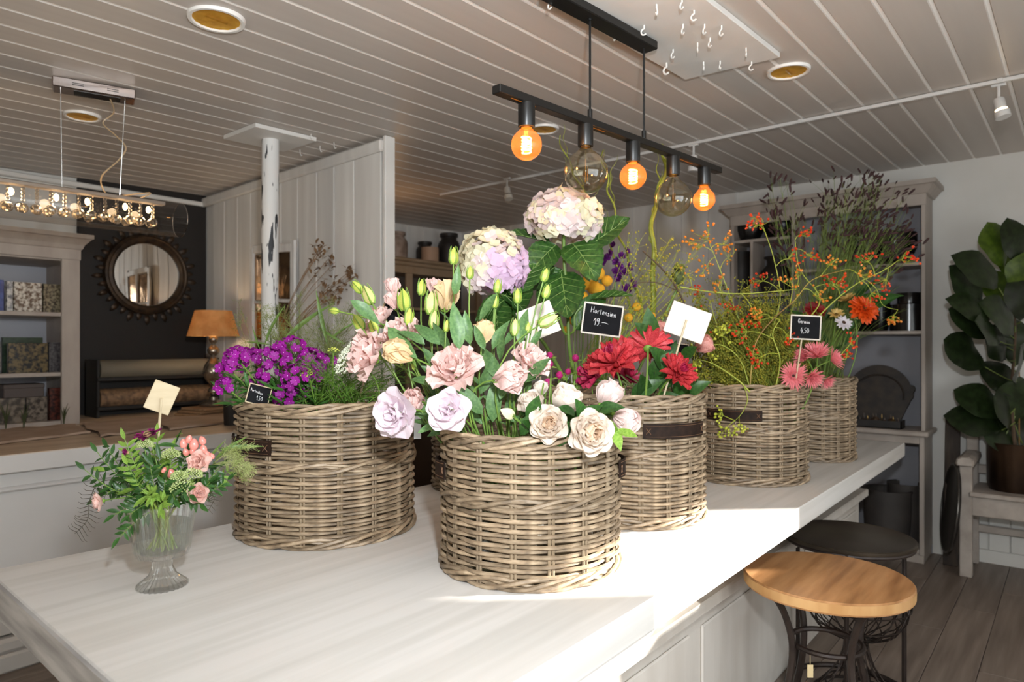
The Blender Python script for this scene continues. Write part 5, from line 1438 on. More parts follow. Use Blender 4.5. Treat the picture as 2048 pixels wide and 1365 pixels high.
hydrangea(985, 530, 2.50, 142, 146, 'left hydrangea, cream at the top and lilac below', 1, f7,
          [(1020, 590, 1080, 520, .1, 1.0, .4), (1010, 600, 950, 640, .08, 1.0, .5), (1030, 570, 1060, 640, .12, 1.2, .4), (985, 600, 1010, 680, .12, 1.2, .3), (1000, 590, 1085, 600, .12, 1.1, .4)],
          [at(1130, 760, 2.72), at(1090, 690, 2.66), at(1040, 630, 2.60), at(1000, 590, 2.53)])
part('leaf_stalk', MB().tube(spline([at(1136, 668, 2.655), at(1128, 665, 2.63), at(1118, 630, 2.60), at(1112, 600, 2.6)], 5), .005, 6).tube(spline([at(1140, 668, 2.655), at(1148, 660, 2.63), at(1150, 630, 2.62), at(1165, 612, 2.62)], 5), .005, 6).mesh('leaf_stalk', m_stem), bpy.data.objects['hydrangea'], stuff=True)

# ================================================================ price signs
m_slate = mat('chalkboard', '121214', '18181b', .7, spec=.1, scale=(20, 20, 20))
m_lime = mat('bare_sign_wood', 'b9a888', 'c4b496', .6, scale=(10, 10, 60))
m_whites = mat('white_sign_wood', 'd2c8ba', 'dbd2c6', .6, scale=(10, 60, 10))
m_chalk = mat('chalk_writing', 'e8e8ea', rough=.9)
GLY = {  # hand-lettering strokes in a 1-high box
 'H': [[(0,0),(.05,1.0)],[(.5,0),(.55,1)],[(0,.5),(.6,.55)]], 'o': [[(.2,.5),(.02,.3),(.1,.03),(.3,.05),(.38,.3),(.2,.5)]], 'r': [[(.05,0),(.05,.5)],[(.05,.3),(.2,.5),(.35,.48)]],
 't': [[(.15,.85),(.12,.1),(.25,0)],[(0,.55),(.32,.58)]], 'e': [[(.02,.25),(.35,.3),(.25,.5),(.08,.45),(.03,.2),(.15,0),(.36,.08)]], 'n': [[(.05,0),(.05,.48)],[(.05,.3),(.2,.5),(.33,.4),(.35,0)]],
 's': [[(.3,.48),(.08,.42),(.28,.22),(.22,.02),(.02,.06)]], 'i': [[(.1,0),(.1,.48)],[(.1,.7),(.12,.74)]], 'G': [[(.5,.85),(.25,1),(.02,.6),(.1,.1),(.4,.05),(.5,.4),(.3,.4)]], 'm': [[(.03,0),(.05,.48)],[(.05,.3),(.18,.5),(.25,.0)],[(.25,.3),(.38,.5),(.48,0)]],
 'B': [[(.05,0),(.08,1)],[(.08,1),(.4,.85),(.1,.55)],[(.1,.55),(.48,.35),(.05,0)]], 'a': [[(.32,.45),(.1,.48),(.02,.2),(.15,.02),(.32,.2)],[(.34,.5),(.36,0)]], 'l': [[(.1,.95),(.08,.1),(.2,0)]], 'k': [[(.05,0),(.08,.95)],[(.35,.5),(.08,.25),(.38,0)]],
 '1': [[(0,.55),(.3,1),(.28,0)]], '9': [[(.42,.9),(.15,.95),(.08,.6),(.4,.65)],[(.42,.95),(.38,.2),(.15,0)]], '.': [[(.05,.02),(.1,.06)]], '-': [[(.05,.48),(.5,.52),(1.1,.38)]], '4': [[(.25,1),(.02,.4),(.45,.42)],[(.38,.7),(.28,-.1)]],
 ',': [[(.1,.1),(.02,-.15)]], '5': [[(.45,1),(.12,.95),(.08,.6),(.38,.5),(.32,.1),(.02,.02)]], '0': [[(.25,1),(.03,.5),(.2,0),(.45,.4),(.25,1)]]}
def lettering(lines, tf, tk=.0007):
    mb = MB()
    for txt, x0, z0, s_, sl in lines:
        x = x0
        for ch in txt:
            mw = 0
            for st in GLY.get(ch, []):
                P = [tf(x + px_*s_*.85, z0 + (x - x0)*sl + pz*s_) for px_, pz in st]
                mw = max(mw, max(px_ for px_, _ in st))
                pp = spline(P, 3) if len(P) > 2 else P
                mb.tube(pp, tk, 4)
            x += (mw + .16)*s_*.85
    return mb
def sign(pts, D, lab, face, lines=None, stick=None, yaw=0.0, rim=None, group='wooden price signs'):
    """pts: photo corners top-left, top-right, bottom-right, bottom-left of the plate"""
    tl, tr_, br, bl = [at(x, y, D + dd) for (x, y), dd in zip(pts, (-yaw, yaw, yaw, -yaw))]
    c = (tl+tr_+br+bl)/4
    ux = ((tr_-tl)+(br-bl)).normalized(); uz = ((tl-bl)+(tr_-br)); uz = (uz - ux*uz.dot(ux)).normalized(); n_ = ux.cross(uz)
    if n_.dot(TOCAM) < 0: n_ = -n_
    W_ = ((tr_-tl).length+(br-bl).length)/4; H_ = ((tl-bl).length+(tr_-br).length)/4
    k0 = c if stick is None else at(stick[2], stick[3], D)
    o = root('price_sign', lab, 'sign', k0, group)
    part('plate', MB().obox(c - n_*.002, ux*W_, uz*H_, n_*.0018, .0015).mesh('sign_plate', m_whites if face == 'white' else m_lime, False), o)
    if face == 'slate':
        part('slate', MB().obox(c, ux*(W_*.93), uz*(H_*.90), n_*.0006).mesh('sign_slate', m_slate, False), o)
        fr = .062 if not rim else rim
        mb = MB()
        w2, h2 = W_*.965, H_*.955
        for s1 in (1, -1):
            mb.obox(c + uz*h2*s1 + n_*.0008, ux*W_, uz*(H_*.055), n_*.0022, .001).obox(c + ux*w2*s1 + n_*.0008, ux*(W_*.04), uz*H_, n_*.0022, .001)
        part('frame', mb.mesh('sign_frame', m_whites if rim is None else m_lime, False), o)
        if lines:
            part('writing', lettering(lines, lambda a, b: c + ux*(a*W_) + uz*(b*W_) + n_*.0012, W_*.013).mesh('writing', m_chalk), o, label='chalk handwriting', stuff=True)
    if stick:
        x0, y0, x1, y1 = stick[:4]
        a, b = at(x0, y0, D - (.008 if face != 'slate' else -.006)), at(x1, y1, D)
        part('stick', MB().tube([a, b], .0034, 6).mesh('sign_stick', m_lime), o)
    return o
sign([(1170, 603), (1247, 614), (1241, 676), (1160, 666)], 2.42, 'black chalk sign reading Hortensien 19.- in front of the hydrangea leaves', 'slate',
     [('Hortensien', -.62, .30, .30, -.10), ('19.-', -.42, -.32, .36, -.02)], (1201, 671, 1196, 740))
sign([(1585, 630), (1647, 633), (1636, 681), (1576, 678)], 2.86, 'black chalk sign reading Germini 4,50 above the pink germinis', 'slate',
     [('Germini', -.50, .28, .27, -.06), ('4,50', -.32, -.36, .33, .0)], (1603, 680, 1592, 760))
sign([(492, 762), (537, 780), (542, 812), (498, 808)], 2.05, 'small black chalk sign with wooden frame reading Bartnelken 1.50 at the largest basket', 'slate',
     [('Bartnelken', -.78, .22, .25, -.16), ('1.50', -.15, -.45, .36, -.05)], (516, 806, 520, 850), .02, rim=.08)
sign([(1024, 634), (1104, 595), (1117, 665), (1062, 680)], 2.12, 'blank white sign turned away, behind the lisianthus buds', 'white', None, (1073, 640, 1088, 880))
sign([(1345, 600), (1425, 628), (1403, 690), (1329, 662)], 2.25, 'blank white sign turned away on a stick above the red dahlias', 'white', None, (1373, 640, 1328, 790))
sign([(303, 757), (351, 775), (346, 834), (294, 817)], 1.80, 'blank bare-wood sign on a stick in the small glass vase bouquet', 'wood', None, (323, 797, 317, 875), .01)
sign([(762, 596), (808, 640), (806, 665), (764, 640)], 2.06, 'black sign tilted edgewise among the lisianthus buds', 'slate', None, (808, 652, 806, 700), .03, rim=.08)
sign([(1330, 683), (1378, 690), (1374, 722), (1326, 716)], 2.62, 'small black sign mostly hidden behind the blank sign over the dahlias', 'slate', None, None)
part('stick', MB().tube([at(734, 740, 2.1), at(715, 810, 2.1)], .0034, 6).mesh('sign_stick', m_lime), root('plant_stick', 'bare wooden stick stuck in the largest basket under the pink ruffled bloom', 'stick', at(715, 810, 2.1)))
part('stick', MB().tube([at(797, 558, 2.08), at(789, 600, 2.08)], .0026, 6).mesh('sign_stick', m_lime), root('plant_stick', 'thin wooden stick poking up left of the pale yellow lisianthus', 'stick', at(789, 600, 2.08)))

# ================================================================ largest basket: sweet williams, lace, dill, panicum
m_diap = mat('sweet_william_purple', '860a82', 'a8149f', .6, scale=(60, 60, 60), rand=.2, transl=.25)
m_diae = mat('floret_white_eye', 'e8b8e8', rough=.6)
def dianth():
    mb = MB(); p_ = petal(.78, -.05, .05, .06, 4, 6, 4, .02, .10, .58, fr=7)
    for k in range(5): mb.add(p_, M.Rotation(k*2*PI/5, 4, 'Z') @ M.Rotation(R(12), 4, 'X'))
    mb.lathe([(.03, -.7), (.10, -.5), (.12, 0)], 6)
    return mb.mesh('floret', m_diap)
DF = dianth()
DE = MB().ball((0, 0, .06), .09, 6, 4).mesh('floret_eye', m_diae)
m_dl = mat('sweet_william_leaf', '2f5a22', '4a7a30', .45, scale=(20, 20, 20), rand=.2, transl=.25)
LDI = [leafm(.16, .3, b, seed=i).mesh('leaf', m_dl) for i, b in enumerate((.1, .4))]
SW = [(455, 735, 40, 'at the outer left edge'), (470, 712, 46, 'left, above the outermost'), (500, 718, 54, 'upper left of the cluster'), (545, 712, 56, 'top left behind the small chalk sign'), (578, 695, 60, 'highest of the cluster'), (620, 715, 52, 'upper right, before the column foot'), (650, 725, 42, 'at the right edge beside the lace umbel'),
      (540, 745, 60, 'centre of the cluster'), (520, 770, 50, 'right above the small chalk sign'), (590, 750, 56, 'centre right of the cluster'), (572, 785, 52, 'lowest, drooping over the rim'), (605, 772, 46, 'low right of the cluster'), (448, 772, 34, 'low at the outer left edge'), (628, 745, 40, 'right, over the dill')]
for (x, y, wp, lab) in SW:
    D = 2.10 + rnd.uniform(-.06, .06)
    h = at(x, y, D); c, r, hh = BK_['b2']
    ax = ((h - (c + UP*.32)).normalized() + UP*.5 + TOCAM*.35).normalized()
    o = root('sweet_william', 'purple sweet william head ' + lab, 'flower', c + UP*.25, 'purple sweet williams in the largest basket')
    rad = wp/2*D/FP
    pth = stem_to(o, h - ax*rad*.9, 'b2', .0024, hdir=ax)
    nf = 13 if wp > 44 else 9
    b3 = ax.to_track_quat('Z', 'Y').to_matrix()
    for i in range(nf):
        zz = 1 - .85*(i+.5)/nf; th = i*2.4 + x
        q = math.sqrt(1-zz*zz); d_ = b3 @ V((q*math.cos(th), q*math.sin(th), zz))
        m_ = zframe(h - ax*rad*.45 + d_*rad*V((1, 1, 1)).x*1.05 + V((rnd.gauss(0, .003), rnd.gauss(0, .003), 0)), d_ + V((rnd.gauss(0, .15), rnd.gauss(0, .15), rnd.gauss(0, .15))), rnd.uniform(.0135, .0175)) @ M.Rotation(rnd.uniform(0, 6), 4, 'Z')
        f_ = part('floret', DF, o, m_)
        part('floret_eye', DE, f_, m_)
    for k in range(5):
        p, t = pathat(pth, .35 + .14*k); a = rnd.uniform(0, 6.28)
        sd = RIGHT*math.cos(a) + TOCAM*math.sin(a)
        for q in (1, -1): put_leaf(LDI, o, p, t*.6 + sd*q*.9, rnd.uniform(.05, .08))
    fr = MB()
    for k in range(14):
        a = rnd.uniform(0, 6.28); e = h - ax*rad*rnd.uniform(.2, .8) + (b3 @ V((math.cos(a), math.sin(a), 0)))*rad*rnd.uniform(.4, 1.1)
        fr.tube(bez(h - ax*rad, h - ax*rad*.6, e, 3), [.0011, .0003], 3)
    part('bracts', fr.mesh('bracts', m_dl), o, stuff=True)
dfo = root('sweet_william_leaves', 'dark green sweet william leaves packed in the largest basket', 'foliage', BK_['b2'][0] + UP*.3)
for i in range(120):
    a = at(rnd.uniform(455, 640), rnd.uniform(765, 815), 2.12 + rnd.uniform(-.06, .15))
    put_leaf(LDI, dfo, a, V((rnd.uniform(-1, 1), rnd.uniform(-1, 1), rnd.uniform(.2, 1))), rnd.uniform(.05, .085))
# panicum: fine haze of grass panicles
m_pan = mat('panicum_green', '75813f', '9aa35c', .7, scale=(20, 20, 20), transl=.3)
pg = root('panicum_grass', 'airy haze of fine panicum grass behind the sweet williams', 'grass', BK_['b2'][0] + UP*.3)
st, sd_ = MB(), MB()
tiny = MB().ball((0, 0, 0), 1, 4, 2)
def panicle(b, e, nb, spread, st, sd_, seeds=3, sr=.0011, th=.00045):
    pth = bez(b, b.lerp(e, .6) + UP*.03, e, 8)
    st.tube(pth, [th*2, th], 3)
    dirv = (e-b).normalized(); L0 = (e-b).length
    for k in range(nb):
        t = rnd.uniform(.35, .98); p, _ = pathat(pth, t)
        d_ = (dirv*rnd.uniform(.5, 1.1) + V((rnd.gauss(0, .6), rnd.gauss(0, .6), rnd.gauss(0, .5)))).normalized()
        l = spread*rnd.uniform(.5, 1)*(1.25-t)
        q = p + d_*l
        st.tube([p, p.lerp(q, .5) + UP*.004, q], th*.7, 3, False)
        for j in range(seeds):
            s_ = q if j == 0 else p.lerp(q, rnd.uniform(.4, 1)) + V((rnd.gauss(0, .006), rnd.gauss(0, .006), rnd.gauss(0, .006)))
            if j: st.tube([p.lerp(q, .5), s_], th*.5, 3, False)
            sd_.add(tiny, M.Translation(s_) @ M.Scale(sr*rnd.uniform(.8, 1.3), 4))
cb_ = BK_['b2'][0] + UP*.36
for i in range(34):
    b = cb_ + V((rnd.uniform(-.12, .16), rnd.uniform(-.05, .15), 0))
    e = at(rnd.uniform(520, 745), rnd.uniform(585, 690), 2.30 + rnd.uniform(-.12, .2))
    panicle(b, e, 44, .11, st, sd_)
for i in range(8):
    b = cb_ + V((rnd.uniform(-.2, 0), rnd.uniform(-.05, .15), 0)); e = at(rnd.uniform(470, 560), rnd.uniform(600, 680), 2.3)
    panicle(b, e, 22, .10, st, sd_)
part('panicles', st.mesh('panicles', m_pan), pg, stuff=True)
part('seeds', sd_.mesh('panicum_seeds', m_pan), pg, stuff=True)
GB = [leafm(.075, .3, b, 10, seed=i).mesh('blade', mat('grass_blade', '4f6a2c', '6d8a3c', .5, scale=(10, 10, 10), transl=.3)) for i, b in enumerate((.15, .5))]
for (x0, y0, x1, y1) in ((560, 690, 632, 605), (655, 690, 632, 595), (520, 700, 505, 660), (540, 690, 495, 680), (660, 680, 700, 640), (530, 690, 548, 620), (690, 690, 640, 655)):
    a, b = at(x0, y0, 2.25), at(x1, y1, 2.22)
    put_leaf(GB, pg, a, b-a, (b-a).length*1.15, nrm=TOCAM+UP*.3, name='blade')
# dill foliage (feathery)
m_dill = mat('dill_green', '4d7a26', '78a03a', .55, scale=(20, 20, 20), transl=.3)
dg = root('dill_foliage', 'feathery green dill spilling over the right rim of the largest basket', 'foliage', BK_['b2'][0] + UP*.36)
dm_ = MB()
for i in range(95):
    b = at(rnd.uniform(620, 740), rnd.uniform(800, 822), 2.12 + rnd.uniform(-.08, .1)); e = at(rnd.uniform(600, 850), rnd.uniform(700, 812), 2.06 + rnd.uniform(-.12, .14))
    pth = bez(b, b.lerp(e, .5) + UP*.04, e, 7)
    dm_.tube(pth, [.0013, .0005], 4)
    for k in range(16):
        p, t = pathat(pth, rnd.uniform(.25, 1))
        d_ = (t*.6 + V((rnd.gauss(0, .5), rnd.gauss(0, .5), rnd.gauss(0, .5)))).normalized()
        dm_.tube([p, p + d_*rnd.uniform(.012, .035)], [.0007, .0003], 3, False)
part('fronds', dm_.mesh('dill_fronds', m_dill), dg, stuff=True)
# umbels
m_lace = mat('lace_white', 'd9dfc2', 'eef0dd', .7, scale=(60, 60, 60))
def umbel(x, y, D, wp, ax, lab, mt, key='b2', nray=26, cat='flower', nm='lace_umbel', dome=.35, fl=.0017, per=26):
    h = at(x, y, D); rad = wp/2*D/FP; axv = (RIGHT*ax[0] + FWD*ax[1] + UP*ax[2]).normalized()
    o = root(nm, lab, cat, BK_[key][0] + UP*.3)
    f0 = h - axv*rad*.9
    stem_to(o, f0, key, .0022, hdir=axv)
    b3 = axv.to_track_quat('Z', 'Y').to_matrix(); ry, fl_ = MB(), MB()
    for i in range(nray):
        q = math.sqrt((i+.5)/nray); th = i*2.4
        e = h + (b3 @ V((q*math.cos(th), q*math.sin(th), -dome*q*q)))*rad
        ry.tube(bez(f0, f0.lerp(e, .5) + axv*-.004, e, 3), .0006, 3)
        for j in range(per):
            s_ = e + (b3 @ V((rnd.gauss(0, 1), rnd.gauss(0, 1), rnd.gauss(0, .25))))*rad*.085
            fl_.add(tiny, M.Translation(s_) @ M.Scale(fl*rnd.uniform(.7, 1.3), 4))
    part('rays', ry.mesh('umbel_rays', m_stem), o, stuff=True)
    part('tiny_flowers', fl_.mesh('umbel_flowers', mt), o, stuff=True)
umbel(690, 706, 1.99, 84, (-.65, -.5, .55), 'white lace umbel beside the ruffled pink bloom', m_lace, nray=34, per=34)
umbel(612, 745, 2.04, 26, (-.1, -.6, .8), 'small yellow-green umbel in front of the sweet williams', mat('umbel_lime', 'b3bd4a', 'ccd26a', .6, scale=(60, 60, 60)), nray=16, per=8)
umbel(667, 697, 2.06, 22, (.1, -.3, .9), 'tiny lime umbel at the upper end of the white lace umbel', MATS['umbel_lime'], nray=14, per=6)
wt = at(835, 855, 2.12)
solo('paper_label', MB().obox(wt, RIGHT*.011, FWD*.001, UP*.036).mesh('paper_label', mat('white_label', 'd6dade', rough=.5), False), 'white paper label hanging at the right rim of the largest basket', 'label')
solo('dark_cup', MB().lathe([(.001, 0), (.05, 0), (.055, .13), (.048, .13), (.045, .02), (.001, .015)], 20, on_z(465, 850, CT)).mesh('dark_cup', m_blkm), 'dark cup on the counter left of the largest basket', 'cup')

# ================================================================ dahlias, globe amaranths, pink roses, craspedia, stock
m_dah = mat('dahlia_red', 'c02632', 'e2595e', .5, scale=(30, 30, 30), rand=.14, transl=.3)
m_dahd = mat('dahlia_crimson', '96183a', 'bd2c56', .5, scale=(30, 30, 30), rand=.14, transl=.25)
DA = [petal(.36, .55, b, .02, 6, 4, i, .05, .15, .70, .75).mesh('petal', m_dah) for i, b in enumerate((.05, .2, .3))]
DB = [petal(.36, .60, b, .02, 6, 4, i, .05, .15, .70, .75).mesh('petal', m_dahd) for i, b in enumerate((.2, .35))]
DW = [(14, 92, 1.0, -.06), (14, 80, .95, -.02), (13, 67, .86, .02), (12, 53, .74, .06), (10, 38, .58, .1), (8, 22, .42, .12), (5, 8, .3, .14)]
def dahlia(x, y, D, wp, ax, lab, sets, key='b3', wh=DW):
    h = at(x, y, D); rad = wp/2*D/FP*1.05; axv = (RIGHT*ax[0] + FWD*ax[1] + UP*ax[2]).normalized()
    o = root('dahlia', lab, 'flower', BK_[key][0] + UP*.3, 'red dahlias')
    stem_to(o, h - axv*rad*.12, key, .0035, hdir=axv, mid=.5)
    bloom(o, h, axv, rad, wh, sets)
    part('calyx', MB().ball((0, 0, 0), .2, 10, 6, .6).mesh('calyx', m_sepal), o, zframe(h - axv*rad*.12, axv, rad))
    return o
ds_ = [DA, DA, DA, DA, DB, DB, DB]
dahlia(1228, 728, 2.22, 112, (-.35, -.35, .8), 'big red dahlia leaning left above the sunlit basket', ds_)
dahlia(1196, 748, 2.30, 84, (-.7, -.15, .6), 'crimson dahlia half hidden behind the big red one', [DB])
dahlia(1296, 694, 2.28, 92, (.15, .75, .65), 'red dahlia seen from behind with its green calyx, uppermost one', ds_)
dahlia(1354, 746, 2.20, 78, (.45, -.75, .5), 'red dahlia below the blank white sign', ds_)
dahlia(1252, 760, 2.38, 60, (.2, .3, .8), 'dark crimson dahlia deep behind the big red one', [DB])
df = root('dahlia_foliage', 'dahlia leaves and dark stems in the sunlit basket', 'foliage', BK_['b3'][0] + UP*.35)
for (x0, y0, x1, y1) in ((1290, 800, 1285, 762, ), (1262, 795, 1300, 768), (1320, 780, 1345, 715), (1335, 740, 1310, 705), (1360, 720, 1385, 700), (1300, 760, 1330, 720), (1240, 795, 1220, 770), (1350, 790, 1372, 760), (1310, 800, 1340, 790), (1300, 690, 1302, 640), (1298, 680, 1288, 655), (1365, 790, 1395, 770)):
    a, b = at(x0, y0, 2.30), at(x1, y1, 2.24); put_leaf(LD, df, a, b-a, (b-a).length*1.3, nrm=TOCAM*.9+UP*.4, wd=1.15)
dsm = MB()
for i in range(16):
    b = at(rnd.uniform(1230, 1370), 815, 2.35); e = at(rnd.uniform(1230, 1380), rnd.uniform(740, 770), 2.33)
    dsm.tube(bez(b, b.lerp(e, .5), e, 3), .003, 5)
part('stems', dsm.mesh('dahlia_stems', mat('dark_stem', '4a3a2c', '5c6a34', .5, scale=(20, 20, 20))), df, stuff=True)
for (x, y, D, wp, ax, lab) in ((1400, 694, 2.55, 58, (.7, -.4, .4), 'dusty pink rose right under the blank sign over the dahlias'), (1322, 662, 2.58, 40, (-.2, -.3, .8), 'small dusty pink rose left of the blank sign over the dahlias')):
    h = at(x, y, D); rad = wp/2*D/FP; axv = (RIGHT*ax[0] + FWD*ax[1] + UP*ax[2]).normalized()
    o = root('pink_rose', lab, 'rose', BK_['b3'][0] + UP*.3, 'dusty pink roses')
    stem_to(o, h - axv*rad*.3, 'b3', .003, hdir=axv)
    bloom(o, h - axv*rad*.3, axv, rad*1.15, RS, [pset(mat('dusty_rose', 'd98f84', 'e6aea2', .55, scale=(20, 20, 20), transl=.3), 1.1, .25, .35, .04)])
# globe amaranths
m_gom = mat('amaranth_magenta', 'a3135f', 'd02a86', .6, scale=(70, 70, 70), rand=.1)
gmb = MB()
for i in range(90):
    zz = 1 - 2*(i+.5)/90; th = i*2.4; q = math.sqrt(max(0, 1-zz*zz)); d_ = V((q*math.cos(th), q*math.sin(th), zz*1.08))
    gmb.add(MB().raw([(-.16, -.05, 0), (.16, -.05, 0), (0, .05, .32), (0, -.12, .05)], None, [(0, 1, 2), (0, 2, 3), (1, 3, 2)]), zframe(d_*.72, d_ + UP*.5, 1.0))
gmb.ball((0, 0, 0), .74, 10, 8)
GOM = gmb.mesh('globe', m_gom, False)
for i, (x, y) in enumerate(((1100, 711), (1099, 729), (1151, 717), (1119, 751), (1136, 744), (1160, 741), (1158, 763), (1095, 765), (1184, 764), (1206, 770))):
    D = 2.35; h = at(x, y, D)
    labs = ['upper left', 'left, under the upper left', 'highest right', 'middle left', 'middle, right of the middle left', 'right, under the highest', 'low right', 'lowest left', 'right, by the dahlia', 'lowest right, behind the blush rose']
    o = root('globe_amaranth', 'magenta globe amaranth before the hydrangea stems, ' + labs[i], 'flower', BK_['b3'][0] + UP*.35, 'magenta globe amaranths')
    b = at(x - 8 + rnd.uniform(-10, 14), 830, 2.36)
    pth = bez(b, b.lerp(h, .6) + V((rnd.uniform(-.01, .01), 0, 0)), h - UP*.008, 6)
    part('stem', MB().tube(pth, .0016, 5).mesh('stem', m_stem), o)
    part('globe', GOM, o, zframe(h, V((rnd.uniform(-.3, .3), rnd.uniform(-.3, .3), 1)), .0145*(1 if i % 4 else .85)))
    for q in (1, -1): put_leaf(LY, o, h - UP*.011, RIGHT*q + UP*.25 + TOCAM*.4, .027, wd=.9)
# craspedia
m_cra = mat('craspedia_yellow', 'd99a12', 'eab530', .7, scale=(300, 300, 300), bump=.6)
CRA = MB().ball((0, 0, 0), 1, 16, 12).mesh('yellow_ball', m_cra)
CP = [(1197, 547, 26), (1214, 562, 22), (1169, 568, 26), (1187, 575, 28), (1200, 578, 20), (1153, 596, 22), (1167, 592, 18), (1180, 560, 16), (1273, 614, 18), (1257, 636, 18), (1147, 640, 22), (1160, 648, 16), (1305, 632, 14), (1130, 660, 14)]
CLAB = ['topmost, right', 'right of the topmost', 'upper left', 'centre, largest', 'right of the largest', 'left, below the upper left', 'behind the hydrangea leaf edge', 'behind the upper ones', 'right of the Hortensien sign, upper', 'right of the Hortensien sign, lower', 'left of the Hortensien sign, larger', 'left of the Hortensien sign, smaller', 'far right, beside the blank sign', 'low, behind the blank sign']
for (x, y, wp), lb in zip(CP, CLAB):
    D = 3.0; h = at(x, y, D)
    o = root('craspedia', 'yellow craspedia ball behind the hydrangea, ' + lb, 'flower', BK_['b7'][0] + UP*.35, 'yellow craspedia balls')
    part('yellow_ball', CRA, o, M.Translation(h) @ M.Scale(wp/2*D/FP, 4))
    stem_to(o, h - UP*wp/2*D/FP, 'b7', .0017, frac=.6)
# purple stock
m_stock = mat('stock_purple', '4f1166', '6f1f7e', .6, scale=(40, 40, 40), rand=.2, transl=.2)
SK = pset(m_stock, 1.0, .1, .1, .1)
for (x0, y0, x1, y1, lab) in ((1252, 580, 1238, 492, 'purple stock spike behind the large hydrangea leaf'), (1232, 545, 1206, 508, 'small purple stock spike left of the other, behind the hydrangea leaf')):
    o = root('purple_stock', lab, 'flower', BK_['b7'][0] + UP*.35, 'purple stock spikes')
    a, b = at(x0, y0, 3.15), at(x1, y1, 3.15)
    stem_to(o, b, 'b7', .004, frac=.6)
    n = 9 if y1 < 500 else 5
    for i in range(n):
        p = a.lerp(b, i/(n-1)) + RIGHT*.03*math.sin(i*2.1) + TOCAM*.02
        bloom(o, p, RIGHT*math.sin(i*2.1)+TOCAM*.8+UP*.3, .030 - .012*i/n, [(5, 70, 1, 0), (4, 35, .8, .02)], [SK])
# corkscrew willow
m_wil = mat('willow_green', '6f7a1e', '97a038', .5, scale=(20, 20, 20), bump=.15)
def twist(pts, D, amp, r0, lab, key='b7'):
    P = [at(x, y, D + dd) for (x, y, dd) in pts]; sp_ = spline(P, 7)
    out = [p + RIGHT*amp*math.sin(i*.75) + FWD*amp*math.cos(i*.75) for i, p in enumerate(sp_)]
    o = root('corkscrew_willow', lab, 'branch', BK_[key][0] + UP*.3, 'corkscrew willow branches')
    part('branch', MB().tube(out, [r0, r0*.45], 8).mesh('willow_branch', m_wil), o)
    tw = MB()
    for k in range(5):
        i = int(len(out)*(.3 + .13*k)); p = out[min(i, len(out)-1)]
        e = p + UP*rnd.uniform(.08, .16) + RIGHT*rnd.uniform(-.06, .06)
        tw.tube([p + (e-p)*t + RIGHT*.008*math.sin(t*9) for t in [j/8 for j in range(9)]], [r0*.3, .0008], 5)
    part('twigs', tw.mesh('willow_twigs', m_wil), o, stuff=True)
twist([(1302, 640, 0), (1308, 540, 0), (1304, 460, 0), (1312, 400, 0), (1330, 340, 0), (1322, 290, .05)], 3.15, .006, .014, 'thickest corkscrew willow branch rising behind the smoky bulb')
twist([(1285, 640, 0), (1262, 540, 0), (1238, 470, 0), (1222, 400, 0), (1212, 350, 0), (1203, 300, 0)], 3.25, .010, .007, 'thin corkscrew willow branch rising behind the middle glowing bulb')
twist([(1262, 640, 0), (1232, 520, 0), (1190, 440, 0), (1160, 370, 0), (1135, 320, 0), (1117, 270, 0)], 3.3, .009, .006, 'thin corkscrew willow branch reaching up left behind the unlit bulb')
# poppy-like seed head
ph_ = at(1358, 548, 3.1); o = root('artichoke_head', 'green scaled artichoke head behind the blank white sign', 'flower', BK_['b7'][0] + UP*.35)
stem_to(o, ph_ - UP*.05, 'b7', .006, frac=.8)
AR = [petal(.7, .35, .45, .0, 4, 4, 1, .1, .2, .66, .6).mesh('scale', mat('artichoke_green', '55613a', '6f7a4a', .55, scale=(20, 20, 20), rand=.15))]
bloom(o, ph_ - UP*.03, V((-.2, -.1, 1)), .062, [(7, 62, .9, -.3), (7, 45, 1, -.15), (7, 30, 1, 0), (6, 15, .95, .1), (5, 5, .8, .15)], [AR], 'scale')

# ================================================================ rosehip branches, bupleurum, burnet, germinis, zinnias
m_hipst = mat('rosehip_twig', '8f9c2e', 'b0b545', .5, scale=(20, 20, 20))
m_hipst2 = mat('rosehip_twig_brown', '7a5a26', 'a08a35', .5, scale=(12, 12, 12))
m_hip = mat('rosehip_red', 'b3200f', 'd84a1a', .3, scale=(25, 25, 25))
m_hipo = mat('rosehip_orange', 'c8651a', 'd98f35', .3, scale=(25, 25, 25))
m_hipg = mat('rosehip_green', '9aa52c', 'c2c24a', .35, scale=(25, 25, 25))
hipb = MB().ball((0, 0, 0), 1, 6, 4, 1.15)
HIPM = {'r': m_hip, 'o': m_hipo, 'g': m_hipg}
def hips(st, be, e, dirv, n, spread, rb=.0050):
    """a loose cluster of hips on forked twigs"""
    for k in range(n):
        d_ = (dirv*.8 + V((rnd.gauss(0, .55), rnd.gauss(0, .55), rnd.gauss(0, .55)))).normalized()
        l = spread*rnd.uniform(.4, 1); q = e + d_*l
        mid = e.lerp(q, .5) + V((rnd.gauss(0, .006), rnd.gauss(0, .006), rnd.gauss(0, .006)))
        st.tube([e, mid, q], [.0011, .0007], 4, False)
        for j in range(rnd.choice((1, 2, 2, 3))):
            z = q + V((rnd.gauss(0, .010), rnd.gauss(0, .010), rnd.gauss(0, .010)))
            if j: st.tube([mid, z], .0006, 3, False)
            be.add(hipb, zframe(z, z - mid + UP*.001, rb*rnd.uniform(.85, 1.25)))
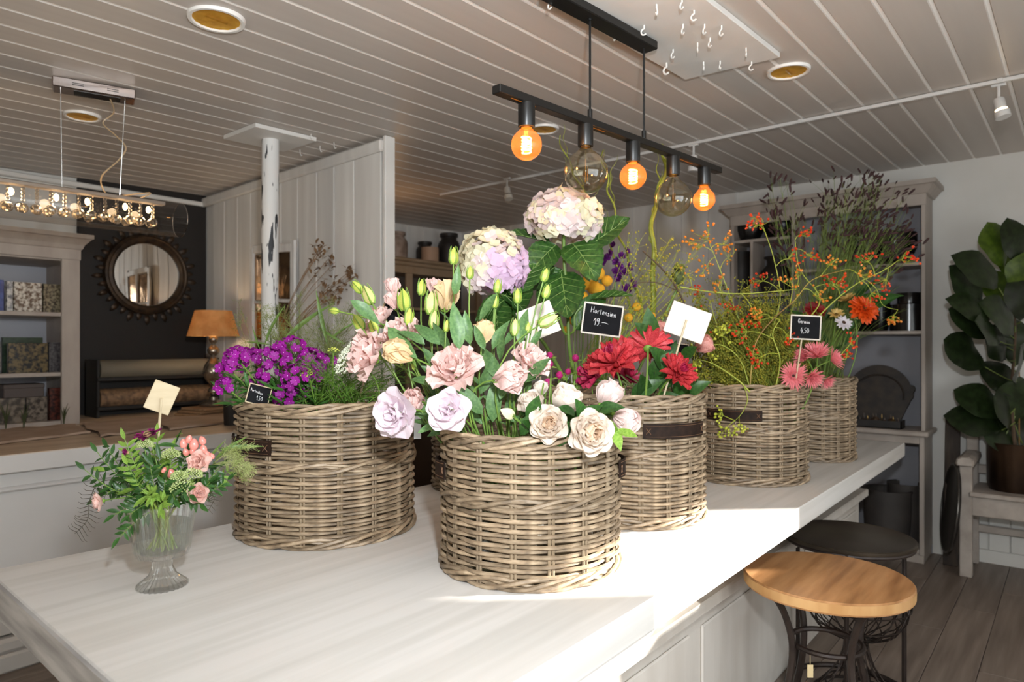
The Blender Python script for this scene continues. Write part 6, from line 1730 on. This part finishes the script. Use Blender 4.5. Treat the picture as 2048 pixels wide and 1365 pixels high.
def hipbranch(pts, D, lab, clusters, col='r', key='b4', thick=.0034, brown=False, dz=.0):
    P = [at(x, y, D + dz*i) for i, (x, y) in enumerate(pts)]; sp_ = spline(P, 5)
    o = root('rosehip_branch', lab, 'branch', BK_[key][0] + UP*.35, 'rosehip branches')
    part('branch', MB().tube(sp_, [thick, thick*.45], 6).mesh('hip_branch', m_hipst2 if brown else m_hipst), o)
    st, be = MB(), MB()
    for (t, dx, dy, n, spr) in clusters:
        p, tt = pathat(sp_, t)
        e = p + (RIGHT*dx - UP*dy)*D/FP + FWD*rnd.uniform(-.05, .05)
        st.tube(bez(p, p.lerp(e, .5) + UP*.01 + tt*.01, e, 5), [.0018, .0011], 5)
        hips(st, be, e, (e-p).normalized() if (e-p).length > .005 else tt, n, spr)
    part('twigs', st.mesh('hip_twigs', m_hipst), o, stuff=True)
    part('hips', be.mesh('hips', HIPM[col]), o, stuff=True)
hipbranch([(1515, 780), (1500, 700), (1470, 620), (1440, 540), (1420, 490)], 3.02, 'rosehip branch with orange hips reaching up left of the hutch', [(.55, -30, -20, 7, .06), (.75, 20, -25, 8, .06), (.9, -25, -10, 8, .07), (1.0, 0, -15, 9, .07), (.85, -20, 20, 6, .05), (.95, 25, -8, 7, .06)], 'o')
hipbranch([(1520, 780), (1535, 690), (1560, 600), (1548, 520), (1530, 465)], 3.0, 'tall rosehip branch ending in a red spray before the hutch divider', [(1.0, -22, -12, 9, .05), (.95, -8, -22, 7, .05), (.7, 22, -15, 6, .05), (.55, -35, -20, 6, .06)], 'r')
hipbranch([(1500, 780), (1480, 720), (1440, 690), (1400, 700)], 2.95, 'low rosehip branch bending left over the pink rose', [(.6, -10, -20, 8, .06), (1.0, -12, 5, 8, .06), (.8, 15, -25, 6, .05)], 'g')
hipbranch([(1360, 574), (1405, 582), (1470, 588), (1530, 585), (1592, 579)], 2.95, 'long yellow-green rosehip twig lying level across the bushy green', [(.15, -10, -30, 3, .05), (.55, 15, 35, 4, .05), (1.0, 5, -25, 4, .05)], 'o')
hipbranch([(1500, 770), (1510, 690), (1545, 640), (1590, 600), (1625, 560), (1690, 540)], 2.92, 'brownish rosehip branch arching right with orange hips', [(.55, 10, -35, 8, .07), (.7, 25, 10, 8, .06), (.85, 10, -20, 9, .06), (1.0, 15, 10, 8, .06), (.4, -25, -10, 6, .05)], 'o', brown=True)
hipbranch([(1530, 770), (1590, 690), (1650, 620), (1710, 570), (1760, 545), (1785, 530)], 3.0, 'rosehip branch reaching far right over the zinnias with red hips', [(1.0, 10, -8, 9, .06), (.9, 0, 22, 9, .06), (.75, -15, -25, 9, .06), (.65, 20, 25, 8, .06), (.5, -15, -20, 7, .06)], 'r')
hipbranch([(1540, 770), (1600, 660), (1640, 600), (1600, 540), (1590, 480)], 3.05, 'rosehip branch with a red spray in front of the hutch shelf', [(1.0, 12, -8, 10, .05), (.9, 20, 10, 9, .05), (.6, 35, -5, 7, .05)], 'r')
hipbranch([(1500, 785), (1475, 760), (1430, 730), (1400, 720)], 2.86, 'forked yellow-green hip twig hanging at the left rim', [(.7, -10, -12, 6, .04), (1.0, -10, 8, 8, .045)], 'g')
hipbranch([(1488, 772), (1495, 800), (1485, 825), (1470, 842)], 2.82, 'small green hip cluster dangling over the leather handle', [(1.0, -22, -10, 6, .03), (1.0, -20, 15, 7, .035), (.8, -5, 15, 5, .03)], 'g', thick=.002)
hipbranch([(1575, 640), (1610, 650), (1640, 690), (1690, 720)], 2.95, 'thin hip twig crossing the Germini sign', [(1.0, 10, -8, 8, .04), (.9, 20, -25, 6, .04)], 'r', thick=.0022)
hipbranch([(1710, 545), (1750, 575), (1765, 610), (1795, 620)], 3.0, 'hooked twig with a small orange hip cluster hanging before the black jars', [(1.0, 0, 12, 9, .045)], 'o', thick=.0018)
hipbranch([(1470, 780), (1455, 700), (1430, 640), (1420, 600)], 3.05, 'rosehip branch buried in the bushy green, red hips at its left', [(.5, -15, 0, 9, .06), (.7, 20, -10, 9, .06), (.9, -10, -15, 9, .06)], 'r')
hipbranch([(1550, 780), (1560, 720), (1545, 670), (1560, 640)], 2.9, 'rosehip branch low at the right of the bushy green', [(.4, -35, 5, 9, .06), (.6, -55, -15, 10, .07), (.8, 20, 15, 9, .05), (1.0, -30, 0, 9, .06)], 'r')
# bupleurum / lady's mantle mass
m_bup = mat('bupleurum_lime', '5f6416', 'a8a030', .6, scale=(30, 30, 30), transl=.2)
m_bups = mat('bupleurum_stem', '6d7a26', '8f9a38', .6, scale=(20, 20, 20))
bu = root('lime_filler', 'dense bushy lime green filler with tiny buds in the rosehip basket', 'foliage', BK_['b4'][0] + UP*.4)
st, be = MB(), MB()
for i in range(430):
    b = BK_['b4'][0] + V((rnd.uniform(-.16, .16), rnd.uniform(-.16, .16), .40))
    x = rnd.gauss(1495, 62); y = 772 - abs(rnd.gauss(70, 72))
    x = min(max(x, 1385), 1640); y = max(y, 560)
    e = at(x, y, 3.1 + rnd.uniform(-.16, .16))
    pth = bez(b, b.lerp(e, .6) + UP*.04, e, 5)
    st.tube(pth, [.0018, .0008], 4, False)
    for k in range(9):
        p, t = pathat(pth, rnd.uniform(.45, 1)); d_ = (t*.6 + V((rnd.gauss(0, .6), rnd.gauss(0, .6), rnd.gauss(0, .5)))).normalized()
        q = p + d_*rnd.uniform(.015, .05)
        st.tube([p, q], .0006, 3, False)
        for j in range(7):
            s_ = q + V((rnd.gauss(0, .008), rnd.gauss(0, .008), rnd.gauss(0, .008)))
            be.add(tiny, M.Translation(s_) @ M.Scale(rnd.uniform(.0022, .0050), 4))
part('stems', st.mesh('filler_stems', m_bups), bu, stuff=True)
part('buds', be.mesh('filler_buds', m_bup), bu, stuff=True)
bu2 = root('flax_sprays', 'thin sprays with small olive seed balls behind the hydrangea leaf', 'foliage', BK_['b7'][0] + UP*.4)
st, be = MB(), MB()
for i in range(40):
    b = BK_['b7'][0] + V((rnd.uniform(-.05, .15), rnd.uniform(-.1, .1), .4))
    e = at(rnd.uniform(1255, 1390), rnd.uniform(470, 640), 3.05 + rnd.uniform(-.1, .1))
    pth = bez(b, b.lerp(e, .6), e, 6); st.tube(pth, [.0018, .0006], 4, False)
    for k in range(9):
        p, t = pathat(pth, rnd.uniform(.75, 1)); q = p + (t*.7 + V((rnd.gauss(0, .7), rnd.gauss(0, .7), rnd.gauss(0, .6)))).normalized()*rnd.uniform(.02, .06)
        st.tube([p, q], .0006, 3, False); be.add(hipb, M.Translation(q) @ M.Scale(rnd.uniform(.003, .005), 4))
part('stems', st.mesh('flax_stems', m_hipst), bu2, stuff=True)
part('seed_balls', be.mesh('flax_balls', mat('flax_ball', '8f8a2c', 'b0a83c', .5, scale=(20, 20, 20))), bu2, stuff=True)
brn = root('brown_branch', 'bare brown branch rising left behind the blank white sign', 'branch', BK_['b7'][0] + UP*.4)
part('branch', MB().tube(spline([at(1400, 700, 3.0), at(1365, 600, 3.0), at(1330, 545, 3.0), at(1285, 502, 3.0), at(1262, 560, 3.02)][:4], 5), [.005, .003], 6).tube(spline([at(1350, 580, 3.0), at(1310, 565, 3.0), at(1265, 568, 3.0)], 4), [.003, .0015], 5).mesh('brown_branch', m_bark), brn)
# burnet (dark oval heads on fine stems)
m_bur = mat('burnet_dark', '241010', '3c1a1a', .75, scale=(80, 80, 80), rand=.2)
m_burs = mat('burnet_stem', '55682a', '76873a', .6, scale=(20, 20, 20))
BUR = MB().lathe([(.02, -1), (.30, -.8), (.42, -.2), (.42, .3), (.30, .8), (.02, 1)], 7, (0, 0, 0), (.08, 3)).mesh('burnet_head', m_bur)
rr = random.Random(21)
for i in range(84):
    if i < 12: x, y = rr.uniform(1530, 1640), rr.uniform(345, 500)
    else: x, y = lerp(1625, 1830, rr.random()**.9), 0; 
    if i >= 12: y = rr.uniform(352, 480) + max(0, (x-1760))*.8
    D = 3.62 + rr.uniform(-.2, .25)
    e = at(x, y, D); b = BK_['b5'][0] + V((rr.uniform(-.1, .1), rr.uniform(-.1, .1), .36))
    zone = 'the left thin group' if i < 12 else ('the dense middle' if x < 1730 else 'the right fan')
    o = root('burnet', 'fine burnet stem with dark oval heads in %s of the burnet bunch' % zone, 'flower', b, 'dark burnet stems, %s' % zone)
    pth = bez(b, b.lerp(e, .55) + UP*.10, e, 9)
    sm = MB().tube(pth, [.0018, .0007], 4)
    tips = [(e, pth[-1]-pth[-2])]
    for k in range(rr.choice((4, 5, 6, 6))):
        p, t = pathat(pth, rr.uniform(.62, .95)); q = p + (t.normalized()*1.0 + RIGHT*rr.gauss(.12, .5) + FWD*rr.gauss(0, .3) + UP*.2).normalized()*rr.uniform(.05, .16)
        sm.tube(bez(p, p + t.normalized()*.03, q, 4), [.0009, .0005], 3, False); tips.append((q, q-p))
    part('stem', sm.mesh('burnet_stem', m_burs), o)
    for q, d_ in tips:
        s_ = rr.uniform(.012, .025)
        part('flower_head', BUR, o, zframe(q, d_ + RIGHT*rr.uniform(-.05, .09) + UP*rr.uniform(-.05, .02), (s_*.62, s_*.62, s_)))
bg_ = root('burnet_greenery', 'mass of fine olive stems and leaflets under the dark burnet heads', 'foliage', BK_['b5'][0] + UP*.4)
sm = MB()
for i in range(260):
    b = BK_['b5'][0] + V((rr.uniform(-.12, .12), rr.uniform(-.12, .12), .38))
    x = rr.gauss(1690, 50); e = at(x, rr.uniform(400, 600) + abs(x-1690)*.5, 3.7 + rr.uniform(-.2, .25))
    pth = bez(b, b.lerp(e, .55) + UP*.08, e, 6); sm.tube(pth, [.0016, .0006], 3, False)
    for k in range(3):
        p, t = pathat(pth, rr.uniform(.4, 1)); q = p + (t.normalized() + V((rr.gauss(0, .5), rr.gauss(0, .5), rr.gauss(0, .4)))).normalized()*rr.uniform(.03, .10)
        sm.tube([p, q], [.0008, .0004], 3, False)
part('stems', sm.mesh('burnet_green', m_burs), bg_, stuff=True)
# leaves behind zinnias
zf = root('zinnia_foliage', 'dark narrow leaves around the zinnias in the far basket', 'foliage', BK_['b5'][0] + UP*.4)
LZ_ = [leafm(.22, .3, b, seed=i).mesh('leaf', m_leafd) for i, b in enumerate((.1, .35))]
for (x0, y0, x1, y1) in ((1680, 620, 1800, 565), (1690, 640, 1790, 590), (1650, 640, 1690, 580), (1660, 700, 1640, 640), (1690, 690, 1700, 640), (1700, 660, 1740, 600), (1640, 660, 1600, 610), (1650, 720, 1680, 690), (1690, 610, 1745, 555)):
    a, b = at(x0, y0, 3.62), at(x1, y1, 3.55); put_leaf(LZ_, zf, a, b-a, (b-a).length*1.1, nrm=TOCAM*.7+UP*.7)
# zinnias
def zinnia(x, y, D, wp, ax, lab, mt, key='b5', wh=None, cen='8a5a14', W=.36, cat='flower', nm='zinnia'):
    h = at(x, y, D); rad = wp/2*D/FP*1.04; axv = (RIGHT*ax[0] + FWD*ax[1] + UP*ax[2]).normalized()
    o = root(nm, lab, cat, BK_[key][0] + UP*.35, None)
    stem_to(o, h - axv*rad*.1, key, .0028, hdir=axv)
    P = [petal(W, .12, b, .03, 4, 4, i, .12, .2, .62).mesh('petal', mt) for i, b in enumerate((-.08, .05))]
    bloom(o, h, axv, rad, wh or [(18, 92, 1.0, -.05), (17, 82, .88, .0), (15, 70, .74, .04), (13, 56, .58, .08), (10, 40, .42, .10)], [P])
    part('disc', MB().ball((0, 0, 0), .24, 12, 8, .7).mesh('flower_disc', mat('disc_%s' % cen, cen, '3a2410', .8, scale=(200, 200, 200), bump=.5)), o, zframe(h + axv*rad*.05, axv, rad))
    return o
zinnia(1727, 618, 3.40, 62, (.15, -.85, .45), 'orange zinnia at the far right of the flowers', mat('zinnia_orange', 'd8410c', 'ee6a1e', .5, scale=(30, 30, 30), rand=.12, transl=.3))
zinnia(1629, 622, 3.55, 44, (-.2, -.85, .4), 'deep red zinnia behind the Germini sign', mat('zinnia_red', '7d0c10', '981418', .55, scale=(30, 30, 30), rand=.12, transl=.2))
zinnia(1687, 646, 3.35, 34, (.0, -.85, .5), 'white zinnia with dark eye under the orange one', mat('zinnia_white', 'd9d3da', 'ece6ea', .5, scale=(30, 30, 30), transl=.3), wh=[(13, 88, 1.0, 0), (10, 70, .8, .03)], cen='4a2c18')
zinnia(1672, 630, 3.42, 32, (-.2, -.6, .7), 'pale yellow zinnia left above the white one', mat('zinnia_yellow', 'd8b45e', 'e6cc86', .5, scale=(30, 30, 30), transl=.3), wh=[(11, 75, 1.0, 0), (8, 50, .8, .03)], cen='8a6a20')
zinnia(1695, 600, 3.48, 36, (-.5, -.2, .8), 'yellow-brown zinnia behind the orange one, seen edge on', MATS['zinnia_yellow'], wh=[(12, 70, 1.0, 0), (10, 50, .8, .03)], cen='8a6a20')
zinnia(1704, 636, 3.42, 22, (.3, -.6, .6), 'small pale green-yellow flower right of the white zinnia', mat('zinnia_pale', 'c5c487', rough=.5, transl=.3), wh=[(9, 70, 1.0, 0)], cen='8a8a40')
# germinis
m_ger = mat('germini_pink', 'f08088', 'f8aaae', .5, scale=(30, 30, 30), rand=.06, transl=.3)
def spiky(n, tl_, s_, wh=.11):
    mb = MB()
    for k in range(n):
        a = 2*PI*k/n + rnd.uniform(-.08, .08); l = s_*rnd.uniform(.85, 1.08)
        p_ = MB().grid(lambda u, v: ((v-.5)*wh*math.sin(PI*(.2+.78*u))*1.0, u*l, .08*u*u + abs(v-.5)*.05), 3, 2)
        mb.add(p_, M.Rotation(a, 4, 'Z') @ M.Rotation(R(90-tl_-rnd.uniform(-7, 7)), 4, 'X'))
    return mb
GERM = [[spiky(26, t, s_, .14).mesh('ray_petals', m_ger) for (t, s_) in ((88, 1.0), (76, .92), (60, .78), (44, .58))] for _ in range(2)]
GERS = [[spiky(24, t, s_, .14).mesh('ray_petals', m_ger) for (t, s_) in ((62, 1.0), (48, .95), (32, .85), (18, .7))]]
m_gdisc = mat('germini_disc', '2a1a12', '4a3020', .8, scale=(200, 200, 200), bump=.5)
def germini(x, y, D, wp, ax, lab, side=False):
    D -= .44
    h = at(x, y, D); rad = wp/2*D/FP*1.36; axv = (RIGHT*ax[0] + FWD*ax[1] + UP*ax[2]).normalized()
    o = root('germini', lab, 'flower', BK_['b4'][0] + UP*.35, 'pink spiky germinis')
    stem_to(o, h - axv*rad*.1, 'b4', .0026, hdir=axv, frac=.85)
    for me in (GERS[0] if side else GERM[rnd.randrange(2)]):
        part('ray_petals', me, o, zframe(h, axv, rad), stuff=True)
    if not side: part('disc', MB().ball((0, 0, 0), .16, 10, 6, .6).mesh('germini_disc', m_gdisc), o, zframe(h + axv*rad*.06, axv, rad))
germini(1586, 752, 3.32, 46, (-.15, -.95, .05), 'pink germini facing out with dark eye, lowest left')
germini(1634, 714, 3.30, 50, (-.25, -.5, .7), 'pink germini seen from above its side, uppermost middle', True)
germini(1622, 753, 3.28, 40, (.1, -.8, -.3), 'pink germini hanging beside the dark-eyed one', True)
germini(1661, 722, 3.36, 42, (.6, -.5, .3), 'pink germini at the right end of the bunch', True)
germini(1610, 716, 3.38, 36, (-.6, -.4, .4), 'pink germini at the left end of the bunch, under the sign stick', True)
germini(1650, 760, 3.34, 30, (.3, -.7, -.5), 'small pink germini drooping lowest right', True)

# ================================================================ small bouquet in the footed glass vase
vb = on_z(325, 1172, TZ)
vD = vb.x*CA + vb.y*SA; u_ = vD/FP
m_vg = thin_glass('ribbed_glass', (.985, .99, .98), 1.5, .02, .05)
gv = root('footed_vase', 'ribbed clear glass footed vase on the near table end', 'vase', vb)
H0 = .0
prof_o = [(.001, 0), (46*u_, 0), (47*u_, 4*u_), (40*u_, 10*u_), (26*u_, 22*u_), (19*u_, 38*u_), (18*u_, 52*u_), (22*u_, 56*u_), (45*u_, 62*u_), (50*u_, 74*u_), (58*u_, 140*u_), (60*u_, 152*u_), (61*u_, 156*u_), (61*u_, 166*u_), (58.5*u_, 167*u_), (57*u_, 158*u_), (54*u_, 136*u_), (46*u_, 78*u_), (40*u_, 70*u_), (.001, 67*u_)]
part('bowl', MB().lathe(prof_o, 168, vb, (.045, 28)).mesh('vase_bowl', m_vg), gv)
part('water', MB().lathe([(.001, 72*u_), (40*u_, 72*u_), (45*u_, 82*u_), (51*u_, 128*u_), (.001, 128*u_)], 40, vb).mesh('small_vase_water', bpy.data.materials['vase_water']), gv)
VB = vb + UP*80*u_
vst = MB()
for i in range(26):
    a = rnd.uniform(0, 6.28); q = rnd.uniform(.2, .9)
    b = vb + V((32*u_*q*math.cos(a), 32*u_*q*math.sin(a), 74*u_)); a2 = a + rnd.uniform(2, 4)
    e = vb + V((46*u_*q*math.cos(a2), 46*u_*q*math.sin(a2), 180*u_))
    vst.tube([b, b.lerp(e, .5), e], .0022, 5)
stem_o = root('bouquet_stems', 'cut green stems standing in the footed glass vase', 'stems', vb + UP*75*u_)
part('cut_stems', vst.mesh('vase_stems', mat('vase_stem', '6d8a2c', '9a9a44', .5, scale=(14, 14, 14))), stem_o, stuff=True)
def vstem(o, h, rad=.0016, hdir=None, mt=None):
    b = vb + UP*165*u_ + V((rnd.uniform(-.02, .02), rnd.uniform(-.02, .02), 0))
    hd_ = V(hdir).normalized() if hdir is not None else (h-b).normalized()
    pth = bez(b, h - hd_*(h-b).length*.5, h, 7)
    part('stem', MB().tube(pth, [rad*1.2, rad*.8], 5).mesh('stem', mt or m_stem), o)
    return pth
# leafy sprigs (pistache-like pinnate)
PLF = [leafm(.34, .25, b, 5, seed=i).mesh('leaflet', m_leafd) for i, b in enumerate((.1, .3))]
PLY = [leafm(.34, .25, b, 5, seed=i).mesh('leaflet', m_leafy) for i, b in enumerate((.1, .3))]
SPR = [(170, 940, -.03, 0), (195, 905, .0, 0), (215, 895, .05, 0), (250, 880, -.05, 1), (255, 930, -.08, 1), (285, 1000, -.1, 1), (240, 1075, -.08, 0), (300, 1000, -.12, 1), (215, 985, -.02, 0), (345, 900, .05, 1), (375, 905, .05, 0), (440, 935, .02, 0), (465, 935, .05, 1), (455, 960, .0, 0), (400, 1010, -.08, 0), (330, 960, -.1, 0), (270, 960, -.06, 0), (300, 930, -.05, 0), (230, 1030, -.05, 0), (190, 1000, .03, 0), (350, 1000, -.12, 0), (260, 1030, -.1, 0), (315, 870, .05, 1), (420, 965, -.03, 0), (380, 990, -.10, 0), (325, 1020, -.12, 1)]
SPL = ['upper left edge, above the fern', 'second from the upper left', 'third from the upper left', 'upper left, before the counter band', 'left, under the burgundy bud', 'middle left, over the stems', 'lowest left, drooping below the rim', 'left of centre, over the vase rim', 'left, beside the dusty pink rose', 'upper middle, right of the purple zinnia', 'upper middle, left of the coral berries', 'right, under the coral berries', 'outermost right', 'right, beside the lower spray rose', 'low right, over the vase rim', 'centre, darkest', 'left of centre', 'centre, under the purple zinnia', 'low left, under the dusty pink rose', 'far left, above the dusty pink rose', 'low centre, right of the stems', 'low left, hanging before the vase', 'topmost, under the wooden sign', 'right of centre, by the sedum', 'centre right, behind the sedum', 'low centre, at the vase rim']
for i, (x, y, dd, yl) in enumerate(SPR):
    h = at(x, y, vD + dd)
    where = 'left' if x < 270 else 'middle' if x < 370 else 'right'
    o = root('leafy_sprig', '%s leaf sprig of the small bouquet, %s' % ('light green' if yl else 'dark green', SPL[i]), 'sprig', vb + UP*160*u_, 'leaf sprigs of the small bouquet')
    pth = vstem(o, h, .0012, (h-vb-UP*.16).normalized()*.6 + UP*(.15 if y < 980 else -.5))
    n = 7
    for k in range(n):
        p, t = pathat(pth, .40 + .58*k/n)
        sd = t.cross(TOCAM).normalized()
        for q in (1, -1):
            put_leaf(PLY if yl else PLF, o, p, t*.75 + sd*q + V((rnd.gauss(0, .15), rnd.gauss(0, .15), rnd.gauss(0, .15))), rnd.uniform(.021, .034), nrm=TOCAM + UP*.6 + V((rnd.gauss(0, .3), rnd.gauss(0, .3), 0)), name='leaflet')
    put_leaf(PLY if yl else PLF, o, h, pth[-1]-pth[-2], .032, nrm=TOCAM+UP*.5, name='leaflet')
bfo = root('bouquet_foliage', 'dense dark green leaves filling the heart of the small bouquet', 'foliage', vb + UP*160*u_)
BL_ = [leafm(.26, .25, b, 5, seed=i).mesh('leaf', m_leafd) for i, b in enumerate((.1, .3))]
for i in range(75):
    x, y = rnd.gauss(318, 42), rnd.gauss(955, 38)
    a = at(x, min(y, 1018), vD + rnd.uniform(-.07, .07))
    put_leaf(BL_ if i % 4 else PLY, bfo, a, RIGHT*(x-318)/60 + UP*rnd.uniform(-.3, 1) + V((rnd.gauss(0, .4), rnd.gauss(0, .4), 0)), rnd.uniform(.03, .055))
# small pink roses
m_sprr = mat('spray_rose', 'efc3b8', 'f4d8cd', .55, scale=(30, 30, 30), rand=.05, transl=.35)
SR = pset(m_sprr, 1.05, .2, .25, .06)
for (x, y, dd, wp, ax, lab) in ((398, 925, -.06, 46, (.2, -.85, .4), 'pale pink spray rose, upper right of the small bouquet'), (397, 987, -.08, 42, (.35, -.85, .2), 'peach spray rose, lower right of the small bouquet'), (198, 1004, -.03, 36, (-.7, -.6, -.1), 'dusty pink spray rose at the left of the small bouquet')):
    h = at(x, y, vD + dd); rad = wp/2*vD/FP*1.12; axv = (RIGHT*ax[0] + FWD*ax[1] + UP*ax[2]).normalized()
    o = root('spray_rose', lab, 'rose', vb + UP*160*u_, 'spray roses of the small bouquet')
    vstem(o, h - axv*rad*.3, .0017, axv)
    bloom(o, h - axv*rad*.3, axv, rad, [(5, 78, 1.0, 0), (6, 58, .95, .02), (5, 38, .85, .04), (5, 18, .62, .08)], [SR])
    part('calyx', MB().ball((0, 0, 0), .22, 8, 6, .8).mesh('calyx', m_sepal), o, zframe(h - axv*rad*.4, axv, rad))
# purple zinnias
mzp = mat('zinnia_purple', '6a0f4a', '8f1a66', .5, scale=(30, 30, 30), rand=.12, transl=.2)
for (x, y, dd, wp, ax, lab, wh) in ((296, 872, -.02, 54, (-.25, -.25, .9), 'purple zinnia on top of the small bouquet', [(14, 88, 1.0, 0), (12, 72, .75, .05)]), (256, 906, -.05, 24, (-.5, -.7, .3), 'small burgundy zinnia bud at the left of the small bouquet', [(9, 45, 1.0, 0), (7, 25, .8, .05)])):
    h = at(x, y, vD + dd); rad = wp/2*vD/FP; axv = (RIGHT*ax[0] + FWD*ax[1] + UP*ax[2]).normalized()
    o = root('purple_zinnia', lab, 'flower', vb + UP*160*u_, 'purple zinnias of the small bouquet')
    vstem(o, h - axv*rad*.1, .0018, axv)
    bloom(o, h, axv, rad, wh, [[petal(.42, .12, b, .03, 4, 4, 3, .12, .2, .62).mesh('petal', mzp) for b in (-.08, .1)]])
    part('disc', MB().ball((0, 0, 0), .3, 12, 8, .9).mesh('flower_disc', mat('disc_pale', 'd8b890', '9a5a3a', .8, scale=(300, 300, 300), bump=.5)), o, zframe(h + axv*rad*.12, axv, rad))
# hypericum berries
m_hyp = mat('hypericum_coral', 'c9605c', 'e6a090', .28, scale=(50, 50, 50), rand=.08)
HYP = MB().lathe([(.05, -1), (.6, -.8), (.85, -.2), (.7, .5), (.3, 1.0), (.02, 1.15)], 10).mesh('hypericum_berry', m_hyp)
hy = root('hypericum_sprig', 'coral hypericum berries at the upper right of the small bouquet', 'sprig', vb + UP*160*u_)
hy2 = root('hypericum_sprig', 'two coral hypericum berries deep in the middle of the small bouquet', 'sprig', vb + UP*160*u_)
for i, (x, y, wp) in enumerate(((367, 888, 18), (378, 879, 16), (388, 890, 22), (405, 882, 17), (407, 899, 17), (414, 911, 18), (424, 913, 12), (372, 905, 15), (385, 903, 14), (343, 948, 20), (328, 941, 12))):
    h = at(x, y, vD - .04); o = hy if i < 9 else hy2
    ax = V((rnd.uniform(-.4, .4), rnd.uniform(-.4, .2), 1))
    part('berry', HYP, o, zframe(h, ax, wp/2*vD/FP))
    b = at(392, 925, vD-.02) if i < 9 else at(340, 985, vD)
    part('berry_stalk', MB().tube(bez(b, b.lerp(h, .6), h - UP*.006, 4), .0011, 5).mesh('berry_stalk', m_stem), o)
vstem(hy, at(392, 925, vD-.02)); vstem(hy2, at(340, 985, vD))
# sedum heads
m_sed = mat('sedum_green', 'a3b56a', 'ccd79a', .55, scale=(80, 80, 80), transl=.15)
for (x, y, wp, lab, pale) in ((366, 978, 46, 'green sedum head between the two pink spray roses', 0), (386, 952, 36, 'second green sedum head behind the first', 0), (358, 955, 30, 'third small sedum head left of the others', 0), (342, 912, 34, 'pale sedum head in the upper middle of the small bouquet', 1), (290, 892, 30, 'pale sedum head under the purple zinnia', 1)):
    h = at(x, y, vD - .08 + .05*pale); rad = wp/2*vD/FP
    o = root('sedum', lab, 'flower', vb + UP*160*u_, 'sedum heads of the small bouquet')
    vstem(o, h - UP*rad*.5)
    mb = MB()
    for i in range(110):
        zz = 1 - 1.2*(i+.5)/110; th = i*2.4; q = math.sqrt(max(0, 1-zz*zz)); d_ = V((q*math.cos(th), q*math.sin(th), zz*.8))
        d_ = d_ - FWD*0
        mb.add(tiny, zframe(h + d_*rad*rnd.uniform(.82, 1.02), d_, (.0022, .0022, .0032)))
    part('tiny_buds', mb.mesh('sedum_buds', m_sed), o, stuff=True)
# curled dark fern skeletons
m_fern = mat('dark_fern', '2f281c', '4a4030', .7, scale=(20, 20, 20))
for (pts, lab, n, ln) in (([(245, 960), (200, 965), (180, 1000), (175, 1040), (150, 1068)], 'dark curled fern frond drooping at the left of the small bouquet', 17, 26), ([(400, 990), (420, 985), (428, 1000), (415, 1025)], 'small dark curled fern frond at the right of the small bouquet', 9, 15)):
    sp_ = spline([at(x, y, vD - .02) for x, y in pts], 5); mb = MB().tube(sp_, [.0012, .0006], 5)
    o = root('fern_frond', lab, 'fern', vb + UP*160*u_)
    for k in range(n):
        p, t = pathat(sp_, .2 + .8*k/n); sd = t.cross(TOCAM).normalized()
        for q in (1, -1):
            l = ln*u_*rnd.uniform(.7, 1.1)
            e = p + sd*q*l + t*l*.1
            mb.tube([p, p.lerp(e, .4) - UP*l*.12, p.lerp(e, .75) - UP*l*.22, e - UP*l*.1], [.0009, .0005], 4)
    part('frond', mb.mesh('fern_frond', m_fern), o)
# panicum tuft at the right of the bouquet
pt = root('panicum_spray', 'pale green panicum spray leaning right before the largest basket', 'grass', vb + UP*160*u_)
st, sd_ = MB(), MB()
for i in range(9):
    panicle(at(425, 930, vD-.02), at(rnd.uniform(455, 520), rnd.uniform(885, 975), vD - .03 + rnd.uniform(-.05, .05)), 34, .05, st, sd_, 3, .0009, .0004)
m_pan2 = mat('panicum_pale', 'a3b060', 'c5cc8c', .7, scale=(20, 20, 20), transl=.3)
part('panicles', st.mesh('panicles', m_pan2), pt, stuff=True); part('seeds', sd_.mesh('panicum_seeds', m_pan2), pt, stuff=True)
for (x0, y0, x1, y1) in ((415, 925, 435, 885), (440, 900, 510, 885), (430, 920, 475, 872)):
    a, b = at(x0, y0, vD-.02), at(x1, y1, vD-.02); put_leaf(GB, pt, a, b-a, (b-a).length*1.1, nrm=TOCAM+UP*.4, wd=1.6, name='blade')
